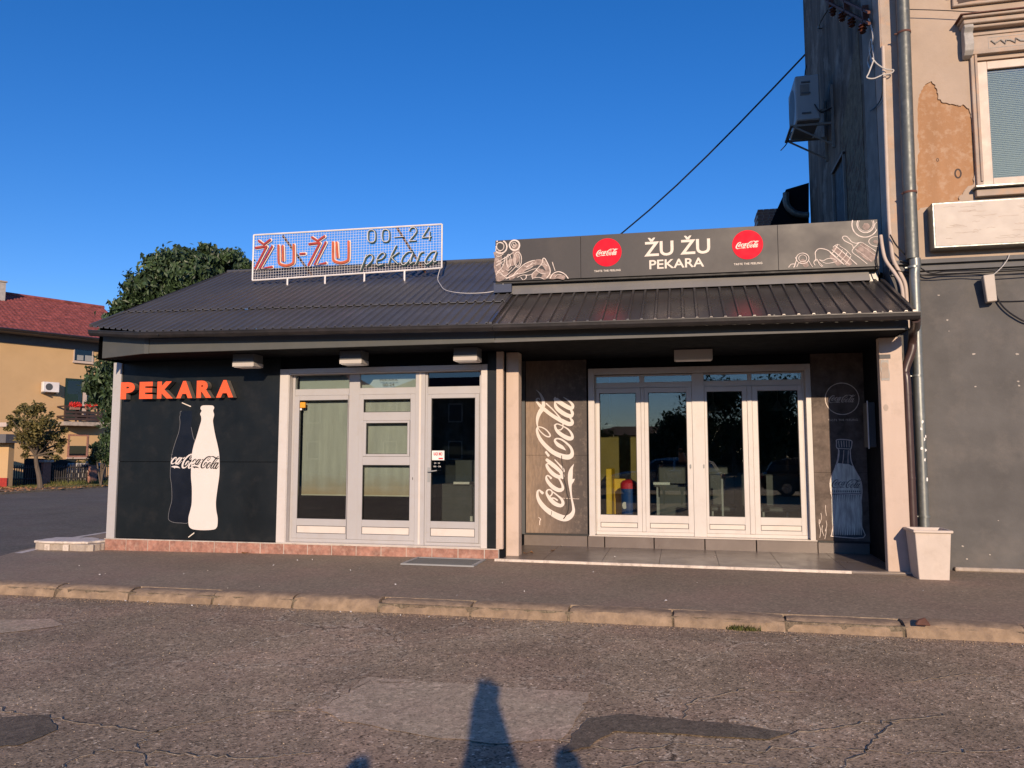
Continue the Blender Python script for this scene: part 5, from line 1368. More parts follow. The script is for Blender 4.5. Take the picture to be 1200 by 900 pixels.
# blank cream sign box
cx = empty('blank_sign_box', (5.0, YR - .1, 4.2), 'blank cream sign box with cracked film above the grey ground floor', 'sign')
MB().box(3.36, 8.0, YR - .22, YR - .001, 4.275, 4.90).build('casing', 'galv', cx, bevel=.008)
MB().box(3.385, 7.98, YR - .228, YR - .219, 4.30, 4.875).build('face', 'cream_box', cx)
mb = MB(); rr = random.Random(22)
for k in range(46):
    x = rr.uniform(3.42, 5.2); z = rr.uniform(4.33, 4.85); L_ = rr.uniform(.06, .3)
    pts = [(x + L_ * t / 5, z + rr.uniform(-.008, .008), .0035) for t in range(6)]
    ribbon(mb, pts, YR - .2285 - k * .00002, n=2, cap=False)
stuff(mb.build('film_crack', 'mould_beige', cx))

# downpipes -----------------------------------------------------------
dp = empty('downpipe', (3.12, 11.1, 0.6), 'tall galvanised grey downpipe on the old townhouse running down into the white planter', 'downpipe')
mb = MB(); mb.smooth = True
mb.tube([(3.135, 11.1, 12.1), (3.123, 11.1, 7.6), (3.10, 11.1, 5.6), (3.095, 11.1, 4.15)], .083, 16); mb.build('upper_pipe', 'galv_dark', dp)
mb = MB(); mb.smooth = True; mb.tube([(3.122, 11.1, 4.15), (3.125, 11.1, 4.06), (3.11, 11.1, 3.95), (3.10, 11.1, 2.56), (3.098, 11.1, 2.56), (3.085, 11.1, 0.5)], [.072, .072, .066, .064, .068, .064], 16); mb.build('lower_pipe', 'galv', dp)
for z, r_ in ((7.32, .09), (5.05, .09), (4.02, .078), (2.55, .074), (0.70, .074)):
    mb = MB(); mb.smooth = True; x = 3.10 if z > 2.6 else 3.09
    mb.tube([(x + (.02 if z > 6 else 0), 11.1, z), (x + (.02 if z > 6 else 0), 11.1, z + .028)], r_, 16); mb.box(x - .105, x - .06, 11.09, 11.11, z + .005, z + .02); mb.build('pipe_clamp', 'rust' if z > 4.5 else 'galv', dp)
mb = MB(); rr = random.Random(11)
for (z, a) in ((1.95, 15), (1.85, 0), (1.72, 28), (1.60, -10), (1.58, 35), (1.45, 20), (1.20, 40), (1.75, 45)):
    x = 3.088 + .066 * math.sin(R(a)); y = 11.1 - .066 * math.cos(R(a))
    mb.prismY([(x + .015 * math.cos(R(k * 60)) * rr.uniform(.6, 1.3), z + .022 * math.sin(R(k * 60)) * rr.uniform(.5, 1.6)) for k in range(6)], y - .004, y + .004)
mb.build('peeling_foil', 'white_sticker', dp)
bp_ = empty('brown_downpipe', (2.88, 10.95, 0), 'slim dark brown downpipe from the lean-to gutter beside the cream pier', 'downpipe')
mb = MB(); mb.smooth = True
mb.tube([tuple(v) for v in catmull([(2.80, 10.02, 3.16), (2.87, 10.3, 3.10), (2.965, 10.75, 3.12), (3.0, 10.93, 3.02), (2.99, 10.95, 2.88), (2.90, 10.95, 2.62), (2.905, 10.93, 2.45), (2.905, 10.93, 1.5), (2.905, 10.93, 0.02)], 5)], .055, 14); mb.build('pipe', 'brown_pipe', bp_)
for z in (2.3, 1.2): 
    mb = MB(); mb.smooth = True; mb.tube([(2.905, 10.93, z), (2.905, 10.93, z + .025)], .062, 12); mb.build('clamp', 'brown_pipe', bp_)
cp = empty('cream_conduit', (2.86, YR - .08, 4), 'pair of cream wrapped pipes curving down onto the lean-to roof edge', 'pipe')
mb = MB(); mb.smooth = True
mb.tube([tuple(v) for v in catmull([(2.885, YR - .05, 7.25), (2.868, YR - .05, 5.8), (2.862, YR - .05, 4.8), (2.866, YR - .1, 4.32), (2.89, YR - .1, 4.15), (2.965, YR - .1, 3.97), (3.005, YR - .14, 3.82), (3.01, YR - .16, 3.62), (3.01, YR - .16, 3.2)], 5)], .026, 10); mb.build('outer_pipe', 'cream_pipe', cp)
mb = MB(); mb.smooth = True
mb.tube([tuple(v) for v in catmull([(2.76, YR + .0, 4.55), (2.765, YR - .06, 4.32), (2.79, YR - .1, 4.16), (2.88, YR - .14, 3.98), (2.945, YR - .18, 3.80), (2.955, YR - .2, 3.55), (2.955, YR - .2, 3.2)], 5)], .024, 10); mb.build('inner_pipe', 'cream_pipe', cp)

def cable(name, label, pts, r=.009, m='cable', n=6, group=None, cat='cable', world=True):
    mb = MB(); mb.smooth = True
    mb.tube([tuple(v) for v in catmull(pts, n)], r, 6)
    return tag(mb.build(name, m), label, cat, group)
def cp3(pp, Y): return [tuple(float(c) for c in onY(x, y, Y)) for x, y in pp]
cable('wall_cable', 'black cable hanging from the cream conduit to the downpipe', cp3([(1043, 275), (1050, 287), (1060, 298), (1068, 305)], YR - .15), .010)
cable('wall_cable', 'upper black cable along the moulding behind the downpipe', cp3([(1055, 306), (1075, 312), (1090, 320), (1110, 318), (1150, 317), (1200, 315), (1260, 312)], YR - .13), .009)
cable('wall_cable', 'lower black cable sagging under the moulding from the downpipe', cp3([(1047, 316), (1070, 321), (1095, 323), (1130, 321), (1165, 322), (1215, 319)], YR - .12), .007)
cable('wall_cable', 'looped pale cable above the floodlight on the grey wall', cp3([(1164, 322), (1173, 314), (1180, 305), (1183, 298)], YR - .14), .006, 'cable_white')
cable('wall_cable', 'black cable drooping right from the floodlight box', cp3([(1166, 342), (1170, 352), (1178, 362), (1190, 371), (1205, 378), (1240, 386)], YR - .05), .011)
cable('wall_cable', 'thin grey cable running level right of the floodlight', cp3([(1168, 353), (1185, 353), (1210, 352), (1250, 350)], YR - .02), .006)
cable('wall_cable', 'thin dark cable strung over the beige wall above the window hood', cp3([(1066, 11), (1100, 12), (1150, 14), (1200, 12), (1260, 9)], YR - .14), .006)
cable('tail_cable', 'black cable looping at the right end of the sign board', [(2.74, YBd - .01, 4.5), (2.71, YBd - .03, 4.35), (2.68, YBd - .04, 4.2), (2.70, YBd - .02, 4.08), (2.72, YBd + .0, 4.0)], .008)
fb = empty('wall_floodlight', (4.03, YR - .15, 3.7), 'cream box floodlight tilted on the dark grey wall', 'lamp')
mb = MB(); mb.hexa([(3.985, YR - .17, 3.53), (4.105, YR - .17, 3.54), (4.12, YR - .05, 3.54), (4.0, YR - .05, 3.53), (3.94, YR - .21, 3.88), (4.075, YR - .21, 3.895), (4.09, YR - .08, 3.895), (3.955, YR - .08, 3.88)]); mb.build('housing', 'cream_box', fb, bevel=.008)
mb = MB(); mb.box(4.0, 4.06, YR - .12, YR - .001, 3.66, 3.74); mb.build('bracket', 'ac_dark', fb)

# planter ----------------------------------------------------------------
pt = empty('planter', (2.98, 10.63, 0), 'square tapered white planter standing at the foot of the downpipe', 'planter')
mb = MB()
def ring4(x0, x1, y0, y1, z): return [(x0, y0, z), (x1, y0, z), (x1, y1, z), (x0, y1, z)]
R_ = [ring4(2.815, 3.155, 10.43, 10.77, 0.0), ring4(2.780, 3.185, 10.395, 10.80, .565), ring4(2.758, 3.205, 10.37, 10.82, .568), ring4(2.758, 3.205, 10.37, 10.82, .600), ring4(2.785, 3.175, 10.395, 10.79, .600), ring4(2.81, 3.15, 10.42, 10.765, .40)]
vs = [p for r_ in R_ for p in r_]
mb.add(vs, [(4 * i + k, 4 * i + (k + 1) % 4, 4 * i + 4 + (k + 1) % 4, 4 * i + 4 + k) for i in range(5) for k in range(4)] + [(20, 21, 22, 23)])
mb.build('pot', 'planter', pt, bevel=.006)
MB().box(2.80, 3.16, 10.41, 10.775, .38, .42).build('soil', 'soil', pt)

# AC unit on the side wall ---------------------------------------------------
ac = empty('wall_ac_unit', (2.5, 14.8, 8.0), 'weathered white air conditioner on a steel bracket on the shaded side wall', 'air conditioner')
MB().box(2.18, 2.60, 14.45, 15.35, 7.62, 8.48).build('casing', 'ac_body', ac, bevel=.02)
mb = MB(); mb.prismY([(2.26, 8.1), (2.42, 8.1), (2.42, 8.3), (2.26, 8.3)], 14.44, 14.449); mb.build('valve_cover', 'side_strip', ac)
mb = MB()
for z in (8.33, 8.12, 7.74): mb.box(2.28, 2.44, 14.435, 14.448, z, z + .03)
mb.build('handle_slot', 'ac_dark', ac)
mb = MB(); mb.add([(2.176, 14.95 + .36 * math.cos(R(k * 20)), 8.05 + .36 * math.sin(R(k * 20))) for k in range(18)], [tuple(range(18))]); mb.build('fan_grille', 'ac_dark', ac)
mb = MB()
for yy in (14.55, 15.25):
    mb.box(2.08, 2.86, yy - .02, yy + .02, 7.545, 7.585); mb.box(2.80, 2.845, yy - .018, yy + .018, 7.1, 8.3)
    mb.tube([(2.15, yy, 7.55), (2.83, yy, 7.15)], .018, 6)
mb.box(2.62, 2.86, 14.54, 14.57, 7.8, 7.84); mb.box(2.08, 2.12, 14.5, 15.3, 7.55, 7.58)
mb.build('bracket', 'side_strip', ac)
mb = MB(); mb.tube([tuple(v) for v in catmull([(2.5, 14.43, 7.9), (2.55, 14.40, 7.78), (2.62, 14.42, 7.72), (2.72, 14.5, 7.8), (2.84, 14.55, 7.86)], 4)], .012, 5)
mb.tube([tuple(v) for v in catmull([(2.15, 14.9, 7.6), (2.05, 14.8, 7.35), (1.93, 14.75, 7.2)], 4)], .010, 5)
mb.build('hose', 'cable', ac)

# power rack with insulators on the side wall -----------------------------------
ra = empty('power_rack', (2.8, 13, 9.2), 'rusty steel rack with brown insulators high on the shaded side wall', 'power bracket')
mb = MB()
XK = XR - .09
rp0 = onX(968, 2, XK); rp1 = onX(1019, 29, XK)
for dz in (0, .17):
    p_, q2_ = rp0, rp1
    mb.hexa([(XK - .02, p_[1], p_[2] + dz), (XK + .02, p_[1], p_[2] + dz), (XK + .02, q2_[1], q2_[2] + dz), (XK - .02, q2_[1], q2_[2] + dz), (XK - .02, p_[1], p_[2] + .04 + dz), (XK + .02, p_[1], p_[2] + .04 + dz), (XK + .02, q2_[1], q2_[2] + .04 + dz), (XK - .02, q2_[1], q2_[2] + .04 + dz)])
for t in (.1, .5, .9):
    c_ = rp0 + (rp1 - rp0) * t
    mb.box(XK - .02, XR, c_[1] - .02, c_[1] + .02, c_[2] - .06, c_[2] + .25)
mb.build('rail', 'rust', ra)
for (yy, zz) in [(float((rp0 + (rp1 - rp0) * t)[1]), float((rp0 + (rp1 - rp0) * t)[2]) - .01) for t in (.25, .48, .70, .92)]:
    mb = MB(); mb.smooth = True
    mb.tube([(XK - .04, yy, zz), (XK - .04, yy, zz - .04), (XK - .04, yy, zz - .05), (XK - .04, yy, zz - .09), (XK - .04, yy, zz - .10), (XK - .04, yy, zz - .14), (XK - .04, yy, zz - .16)], [.03, .06, .035, .065, .035, .05, .02], 10); mb.build('insulator', 'insulator', ra)
Yc = 11.9
cable('hanging_cable', 'pale knotted cable dangling down the shaded side wall', [tuple(float(c) for c in onX(x, y, XR - .06)) for x, y in ((1018, 22), (1022, 35), (1023, 48), (1020, 60), (1017, 72), (1020, 80), (1024, 72), (1023, 58), (1021, 46), (1019, 58), (1022, 74))], .011, 'cable_white')
cable('hanging_cable', 'pale cable loop reaching across the corner of the townhouse', cp3([(1024, 70), (1021, 78), (1018, 86), (1016, 91), (1024, 92), (1034, 88), (1044, 86), (1047, 82), (1038, 81), (1028, 75), (1022, 68)], YR - .12), .009, 'cable_white')
cable('hanging_cable', 'thin cable dropping from the corner down the side wall', [tuple(float(c) for c in onX(x, y, XR - .05)) for x, y in ((1034, 88), (1034, 100), (1033, 114), (1027, 124), (1020, 130))], .009)
# overhead line
a = _c + ray(951, 56) * 17.0; b = _c + ray(560, 372) * 26.0
pts = []
for t in np.linspace(0, 1, 14):
    p = a + (b - a) * t; p = p.copy(); p[2] -= 0.9 * math.sin(math.pi * t); pts.append(tuple(p))
ln = tag(MB().tube(pts, .020, 6).build('overhead_cable', 'cable'), 'black overhead cable slanting from the old townhouse to behind the sign board', 'cable')
mb = MB(); mb.tube([tuple(v) for v in catmull([tuple(a), (a[0] - .15, a[1] - .1, a[2] - .5), (a[0] - .25, a[1] - .3, a[2] - .95), (2.2, 15.2, 8.5)], 5)], .012, 5)
mb.tube([tuple(v) for v in catmull([tuple(a), (a[0] + .3, a[1] - .6, a[2] + .1), (2.7, 14.9, 9.6), (2.76, 14.3, 9.6)], 5)], .012, 5)
tag(mb.build('drop_cable', 'cable'), 'cables dropping from the overhead line to the air conditioner', 'cable')

# rear wing with dark eave and brick chimney stub
rw = empty('rear_wing', (2.4, 17.6, 6.5), 'dark eave of a low rear wing behind the sign board', 'building')
mb = MB(); q_ = cp3([(948, 214), (921, 222), (903, 262), (910, 275), (948, 275)], 17.5)
mb.prismY([(p[0], p[2]) for p in q_], 17.5, 21); mb.build('roof', 'black_wall', rw)
mb = MB(); mb.box(1.2, 2.86, 17.6, 21, 0, 6.55); mb.build('wall', 'side_wall', rw)
mb = MB(); mb.smooth = True; mb.tube([tuple(v) for v in catmull(cp3([(921, 226), (922, 240), (930, 249), (940, 252), (948, 252)], 17.4), 5)], .07, 10); mb.build('rain_pipe', 'galv_dark', rw)
ch = empty('brick_chimney', (2.1, 19, 6.5), 'small red brick chimney stub behind the sign board', 'chimney')
mb = MB(); q_ = cp3([(887, 249), (903, 246), (912, 246), (912, 285), (887, 285)], 19); mb.prismY([(p[0], p[2]) for p in q_], 19, 19.6); mb.build('mortar_core', 'grout', ch)
bm_ = MB().box(0, .125, 0, .62, 0, .06).build('brick', 'brick', ch, local=True)
wl0 = world_loc(ch); xb0 = q_[0][0] - .01; zb0 = q_[3][2]
k = 0
for r_ in range(13):
    for c_ in range(4):
        loc = (xb0 + c_ * .135 + (.03 if r_ % 2 else 0) - wl0.x, 18.985 - wl0.y, zb0 + r_ * .072 - wl0.z)
        if zb0 + r_ * .072 > q_[1][2] - .03: continue
        if k == 0: bm_.location = loc
        else: place(bm_, 'brick', loc, ch)
        k += 1

# ================================================================== INTERIORS
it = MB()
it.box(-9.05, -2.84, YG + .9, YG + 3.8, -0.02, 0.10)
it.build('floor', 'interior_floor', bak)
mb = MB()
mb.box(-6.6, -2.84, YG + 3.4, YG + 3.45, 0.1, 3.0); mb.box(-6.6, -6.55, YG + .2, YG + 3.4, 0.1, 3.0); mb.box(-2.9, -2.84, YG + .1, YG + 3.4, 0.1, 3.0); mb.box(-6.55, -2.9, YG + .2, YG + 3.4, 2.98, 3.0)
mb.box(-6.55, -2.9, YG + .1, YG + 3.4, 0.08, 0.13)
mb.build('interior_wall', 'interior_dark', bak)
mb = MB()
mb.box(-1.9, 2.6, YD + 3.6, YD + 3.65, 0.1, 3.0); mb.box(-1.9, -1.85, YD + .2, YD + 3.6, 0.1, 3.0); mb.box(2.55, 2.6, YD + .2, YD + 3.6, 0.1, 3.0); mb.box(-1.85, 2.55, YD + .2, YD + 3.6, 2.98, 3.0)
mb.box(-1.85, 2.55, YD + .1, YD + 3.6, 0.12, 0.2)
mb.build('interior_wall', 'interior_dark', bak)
MB().box(-1.84, -.78, YD + 1.62, YD + 1.7, 0.2, 2.95).build('interior_partition', 'olive_wall', bak)
MB().box(-.5, 2.5, YD + 3.50, YD + 3.58, 0.2, 1.3).build('interior_dado', 'counter', bak)
for (x, z) in ((-1.22, 2.02), (.55, 2.25), (1.6, 2.25)):
    mb = MB(); mb.smooth = True; mb.tube([(x, YD + 1.1, z + .16), (x, YD + 1.1, z + .1), (x, YD + 1.1, z)], [.02, .05, .12], 12); mb.tube([(x, YD + 1.1, z + .16), (x, YD + 1.1, 2.98)], .006, 5); mb.build('pendant_lamp', 'ac_body', bak)
dc = empty('display_counter', (-3.4, YG + 1.4, 0.13), 'grey bakery counter with lit glass case seen through the shop door', 'counter')
MB().box(-3.95, -3.42, YG + 1.2, YG + 1.9, .13, 1.02).build('front_panel', 'counter', dc, bevel=.01)
MB().box(-3.38, -2.95, YG + 1.1, YG + 1.9, .13, 1.0).build('cabinet', 'counter', dc, bevel=.01)
MB().box(-3.72, -3.45, YG + 1.12, YG + 1.18, 1.02, 1.06).build('worktop_edge', 'wire_white', dc)
MB().box(-3.42, -3.38, YG + 1.08, YG + 1.12, 0.16, 0.50).build('table_leg', 'wire_white', dc)
mb = MB(); frame_rect(mb, -3.36, -3.0, 1.02, 1.42, YG + 1.1, YG + 1.12, .02, .02, .02, .02); mb.build('case_frame', 'ac_body', dc)
for (x, z, m_) in ((-3.33, 1.05, 'white_sticker'), (-3.25, 1.08, 'concrete'), (-3.14, 1.05, 'white_sticker'), (-3.07, 1.09, 'yellow')):
    MB().box(x, x + .06, YG + 1.2, YG + 1.28, z, z + (.28 if x < -3.3 else .1)).build('goods', m_, dc, bevel=.01)
MB().box(-3.75, -3.45, YG + 1.3, YG + 1.4, 1.05, 1.42).build('scale', 'counter', dc, bevel=.01)
def sit(name, label, cat, parts, loc):
    e = empty(name, loc, label, cat)
    for nm, mb, m in parts: mb.build(nm, m, e, bevel=.008)
    return e
mb1 = MB().box(-1.255, -1.16, 13.1, 13.75, 0.2, 1.27); mb2 = MB().box(-1.155, -0.86, 13.5, 13.75, 0.2, 1.09)
sit('yellow_cabinet', 'bright yellow low cabinet behind the left folding door', 'cabinet', [('side_panel', mb1, 'yellow'), ('front_panel', mb2, 'yellow')], (-1.0, 13.4, .2))
bn = empty('waste_bin', (-.86, 12.95, .2), 'round blue bin with red domed lid behind the left folding door', 'bin')
mb = MB(); mb.smooth = True; mb.tube([(-.865, 12.97, .2), (-.865, 12.97, .95)], [.125, .135], 20); mb.build('body', 'blue', bn)
mb = MB(); mb.smooth = True; mb.tube([(-.865, 12.97, .951), (-.865, 12.97, 1.04), (-.865, 12.97, 1.08), (-.865, 12.97, 1.10)], [.14, .14, .10, .03], 20); mb.build('lid', 'red', bn)
mb = MB(); mb.prismY([(-.93 + .04 * math.cos(R(k * 30)), .68 + .06 * math.sin(R(k * 30))) for k in range(12)], 12.845, 12.86); mb.build('emblem', 'wire_white', bn)
ta = empty('cafe_table', (-.1, 13.3, .2), 'dark cafe table with papers behind the second folding door', 'table')
MB().box(-.45, .12, 13.1, 13.8, .98, 1.01).build('tabletop', 'counter', ta)
for x in (-.42, .08): 
    for y in (13.13, 13.76): MB().box(x, x + .03, y, y + .03, .2, .98).build('leg', 'ac_body', ta)
tag(MB().box(-.47, -.2, 13.12, 13.3, 1.011, 1.05).build('paper_stack', 'blind'), 'stack of cream paper on the dark cafe table', 'papers')
ce = empty('chair_row', (1.1, 13.6, .2), 'row of dark padded seats behind the right folding doors', 'bench')
for x in (.45, .98, 1.25, 1.62):
    MB().box(x, x + .42, 13.6, 13.68, .65, 1.18).build('backrest', 'counter', ce, bevel=.02); MB().box(x, x + .42, 13.2, 13.62, .58, .66).build('seat', 'counter', ce, bevel=.02)
    MB().box(x + .02, x + .05, 13.22, 13.25, .2, .58).build('leg', 'ac_body', ce)
MB().box(.62, .65, 13.0, 13.03, .2, 1.12).build('post', 'ac_body', ce)

# ================================================================== GROUND DETAILS
gm = empty('floor_grate', (-3.3, 10.6, 0), 'framed metal foot grate set in the pavement before the shop door', 'grate')
gq = [onZ(a, b)[:2] for a, b in ((470, 662.5), (557, 664.5), (570, 656.5), (489, 655))]
gx0, gx1, gy0, gy1 = -3.83, -2.78, 10.23, 10.93
mb = MB(); mb.box(gx0, gx1, gy0, gy0 + .045, 0, .018); mb.box(gx0, gx1, gy1 - .045, gy1, 0, .018); mb.box(gx0, gx0 + .045, gy0 + .045, gy1 - .045, 0, .018); mb.box(gx1 - .045, gx1, gy0 + .045, gy1 - .045, 0, .018)
mb.build('rim', 'ac_body', gm)
MB().box(gx0 + .04, gx1 - .04, gy0 + .04, gy1 - .04, .001, .006).build('pit', 'tar_patch', gm)
for k in range(20):
    y = gy0 + .06 + k * (gy1 - gy0 - .12) / 20
    MB().box(gx0 + .045, gx1 - .045, y, y + .012, .004, .015).build('grate_bar', 'ac_dark', gm)
lg = MB()
rr = random.Random(14)
pts = rough_poly([(-10.42, 10.88), (-9.33, 10.86), (-9.33, 11.22), (-9.9, 11.5), (-10.5, 11.36)], .035, 6, 7)
lo = empty('broken_concrete_ledge', (-9.9, 11.1, 0), 'broken concrete ledge on the pavement left of the bakery corner', 'ledge')
lg.prismZ(pts, -.08, .06); o = lg.build('ledge_base', 'concrete', lo, bevel=.008)
lg = MB(); lg.prismZ(rough_poly([(-10.46, 10.84), (-9.9, 10.83), (-9.45, 10.9), (-9.34, 11.2), (-9.9, 11.48), (-10.52, 11.34)], .03, 5, 8), .061, .10); lg.build('ledge_cap', 'trim', lo, bevel=.01)
lg = MB()
for k in range(3):
    X = -10.25 + k * .31 + .08 * rr.random(); lg.prismZ([(X, 10.845), (X + .07 + .05 * rr.random(), 10.84), (X + .1, 10.87), (X, 10.88)], -.06, .05)
lg.build('chipped_render', 'trim', lo)
# fallen leaves and litter
def dead_leaf(x, y, z, s_, a, label, m='dead_leaf', cat='leaf', name='fallen_leaf'):
    mb = MB()
    P = [(-1, 0), (-.5, .45), (.1, .5), (.6, .3), (1, 0), (.6, -.35), (0, -.5), (-.5, -.4)]
    vs = [(x + s_ * (u * math.cos(a) - v * math.sin(a)), y + s_ * (u * math.sin(a) + v * math.cos(a)), z + s_ * (.15 + .35 * u * u + .25 * v)) for u, v in P] + [(x, y, z + .004)]
    mb.add(vs, [(i, (i + 1) % 8, 8) for i in range(8)])
    return tag(mb.build(name, m), label, cat, 'fallen leaves and litter')
dl = [((288, 649), .085, 'curled orange leaf on the pavement against the red tiles', 'dead_leaf'), ((617, 649), .06, 'orange leaf on the recess floor beside the left pier', 'dead_leaf'), ((623, 648), .055, 'red-brown leaf touching another on the recess floor', 'dead_leaf'), ((648, 645.5), .05, 'small orange leaf under the script panel', 'dead_leaf'),
      ((801, 722), .05, 'white scrap lying against the kerb below the trim', 'litter'), ((780, 705), .035, 'tiny white scrap on the pavement right of centre', 'litter'), ((660, 640.5), .05, 'white scrap under the script panel edge', 'litter'), ((720, 653), .03, 'white speck on the recess floor before the doors', 'litter')]
for (pp, s_, lab, m_) in dl:
    z = -.04 if pp[0] < 300 else -.11 if pp[1] > 715 and pp[0] < 900 and pp[0] > 790 else (.045 if pp[0] > 600 and pp[1] < 660 else .002)
    p = onZ(*pp, z)
    dead_leaf(p[0], p[1], z, s_, rr.uniform(0, 6), lab, m_, 'leaf' if m_ == 'dead_leaf' else 'litter', 'fallen_leaf' if m_ == 'dead_leaf' else 'paper_scrap')
mb = MB()
for k in range(70):
    X = rr.uniform(-8.5, 5); y = rr.choice([rr.uniform(7.55, 7.72), rr.uniform(8, 10.7)]); z = ROAD_Z if y < 7.73 else 0
    s_ = rr.uniform(.004, .014); a = rr.uniform(0, 6)
    mb.add([(X + s_ * math.cos(a + t), y + s_ * math.sin(a + t), z + .003 + (.01 if t > 3 else 0)) for t in (0, 1.5, 3.1, 4.6)], [(0, 1, 2, 3)])
stuff(tag(mb.build('crumbs', 'litter'), 'small pale crumbs and chips scattered on the pavement'))
sn = empty('stone', (2.35, 7.8, 0), 'dark broken stone lying on the kerb at the right', 'stone')
p = onZ(1080, 733, 0.0)
mb = MB(); bmh = [(-.06, -.03, 0), (.07, -.035, 0), (.08, .03, 0), (-.05, .035, 0), (-.035, -.02, .045), (.02, -.025, .075), (.04, .02, .06), (-.02, .02, .05)]
mb.hexa([(p[0] + a, p[1] + b, c + .005) for a, b, c in bmh]); o = mb.build('rock', 'rust', sn, bevel=.008)
# weeds at the kerb
def blades(n, cx, cy, rx, ry, z, h0, h1, seed, name, label, m='grass', w0=.006):
    r2 = np.random.default_rng(seed); mb = MB()
    for k in range(n):
        a = r2.uniform(0, 6.28); d = math.sqrt(r2.random()); x = cx + rx * d * math.cos(a); y = cy + ry * d * math.sin(a)
        h = r2.uniform(h0, h1); b = r2.uniform(0, 6.28); l = h * r2.uniform(.2, .7); w_ = w0 * r2.uniform(.6, 1.5)
        dx, dy = -math.sin(b) * w_, math.cos(b) * w_
        mb.add([(x - dx, y - dy, z), (x + dx, y + dy, z), (x + dx * .7 + l * .4 * math.cos(b), y + dy * .7 + l * .4 * math.sin(b), z + h * .6), (x - dx * .7 + l * .4 * math.cos(b), y - dy * .7 + l * .4 * math.sin(b), z + h * .6), (x + l * math.cos(b), y + l * math.sin(b), z + h)], [(0, 1, 2, 3), (3, 2, 4)])
    return stuff(tag(mb.build(name, m), label))
p = onZ(870, 733, ROAD_Z)
blades(160, p[0], 7.70, .16, .03, ROAD_Z, .02, .06, 3, 'weeds', 'small green weeds sprouting at the foot of the kerb')

# ================================================================== TREES
def tube_limbs(mb, root, tips, r0, rnd):
    for t in tips:
        a = Vector(root); b = Vector(t); mid = a.lerp(b, .5) + Vector((rnd.uniform(-.2, .2), rnd.uniform(-.2, .2), rnd.uniform(.05, .35))) * (b - a).length * .3
        mb.tube([tuple(v) for v in catmull([tuple(a), tuple(mid), tuple(b)], 4)], [r0 * (1 - .75 * i / 8) for i in range(9)], 7)
def leaf_crown(blobs, n, size, seed, flat=.55, shell=.55, droop=.5):
    """blobs: (x,y,z,r); many small folded leaves through each volume"""
    r2 = np.random.default_rng(seed)
    wts = np.array([b[3] ** 2 for b in blobs]); wts = wts / wts.sum()
    idx = r2.choice(len(blobs), n, p=wts)
    B = np.array(blobs)[idx]
    d = r2.normal(size=(n, 3)); d /= np.linalg.norm(d, axis=1)[:, None]
    rad = (shell + (1 - shell) * r2.random(n) ** .7) * B[:, 3] * (1 + .15 * r2.normal(size=n))
    lump = 1 + .16 * np.sin(d[:, 0] * 7 + B[:, 0] * 3) * np.sin(d[:, 1] * 6 + B[:, 1]) + .12 * np.sin(d[:, 2] * 9 + B[:, 2] * 2)
    c = B[:, :3] + d * (rad * lump)[:, None] * np.array([1, 1, .9])
    # leaf frame: normals roughly outwards, tips hanging
    nrm = d + r2.normal(size=(n, 3)) * flat; nrm /= np.linalg.norm(nrm, axis=1)[:, None]
    tip = r2.normal(size=(n, 3)) + np.array([0, 0, -droop * 2]); tip -= nrm * (tip * nrm).sum(1)[:, None]; tip /= np.linalg.norm(tip, axis=1)[:, None]
    sd = np.cross(nrm, tip)
    s_ = size * r2.uniform(.6, 1.35, n)[:, None]
    v0 = c - tip * s_; v2 = c + tip * s_ - nrm * s_ * .25
    v1 = c + sd * s_ * .5 + nrm * s_ * .12; v3 = c - sd * s_ * .5 + nrm * s_ * .12
    V = np.stack([v0, v1, v2, v3], 1).reshape(-1, 3)
    F = [(4 * i, 4 * i + 1, 4 * i + 2) for i in range(n)] + [(4 * i, 4 * i + 2, 4 * i + 3) for i in range(n)]
    return V, F
def crown_obj(V, F, m, parent, name='crown'):
    me = bpy.data.meshes.new(name)
    o_ = world_loc(parent); V = V - np.array([o_.x, o_.y, o_.z])
    me.from_pydata(V.tolist(), [], F); me.materials.append(M[m]); me.update()
    o = bpy.data.objects.new(name, me); COL.objects.link(o); o.parent = parent
    return o
def px_blobs(lst, D, seed, dj=.5):
    rr = random.Random(seed); out = []
    for (x, y, r_) in lst:
        dd = D + rr.uniform(-dj, dj)
        p = _c + ray(x, y) * dd
        out.append((p[0], p[1], p[2], r_ * dd / FPX))
    return out
D1 = 25.0
bl_ = px_blobs([(225, 326, 34), (258, 322, 26), (200, 330, 26), (183, 340, 24), (170, 352, 22), (245, 350, 40), (205, 365, 40), (160, 372, 24), (150, 385, 26), (138, 372, 12), (275, 345, 16), (288, 350, 14), (225, 400, 55), (170, 420, 45), (126, 446, 23), (122, 462, 18), (108, 452, 11), (150, 485, 27), (150, 512, 24), (152, 535, 22), (140, 470, 20), (232, 303, 12), (250, 298, 11), (196, 308, 12), (266, 302, 9), (298, 340, 13), (305, 346, 10), (290, 330, 8), (215, 300, 10), (168, 335, 11), (152, 355, 11), (240, 292, 8), (190, 315, 22), (272, 304, 15), (164, 338, 20), (287, 314, 12), (212, 305, 18), (145, 360, 14)], D1, 1, 1.1)
base = _c + ray(172, 560) * D1
tr = empty('walnut_tree', (base[0], base[1], -0.05), 'large dark green walnut tree rising behind the bakery roof', 'tree')
V, F = leaf_crown(bl_, 46000, .10, 4, flat=.5, shell=.45, droop=.7)
crown_obj(V, F, 'walnut_leaf', tr)
mb = MB(); mb.smooth = True; cx_ = np.mean([b[:3] for b in bl_[:12]], axis=0)
mb.tube([(base[0], base[1], -.1), (base[0] + .1, base[1], 1.5), (base[0] + .3, base[1], 3.0), (cx_[0], cx_[1], cx_[2] - 1)], [.32, .26, .2, .1], 10); mb.build('trunk', 'bark', tr)
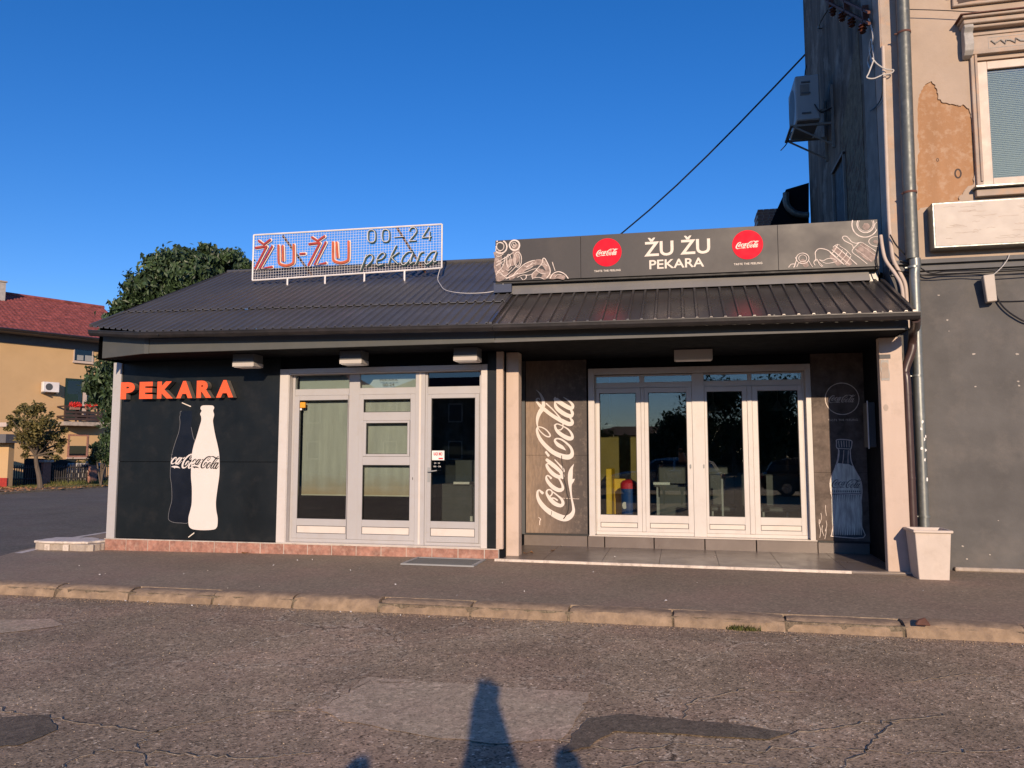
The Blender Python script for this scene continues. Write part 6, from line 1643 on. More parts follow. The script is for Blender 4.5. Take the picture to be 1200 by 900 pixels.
mb = MB(); tube_limbs(mb, (base[0] + .3, base[1], 3.0), [b[:3] for b in bl_[:16]], .11, random.Random(2)); mb.build('limb', 'bark', tr)
D2 = 33.5
bl2_ = px_blobs([(38, 482, 11), (28, 478, 7), (47, 478, 8), (22, 494, 9), (15, 497, 6), (36, 500, 13), (52, 495, 10), (62, 498, 8), (25, 512, 9), (40, 515, 11), (57, 512, 10), (66, 510, 7), (68, 522, 6), (31, 524, 7), (50, 523, 7), (12, 489, 4), (60, 486, 4), (20, 483, 5), (71, 529, 4), (72, 518, 7), (75, 504, 5), (10, 502, 5), (56, 532, 7), (66, 536, 5), (30, 534, 5), (42, 505, 12)], D2, 3, .8)
base = onZ(47.5, 569, -.05); base = _c + ray(47.5, 568) * D2
tr = empty('small_tree', (base[0], base[1], -0.05), 'small thinning olive and brown tree in front of the yellow house fence', 'tree')
V, F = leaf_crown(bl2_, 4800, .075, 8, flat=1.2, shell=.05, droop=.2)
crown_obj(V, F, 'small_leaf', tr)
mb = MB(); mb.smooth = True
tk = [tuple(_c + ray(x, y) * D2) for x, y in ((47.5, 572), (46, 558), (43, 545), (42, 534))]
mb.tube([tuple(v) for v in catmull(tk, 4)], [.12 - .004 * i for i in range(13)], 8); mb.build('trunk', 'bark', tr)
mb = MB(); tube_limbs(mb, tk[-1], [b[:3] for b in bl2_], .05, random.Random(4)); mb.build('limb', 'bark', tr)

# ================================================================== YELLOW HOUSE across the street
HA = YAW * -1 + R(38.7)                     # facade direction, clockwise from +Y
hd_ = np.array([math.sin(R(26.3)), math.cos(R(26.3)), 0]); hn_ = np.array([math.cos(R(26.3)), -math.sin(R(26.3)), 0])
P0 = _c + ray(54, 540) * 43.5; P0[2] = 0
# local frame: x along facade (away to the right), y = into the house, z up
hs_ = empty('yellow_house', (P0[0], P0[1], -0.05), 'yellow rendered two-storey house with red tiled roof across the side street', 'house', rz=R(90 - 26.3))
def H(x, y, v=0.0):
    """sighting -> (u, z) on the facade plane set v metres into the house"""
    d = ray(x, y); P = P0 - hn_ * v
    t = ((P - _c) @ hn_) / (d @ hn_)
    q = _c + d * t
    return float((q - P) @ hd_), float(q[2]) + 0.05
def hb(mb, u0, u1, v0, v1, z0, z1): return mb.box(u0, u1, v0, v1, z0, z1)
uE = H(150, 540)[0]; uS = H(-70, 540)[0]
OV = 1.15
zE = H(54, 390, -OV)[1]
mb = MB(); hb(mb, uS, uE, 0, 9, -.2, zE + .25); mb.build('wall', 'house_wall', hs_, local=True)
ridge = H(60, 352.5, 4.6); zR = ridge[1]
uRend = H(121.5, 364, 4.6)[0]
mb = MB()
def slope_z(v): return zE + (zR - zE) * (v + OV) / (4.6 + OV)
mb.add([(uS, -OV, zE - .08), (uRend, -OV, zE - .08), (uRend, 4.6, zR - .08), (uS, 4.6, zR - .08), (uS, 9.7, zE - .08), (uRend, 9.7, zE - .08),
        (uS, -OV, zE), (uRend, -OV, zE), (uRend, 4.6, zR), (uS, 4.6, zR), (uS, 9.7, zE), (uRend, 9.7, zE)],
       [(0, 3, 2, 1), (6, 7, 8, 9), (9, 8, 11, 10), (3, 4, 5, 2), (0, 1, 7, 6), (1, 2, 8, 7), (2, 5, 11, 8), (4, 10, 11, 5)])
mb.build('roof', 'house_tile', hs_, local=True)
# tiles in rows, too small to pick apart singly
tv = []; tf = []; rr = random.Random(9)
rows = 15; tw = .24
ncol = int((uRend - uS) / tw)
for r_ in range(rows):
    v0 = -OV - .05 + r_ * (4.65 + OV) / rows; v1 = v0 + (4.65 + OV) / rows + .05
    for c_ in range(ncol):
        u0 = uS + c_ * tw + (tw / 2 if r_ % 2 else 0) * 0; u1 = u0 + tw * .94
        j = rr.uniform(-.012, .012)
        b = len(tv); z0 = slope_z(v0) + .075 + j; z1 = slope_z(v1) + .02 + j
        um = (u0 + u1) / 2
        tv += [(u0, v0, z0 - .035), (um, v0, z0), (u1, v0, z0 - .035), (u0, v1, z1 - .035), (um, v1, z1), (u1, v1, z1 - .035), (u0, v0, z0 - .08), (u1, v0, z0 - .08)]
        tf += [(b, b + 1, b + 4, b + 3), (b + 1, b + 2, b + 5, b + 4), (b + 6, b + 7, b + 2, b + 1), (b + 6, b + 1, b)]
mb = MB(); mb.v = tv; mb.f = tf; mb.mi = [0] * len(tf); stuff(mb.build('roof_tiles', 'house_tile', hs_, local=True))
mb = MB(); mb.tube([(uS, 4.6, zR + .03), (uRend, 4.6, zR + .03)], .13, 8); mb.build('ridge_tile', 'house_tile', hs_, local=True)
mb = MB(); hb(mb, uS, uRend, -OV + .01, -.01, zE - .13, zE - .09); mb.build('soffit', 'house_soffit', hs_, local=True)
mb = MB(); hb(mb, uS, uE, -.06, -.003, zE - .62, zE - .131); mb.build('frieze_board', 'house_soffit', hs_, local=True)
mb = MB(); mb.tube([(uS, -OV - .07, zE - .03), (uRend + .05, -OV - .07, zE - .03)], .065, 8); mb.build('gutter', 'gutter', hs_, local=True)
a = H(-3, 347, 3.6); b = H(5, 332, 3.6)
mb = MB(); hb(mb, a[0] - .1, b[0], 3.3, 3.9, a[1] - 1.2, b[1]); mb.build('chimney', 'mould_old', hs_, local=True)
mb = MB(); hb(mb, a[0] - .16, b[0] + .06, 3.24, 3.96, b[1], b[1] + .08); mb.build('chimney_cap', 'concrete', hs_, local=True)
def hwin(name, x0, y0, x1, y1, m='glass_dark', parent=hs_, fm='window_paint', depth=.04, fw_=.06):
    a = H(x0, (y0 + y1) / 2); b = H(x1, (y0 + y1) / 2); zt = H((x0 + x1) / 2, y0)[1]; zb = H((x0 + x1) / 2, y1)[1]
    mb = MB()
    for (p, q, r_, s_) in ((a[0], a[0] + fw_, zb, zt), (b[0] - fw_, b[0], zb, zt), (a[0] + fw_, b[0] - fw_, zt - fw_, zt), (a[0] + fw_, b[0] - fw_, zb, zb + fw_)):
        hb(mb, p, q, -depth, -.003, r_, s_)
    f = mb.build(name, fm, parent, local=True)
    mb = MB(); hb(mb, a[0] + fw_, b[0] - fw_, -depth * .6, -.004, zb + fw_, zt - fw_); mb.build('pane', m, f, local=True)
    mb = MB(); hb(mb, a[0] + fw_, b[0] - fw_, -.0038, -.001, zb + fw_, zt - fw_); mb.build('dark_room', 'interior_dark', f, local=True)
    return f, a[0], b[0], zb, zt
f, a, b, zb, zt = hwin('window', 86, 404.5, 109, 424.5)
mb = MB(); hb(mb, a - .05, b + .1, -.15, -.002, zb - .08, zb - .003); mb.build('sill', 'window_paint', f, local=True)
mb = MB(); um = (a + b) / 2; hb(mb, a + .2, a + .55, -.03, -.022, zb + .1, zb + .4); hb(mb, um + .1, um + .6, -.03, -.022, zb + .08, zb + .42); mb.build('things_on_sill', 'ac_body', f, local=True)
f, a, b, zb, zt = hwin('balcony_door', 75.5, 444, 106, 492, fm='green_door', fw_=.12, m='glass_dark')
u1 = H(92, 465)[0]; u2 = H(96.5, 465)[0]; u3 = H(101, 465)[0]
mb = MB(); hb(mb, a + .12, u1 - .05, -.07, -.045, zb, zb + (zt - zb) * .62); mb.build('shutter', 'green_door', f, local=True)
mb = MB(); hb(mb, u2, u3, -.08, -.045, zb + .2, zt - .35); mb.build('curtain', 'window_paint', f, local=True)
f, a, b, zb, zt = hwin('window', 79, 509, 103, 536, m='glass_dark', fm='brick', fw_=.10)
mb = MB(); hb(mb, a + .1, b - .1, -.03, -.026, zb + (zt - zb) * .5, zt - .1); mb.build('painted_reflection', 'orange_box' if 0 else 'house_wall', f, local=True)  # yellow sheet paints a warm reflection over the upper pane
mb = MB(); hb(mb, a - .05, b + .1, -.18, -.002, zb - .08, zb - .003); mb.build('sill', 'window_paint', f, local=True)
# balcony
ba = bpy.data.objects.new('balcony', None); COL.objects.link(ba); ba.parent = hs_
u0 = H(74, 498, -1.0)[0]; u1 = H(127, 498, -1.0)[0]; zt_ = H(100, 494.5, -1.1)[1]
mb = MB(); hb(mb, u0, u1, -1.1, -.002, zt_ - .22, zt_); mb.build('slab', 'concrete', ba, local=True)
mb = MB()
nb_ = 4; rt = H(100, 476, -1.1)[1]
for k in range(nb_ + 1):
    uu = u0 + (u1 - u0 - .08) * k / nb_; hb(mb, uu, uu + .08, -1.1, -1.02, zt_ + .001, rt)
hb(mb, u0, u0 + .06, -1.02, -.01, rt - .08, rt); hb(mb, u0, u0 + .06, -1.02, -.01, zt_ + .25, zt_ + .35)
mb.build('baluster', 'wood_dark', ba, local=True)
for t0, t1 in ((.08, .24), (.30, .46), (.52, .68), (.86, 1.0)):
    mb = MB(); hb(mb, u0, u1, -1.125, -1.101, zt_ + (rt - zt_) * t0, zt_ + (rt - zt_) * t1); mb.build('railing_board', 'wood_dark', ba, local=True)
for (xa, xb_, lab) in ((82, 93, 'red flowers in a box at the left of the wooden balcony rail'), (100, 112, 'red flowers in a box at the right of the wooden balcony rail')):
    c0 = H((xa + xb_) / 2, 476, -1.15); hw_ = (H(xb_, 476, -1.15)[0] - H(xa, 476, -1.15)[0]) / 2
    ctr = P0 + hd_ * c0[0] + hn_ * 1.18
    fe = empty('flower_box', (float(ctr[0]), float(ctr[1]), c0[1] - .1), lab, 'flower box', 'flower boxes on the balcony', rz=R(90 - 26.3))
    MB().box(-hw_, hw_, -.1, .1, -.15, 0).build('box', 'brick', fe, local=True)
    V, F = leaf_crown([(hw_ * t, 0, .12, .16) for t in (-.7, -.3, .1, .5, .8)], 260, .05, 6, flat=1)
    me = bpy.data.meshes.new('flowers'); me.from_pydata(V.tolist(), [], F); me.materials.append(M['flower_red']); o = bpy.data.objects.new('flowers', me); COL.objects.link(o); o.parent = fe
# ac on the yellow house
c0 = H(59, 454.5, -.3); ctr = P0 + hd_ * c0[0] + hn_ * .3
ae = empty('house_ac_unit', (float(ctr[0]), float(ctr[1]), c0[1] - .35), 'white air conditioner mounted on the yellow house wall', 'air conditioner', rz=R(90 - 26.3))
MB().box(-.42, .42, -.16, .16, .05, .62).build('casing', 'wire_white', ae, local=True, bevel=.02)
mb = MB(); mb.add([(-.12 + .19 * math.cos(R(k * 24)), -.165, .34 + .20 * math.sin(R(k * 24))) for k in range(15)], [tuple(range(15))]); mb.build('fan_grille', 'ac_dark', ae, local=True)
mb = MB(); mb.box(-.36, -.32, -.2, .29, -.03, .04); mb.box(.32, .36, -.2, .29, -.03, .04); mb.build('bracket', 'ac_dark', ae, local=True)

# porch kiosk at the left edge
D3 = 35.0
kq = lambda x, y, D=D3: _c + ray(x, y) * D
ki = empty('yellow_porch', tuple(kq(3, 570)[:2]) + (-.05,), 'low yellow outbuilding with dark flat roof at the left edge', 'shed')
p0 = kq(9.5, 540); 
mb = MB(); mb.box(p0[0] - 5, p0[0], p0[1], p0[1] + .3, -.1, kq(5, 519)[2]); mb.build('wall', 'house_wall', ki)
mb = MB(); mb.box(p0[0] - 5, p0[0] + .02, p0[1] - .03, p0[1] - .001, -.1, kq(5, 560)[2]); mb.build('red_base', 'neon_red', ki)
mb = MB(); mb.box(p0[0] - 5, kq(20, 512)[0], p0[1] - .6, p0[1] + .5, kq(5, 519)[2], kq(5, 509)[2]); mb.build('roof_slab', 'house_soffit', ki)
mb = MB(); mb.box(p0[0] - 5, kq(9, 512)[0], p0[1] - .2, p0[1] + .3, kq(5, 500)[2], kq(5, 495)[2]); mb.build('upper_ledge', 'window_paint', ki)

# fence with brick pillars, iron bars, dark net behind
D4 = 38.5
def fq(x, y): return _c + ray(x, y) * (D4 + (x - 60) * .03)
fn = empty('garden_fence', tuple(fq(60, 563)[:2]) + (-.05,), 'iron bar fence between brick pillars along the verge', 'fence')
zt_, zb_ = float(fq(40, 545)[2]), -.05
def fpost(x0, x1, ytop):
    a = fq(x0, 550); b = fq(x1, 550)
    MB().box(a[0], b[0], a[1] - .25, a[1] + .25, -.1, fq(x0, ytop)[2]).build('pillar', 'brick', fn, bevel=.02)
    MB().box(a[0] - .08, b[0] + .08, a[1] - .33, a[1] + .33, fq(x0, ytop)[2], fq(x0, ytop)[2] + .12).build('pillar_cap', 'concrete', fn, bevel=.02)
fpost(52.5, 61, 542); fpost(107, 114.5, 543)
bar0 = None
fo = world_loc(fn)
for (xa, xb_) in ((9, 52), (62, 106.5), (115, 134)):
    n_ = int((xb_ - xa) / 2.6)
    for k in range(n_ + 1):
        p = fq(xa + (xb_ - xa) * k / n_, 550)
        if bar0 is None:
            bar0 = MB().box(-.018, .018, -.018, .018, 0, zt_ + .05).build('bar', 'fence_iron', fn, local=True); bar0.location = (p[0] - fo.x, p[1] - fo.y, 0)
        else: place(bar0, 'bar', (p[0] - fo.x, p[1] - fo.y, 0), fn)
    a = fq(xa, 550); b = fq(xb_, 550)
    for z in (zt_ - .12, .25):
        MB().tube([(a[0], a[1] + .03, z), (b[0], b[1] + .03, z)], .03, 5).build('rail', 'fence_iron', fn)
ng = empty('shade_net', tuple(fq(40, 563)[:2]) + (-.05,), 'dark green privacy net strung behind the iron fence', 'net')
a = fq(8, 540); b = fq(70, 540)
MB().hexa([(a[0], a[1] + 1.0, -.05), (b[0], b[1] + 1.0, -.05), (b[0], b[1] + 1.03, -.05), (a[0], a[1] + 1.03, -.05), (a[0], a[1] + 1.0, fq(40, 537)[2]), (b[0], b[1] + 1.0, fq(40, 539)[2]), (b[0], b[1] + 1.03, fq(40, 539)[2]), (a[0], a[1] + 1.03, fq(40, 537)[2])]).build('cloth', 'net', ng)
# garden bushes and stacked material behind the fence
def bush(name, label, lst, D, n, size, m, seed):
    bb = px_blobs(lst, D, seed, .4)
    e = empty(name, (bb[0][0], bb[0][1], -.05), label, 'bush', None)
    V, F = leaf_crown(bb, n, size, seed, flat=1.0, shell=.3)
    crown_obj(V, F, m, e, 'foliage')
    mb = MB(); tube_limbs(mb, (bb[0][0], bb[0][1], -.05), [b[:3] for b in bb], .05, random.Random(seed)); mb.build('stem', 'bark', e)
bush('garden_bush', 'dark bush between the walnut tree and the fence pillar', [(120, 530, 11), (128, 516, 11), (110, 538, 7), (130, 535, 12), (112, 524, 6)], 37, 2600, .09, 'walnut_leaf', 21)
bush('garden_bush', 'straggly bush under the lower window of the yellow house', [(84, 545, 8), (94, 548, 8), (72, 546, 6), (102, 545, 7)], 40.5, 1500, .08, 'small_leaf', 22)
wpx = [(64, 545), (106, 545)]
a = fq(64, 560); b = fq(106, 560)
sw = empty('garden_wall', (a[0], a[1] + .8, -.05), 'low rough stone wall behind the iron fence', 'wall')
rr = random.Random(31)
core = MB().hexa([(a[0], a[1] + .8, -.05), (b[0], b[1] + .8, -.05), (b[0], b[1] + 1.1, -.05), (a[0], a[1] + 1.1, -.05), (a[0], a[1] + .8, 1.0), (b[0], b[1] + .8, 1.0), (b[0], b[1] + 1.1, 1.0), (a[0], a[1] + 1.1, 1.0)]); core.build('wall_core', 'dark_grout', sw)
for r_ in range(4):
    t = 0
    while t < 1:
        dt = rr.uniform(.08, .16); t1 = min(1, t + dt)
        x0 = a[0] + (b[0] - a[0]) * (t + .006); x1 = a[0] + (b[0] - a[0]) * (t1 - .006); y0 = a[1] + (b[1] - a[1]) * t + .8 - rr.uniform(.03, .1)
        MB().box(x0, x1, y0, y0 + .2, r_ * .26 - .03, r_ * .26 + .21).build('stone', 'mould_old', sw, bevel=.03)
        t = t1
# verge grass and leaves
r2 = np.random.default_rng(7); mb = MB()
for k in range(9000):
    px_ = r2.uniform(-20, 134); py_ = 563 + 9 * r2.random() ** 1.6
    p = _c + ray(px_, py_) * ((EYE + .05) / -ray(px_, py_)[2])
    if p[0] > -26.9: continue
    h = r2.uniform(.05, .28) * (1 if py_ < 568 else .4); b = r2.uniform(0, 6.28); w_ = .02
    mb.add([(p[0] - w_, p[1], -.05), (p[0] + w_, p[1], -.05), (p[0] + .1 * math.cos(b), p[1] + .1 * math.sin(b), -.05 + h)], [(0, 1, 2)])
stuff(tag(mb.build('grass', 'grass'), 'short dry grass on the verge before the fence'))
mb = MB()
for k in range(1300):
    px_ = r2.uniform(-20, 134); py_ = r2.uniform(565, 577)
    p = _c + ray(px_, py_) * ((EYE + .05) / -ray(px_, py_)[2])
    if p[0] > -26.6: continue
    s_ = r2.uniform(.03, .09); b = r2.uniform(0, 6.28)
    mb.add([(p[0] + s_ * math.cos(b + t), p[1] + s_ * math.sin(b + t), -.045 + (.04 if t > 3 else 0)) for t in (0, 1.6, 3.2, 4.8)], [(0, 1, 2, 3)])
stuff(tag(mb.build('leaf_litter', 'dead_leaf'), 'fallen leaves strewn along the verge'))

# ================================================================== BEHIND THE CAMERA: what the glass reflects and what throws the road shadows
for i, (x, y, s_, lab) in enumerate(((-5.6, -36, .62, 'low leafy tree far behind the camera beside the gabled house'), (-2.6, -37, .70, 'low leafy tree far behind the camera near the middle'), (0.6, -36, .85, 'leafy tree far behind the camera right of the middle'), (3.8, -34, 1.35, 'tall leafy tree far behind the camera at the right'), (8.2, -35, 1.5, 'tallest leafy tree far behind the camera at the right'), (13, -36, 1.4, 'last leafy tree far behind the camera at the far right'))):
    rr = random.Random(60 + i)
    e = empty('street_tree', (x, y, ROAD_Z), lab, 'tree', 'trees across the road behind the camera')
    bb = [(x + rr.uniform(-2.0, 2.0) * s_, y + rr.uniform(-1.5, 1.5), (.8 + rr.uniform(0, 3.6)) * s_, rr.uniform(.9, 1.5) * s_) for _ in range(18)]
    V, F = leaf_crown(bb, 9000, .15, 60 + i, flat=.8, shell=.2); crown_obj(V, F, 'walnut_leaf', e)
    mb = MB(); mb.tube([(x, y, ROAD_Z), (x, y, 2.4 * s_)], [.22, .14], 8); tube_limbs(mb, (x, y, 2.0 * s_), [b[:3] for b in bb[:8]], .08, rr); mb.build('trunk', 'bark', e)
for i, (x0, x1, y_, hw, hr, lab) in enumerate(((-8.4, 15.5, -42, 3.0, 3.9, 'added low block behind the camera hiding the bright low sky from the door glass'), (-44, -25, -33, 6.2, 8.4, 'long rendered house far behind the camera at the far left'), (-23.5, -8.5, -33, 5.6, 7.6, 'gabled house far behind the camera left of the trees'), (16, 34, -36, 6.4, 8.6, 'rendered house far behind the camera at the far right'))):  # the low block is added to keep glowing sky out of the door reflections
    e = empty('opposite_house_or_added_block', ((x0 + x1) / 2, y_, ROAD_Z), lab, 'house', 'houses and added block across the road behind the camera')
    MB().box(x0, x1, y_ - 8, y_, ROAD_Z, hw).build('wall', 'side_wall', e)
    mb = MB(); mb.add([(x0 - .4, y_ + .5, hw), (x1 + .4, y_ + .5, hw), (x1 - 2.5, y_ - 4, hr), (x0 + 2.5, y_ - 4, hr), (x0 - .4, y_ - 8.5, hw), (x1 + .4, y_ - 8.5, hw)], [(0, 1, 2, 3), (3, 2, 5, 4), (1, 5, 2), (0, 3, 4), (0, 4, 5, 1)]); mb.build('roof', 'house_tile', e)
    n_ = int((x1 - x0) / 3)
    for k in range(n_):
        xx = x0 + 1.2 + k * (x1 - x0 - 2) / n_
        for zz_ in (1.0, 3.8):
            if zz_ + 1.4 > hw: continue
            f = MB().box(xx, xx + 1.1, y_ + .0, y_ + .06, zz_, zz_ + 1.4).build('window', 'window_paint', e)
            MB().box(xx + .08, xx + 1.02, y_ + .061, y_ + .07, zz_ + .08, zz_ + 1.32).build('pane', 'bottle_dark', f)
def make_car(name, x, y, rz, paint, label):
    e = empty(name, (x, y, ROAD_Z), label, 'car', 'cars parked behind the camera', rz=rz)
    # cross-sections along the length: (x, half width at sill, z bottom, z belt, half width belt)
    secs = [(-2.15, .62, .35, .62, .60), (-2.05, .80, .26, .78, .78), (-1.5, .86, .22, .90, .84), (-.8, .88, .20, .95, .86), (.6, .88, .20, .96, .86), (1.6, .87, .22, .95, .85), (2.1, .82, .28, .88, .80), (2.2, .70, .38, .70, .70)]
    mb = MB(); vs = []
    for (X, ws, zb, zt, wb_) in secs: vs += [(X, -ws * .92, zb), (X, -ws, zb + .15), (X, -wb_, zt - .06), (X, -wb_ * .86, zt), (X, wb_ * .86, zt), (X, wb_, zt - .06), (X, ws, zb + .15), (X, ws * .92, zb)]
    fs = [(8 * i + k, 8 * i + (k + 1) % 8, 8 * i + 8 + (k + 1) % 8, 8 * i + 8 + k) for i in range(len(secs) - 1) for k in range(8)] + [tuple(range(7, -1, -1)), tuple(8 * (len(secs) - 1) + k for k in range(8))]
    mb.add(vs, fs); mb.smooth = True; mb.build('body', paint, e, local=True)
    cb_ = [(-1.05, .95, .80), (-.35, 1.40, .64), (.2, 1.46, .66), (1.2, 1.44, .66), (1.75, 1.30, .64), (2.0, .94, .80)]
    mb = MB(); vs = []
    for (X, z, w_) in cb_: vs += [(X, -w_, z), (X, w_, z)]
    low = [(-1.05, .945), (-.35, .945), (.2, .945), (1.2, .945), (1.75, .945), (2.0, .93)]
    for (X, z) in low: vs += [(X, -.80, z), (X, .80, z)]
    n_ = len(cb_)
    fs = [(2 * i, 2 * i + 1, 2 * i + 3, 2 * i + 2) for i in range(n_ - 1)] + [(2 * i, 2 * i + 2, 2 * n_ + 2 * i + 2, 2 * n_ + 2 * i) for i in range(n_ - 1)] + [(2 * i + 1, 2 * n_ + 2 * i + 1, 2 * n_ + 2 * i + 3, 2 * i + 3) for i in range(n_ - 1)]
    mb.add(vs, fs); mb.build('cabin', paint, e, local=True)
    for sgn_ in (-1, 1):
        for (X0, X1, X2, X3) in ((-.78, -.28, .38, .38), (.46, .46, 1.18, 1.22), (1.30, 1.30, 1.62, 1.80)):
            mb = MB(); mb.add([(X0, sgn_ * .795, .98), (X3, sgn_ * .795, .98), (X2, sgn_ * .69, 1.36), (X1, sgn_ * .69, 1.36)], [(0, 1, 2, 3)]); mb.build('side_window', 'bottle_dark', e, local=True)
    for (X0, z0, X1, z1) in ((-1.02, .975, -.40, 1.385), (1.965, .98, 1.77, 1.29)):
        mb = MB(); off = -.012 if X0 < 0 else .012
        mb.add([(X0 + off, -.70, z0), (X0 + off, .70, z0), (X1 + off, .58, z1), (X1 + off, -.58, z1)], [(0, 1, 2, 3)]); mb.build('windscreen', 'bottle_dark', e, local=True)
    for X in (-1.35, 1.30):
        for sgn_ in (-1, 1):
            mb = MB(); mb.smooth = True; mb.tube([(X, sgn_ * .70, .31), (X, sgn_ * .72, .31), (X, sgn_ * .86, .31), (X, sgn_ * .885, .31)], [.29, .31, .31, .28], 20); w_ = mb.build('wheel', 'rubber', e, local=True)
            mb = MB(); mb.tube([(X, sgn_ * .884, .31), (X, sgn_ * .892, .31)], .19, 14); mb.build('rim', 'chrome', w_, local=True)
    for sgn_ in (-1, 1):
        MB().box(-2.13, -2.02, sgn_ * .45 - .15, sgn_ * .45 + .15, .58, .74).build('headlight', 'wire_white', e, local=True, bevel=.02)
        MB().box(2.12, 2.19, sgn_ * .62 - .1, sgn_ * .62 + .1, .62, .84).build('tail_light', 'red', e, local=True, bevel=.02)
        MB().box(-.72, -.58, sgn_ * .90 - .06, sgn_ * .90 + .06, .95, 1.06).build('wing_mirror', paint, e, local=True, bevel=.02)
    return e
make_car('parked_car', -.6, -6.2, R(8), 'car_paint', 'silver hatchback parked behind the camera at the left')
make_car('parked_car', 5.2, -6.4, R(184), 'car_dark', 'dark hatchback parked behind the camera at the right')

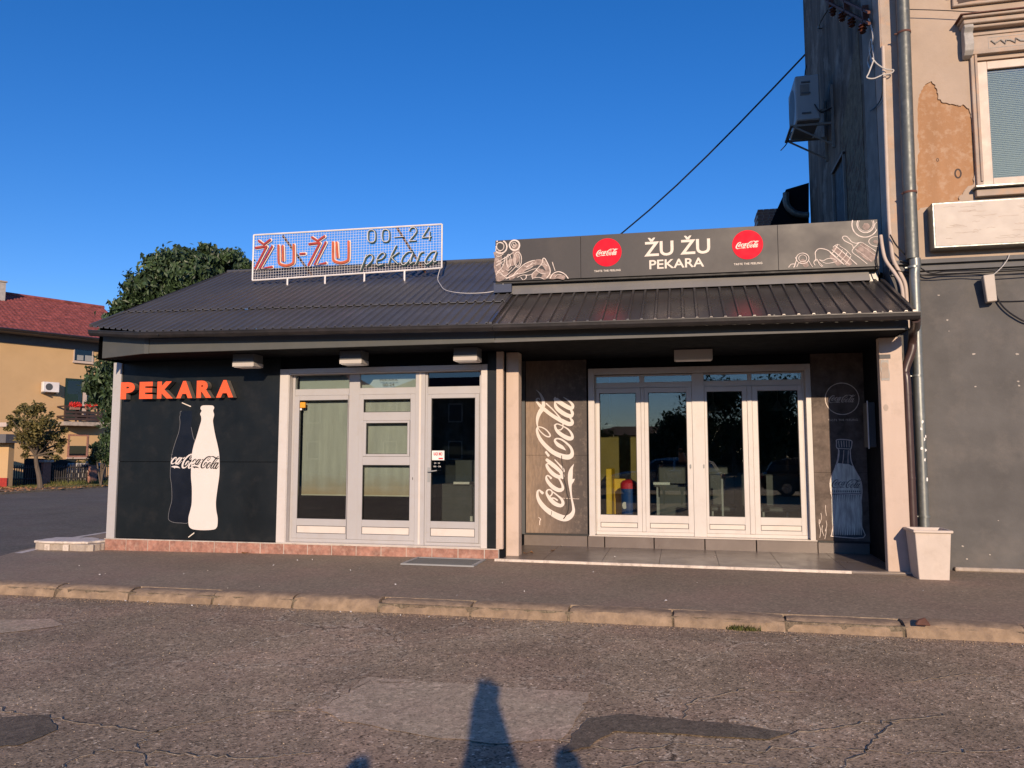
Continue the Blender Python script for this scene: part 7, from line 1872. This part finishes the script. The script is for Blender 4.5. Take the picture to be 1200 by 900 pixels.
def make_person(x, y, hgt, pose, label, rz=R(13.9), group='onlookers standing behind the camera'):
    """one skinned body; pose 'phone' raises both hands before the face"""
    k = hgt / 1.72
    e = empty('person', (x, y, ROAD_Z), label, 'person', group, rz=rz)
    Vt = []; E_ = []; Rr = []
    def v(p, r_, par=None):
        Vt.append((p[0] * k, p[1] * k, p[2] * k)); Rr.append(r_ * k)
        if par is not None: E_.append((par, len(Vt) - 1))
        return len(Vt) - 1
    pel = v((0, 0, .95), .135); wa = v((0, 0, 1.10), .125, pel); chs = v((0, .01, 1.28), .145, wa); nk0 = v((0, 0, 1.42), .085, chs); nk = v((0, .01, 1.48), .052, nk0)
    hd0 = v((0, .02, 1.56), .075, nk); hd1 = v((0, .025, 1.635), .085, hd0)
    for s_ in (-1, 1):
        hp = v((s_ * .095, 0, .90), .095, pel); kn = v((s_ * .11, .02, .50), .058, hp); an = v((s_ * .12, -.02, .10), .042, kn); v((s_ * .13, .10, .035), .034, v((s_ * .125, .0, .045), .038, an))
        sh = v((s_ * .165, 0, 1.39), .058, nk0)
        if pose == 'phone': el_ = v((s_ * .072 - .01, .24, 1.50), .082, sh); wr = v((s_ * .044 - .05, .33, 1.78), .055, el_)
        else: el_ = v((s_ * .22, -.02, 1.10), .042, sh); wr = v((s_ * .23, .07, .86), .028, el_)
        dz = 1 if pose == 'phone' else -1
        pm = v((Vt[wr][0] / k - s_ * .014, Vt[wr][1] / k + .015, Vt[wr][2] / k + dz * .055), .030, wr)
        px0, py0, pz0 = (c / k for c in Vt[pm])
        for j, (dx, ln_) in enumerate(((-.026, .070), (-.009, .080), (.009, .075), (.026, .060))):
            f1 = v((px0 + dx, py0 + .010, pz0 + dz * .035), .0095, pm); f2 = v((px0 + dx * 1.05, py0 + .022, pz0 + dz * (.035 + ln_ * .5)), .0085, f1); v((px0 + dx * 1.05, py0 + .036, pz0 + dz * (.035 + ln_ * .85)), .007, f2)
        t1 = v((px0 - s_ * .034, py0 + .018, pz0 - dz * .005), .011, pm); v((px0 - s_ * .048, py0 + .034, pz0 + dz * .030), .009, t1)
    me = bpy.data.meshes.new('body'); me.from_pydata(Vt, E_, [])
    o = bpy.data.objects.new('body', me); COL.objects.link(o)
    sk = o.modifiers.new('skin', 'SKIN'); o.modifiers.new('sub', 'SUBSURF').levels = 2
    for i, sv in enumerate(me.skin_vertices[0].data): sv.radius = (Rr[i], Rr[i] * (.8 if i in (chs, wa, pel) else 1)); sv.use_root = (i == 0)
    bpy.context.view_layer.update()
    m2 = bpy.data.meshes.new_from_object(o.evaluated_get(bpy.context.evaluated_depsgraph_get()))
    bpy.data.objects.remove(o)
    for q in ('jacket', 'jeans', 'skin', 'rubber'): m2.materials.append(M[q])
    for p in m2.polygons:
        z = p.center.z / k; r_ = 0
        hand = any((Vector(Vt[i]) - p.center).length < .13 * k for i in range(len(Vt)) if Rr[i] < .0302 * k and Vt[i][2] > .4)
        if z < .09: r_ = 3
        elif hand or z > 1.465: r_ = 2
        elif z < .93 and not (abs(p.center.x) > .19 * k and z > .8): r_ = 1
        p.material_index = r_; p.use_smooth = True
    b = bpy.data.objects.new('body', m2); COL.objects.link(b); b.parent = e
    # hair, eyes, ears, nose
    mb = MB(); mb.smooth = True; vs = []; fs = []
    for i in range(9):
        th = math.pi * .62 * i / 8
        for j in range(16):
            ph = 2 * math.pi * j / 16; f_ = 1.0 if math.sin(ph) < .35 or th < .9 else .93
            vs.append((.093 * k * math.sin(th) * math.cos(ph) * f_, .02 * k + .105 * k * math.sin(th) * math.sin(ph) * f_, 1.645 * k + .105 * k * math.cos(th)))
    for i in range(8):
        for j in range(16): fs.append((i * 16 + j, (i + 1) * 16 + j, (i + 1) * 16 + (j + 1) % 16, i * 16 + (j + 1) % 16))
    mb.add(vs, [f for f in fs if not (min(f) >= 80 and vs[f[0]][1] > .06 * k)]); mb.build('hair', 'hair', e, local=True)
    for s_ in (-1, 1):
        mb = MB(); mb.smooth = True; mb.tube([(s_ * .03 * k, .098 * k, 1.60 * k), (s_ * .03 * k, .108 * k, 1.60 * k)], [.012 * k, .006 * k], 8); mb.build('eye', 'white_sticker', e, local=True)
        mb = MB(); mb.smooth = True; mb.tube([(s_ * .078 * k, .01 * k, 1.57 * k), (s_ * .092 * k, .005 * k, 1.60 * k), (s_ * .082 * k, .01 * k, 1.63 * k)], [.008, .014, .008], 8); mb.build('ear', 'skin', e, local=True)
    mb = MB(); mb.smooth = True; mb.tube([(0, .095 * k, 1.60 * k), (0, .125 * k, 1.565 * k), (0, .10 * k, 1.555 * k)], [.006, .013, .010], 8); mb.build('nose', 'skin', e, local=True)
    mb = MB(); mb.tube([(-.022 * k, .095 * k, 1.53 * k), (0, .104 * k, 1.528 * k), (.022 * k, .095 * k, 1.53 * k)], .005, 6); mb.build('mouth', 'red', e, local=True)
    return e
make_person(.10, -.39, 1.60, 'phone', 'person in a dark jacket holding a phone up with both hands', group=None)
ph = empty('phone', (0, -.05, 1.47), 'black phone held upright in both hands', 'phone')
MB().box(-.085, .075, -.055, -.046, 1.542, 1.64).build('phone_body', 'phone', ph, bevel=.003)
def behind(px_, py_, z):   # where a head must stand for its shadow to fall on that spot of the road
    p = onZ(px_, py_, ROAD_Z); t = (z - ROAD_Z) / -ldir.z
    return p[0] - ldir.x * t, p[1] - ldir.y * t
x_, y_ = behind(662, 882, 1.38 + ROAD_Z); make_person(x_, y_, 1.38, 'stand', 'child in a dark jacket standing right of the photographer')
x_, y_ = behind(422, 893, 1.36 + ROAD_Z); make_person(x_, y_, 1.36, 'stand', 'child in a dark jacket standing left of the photographer')
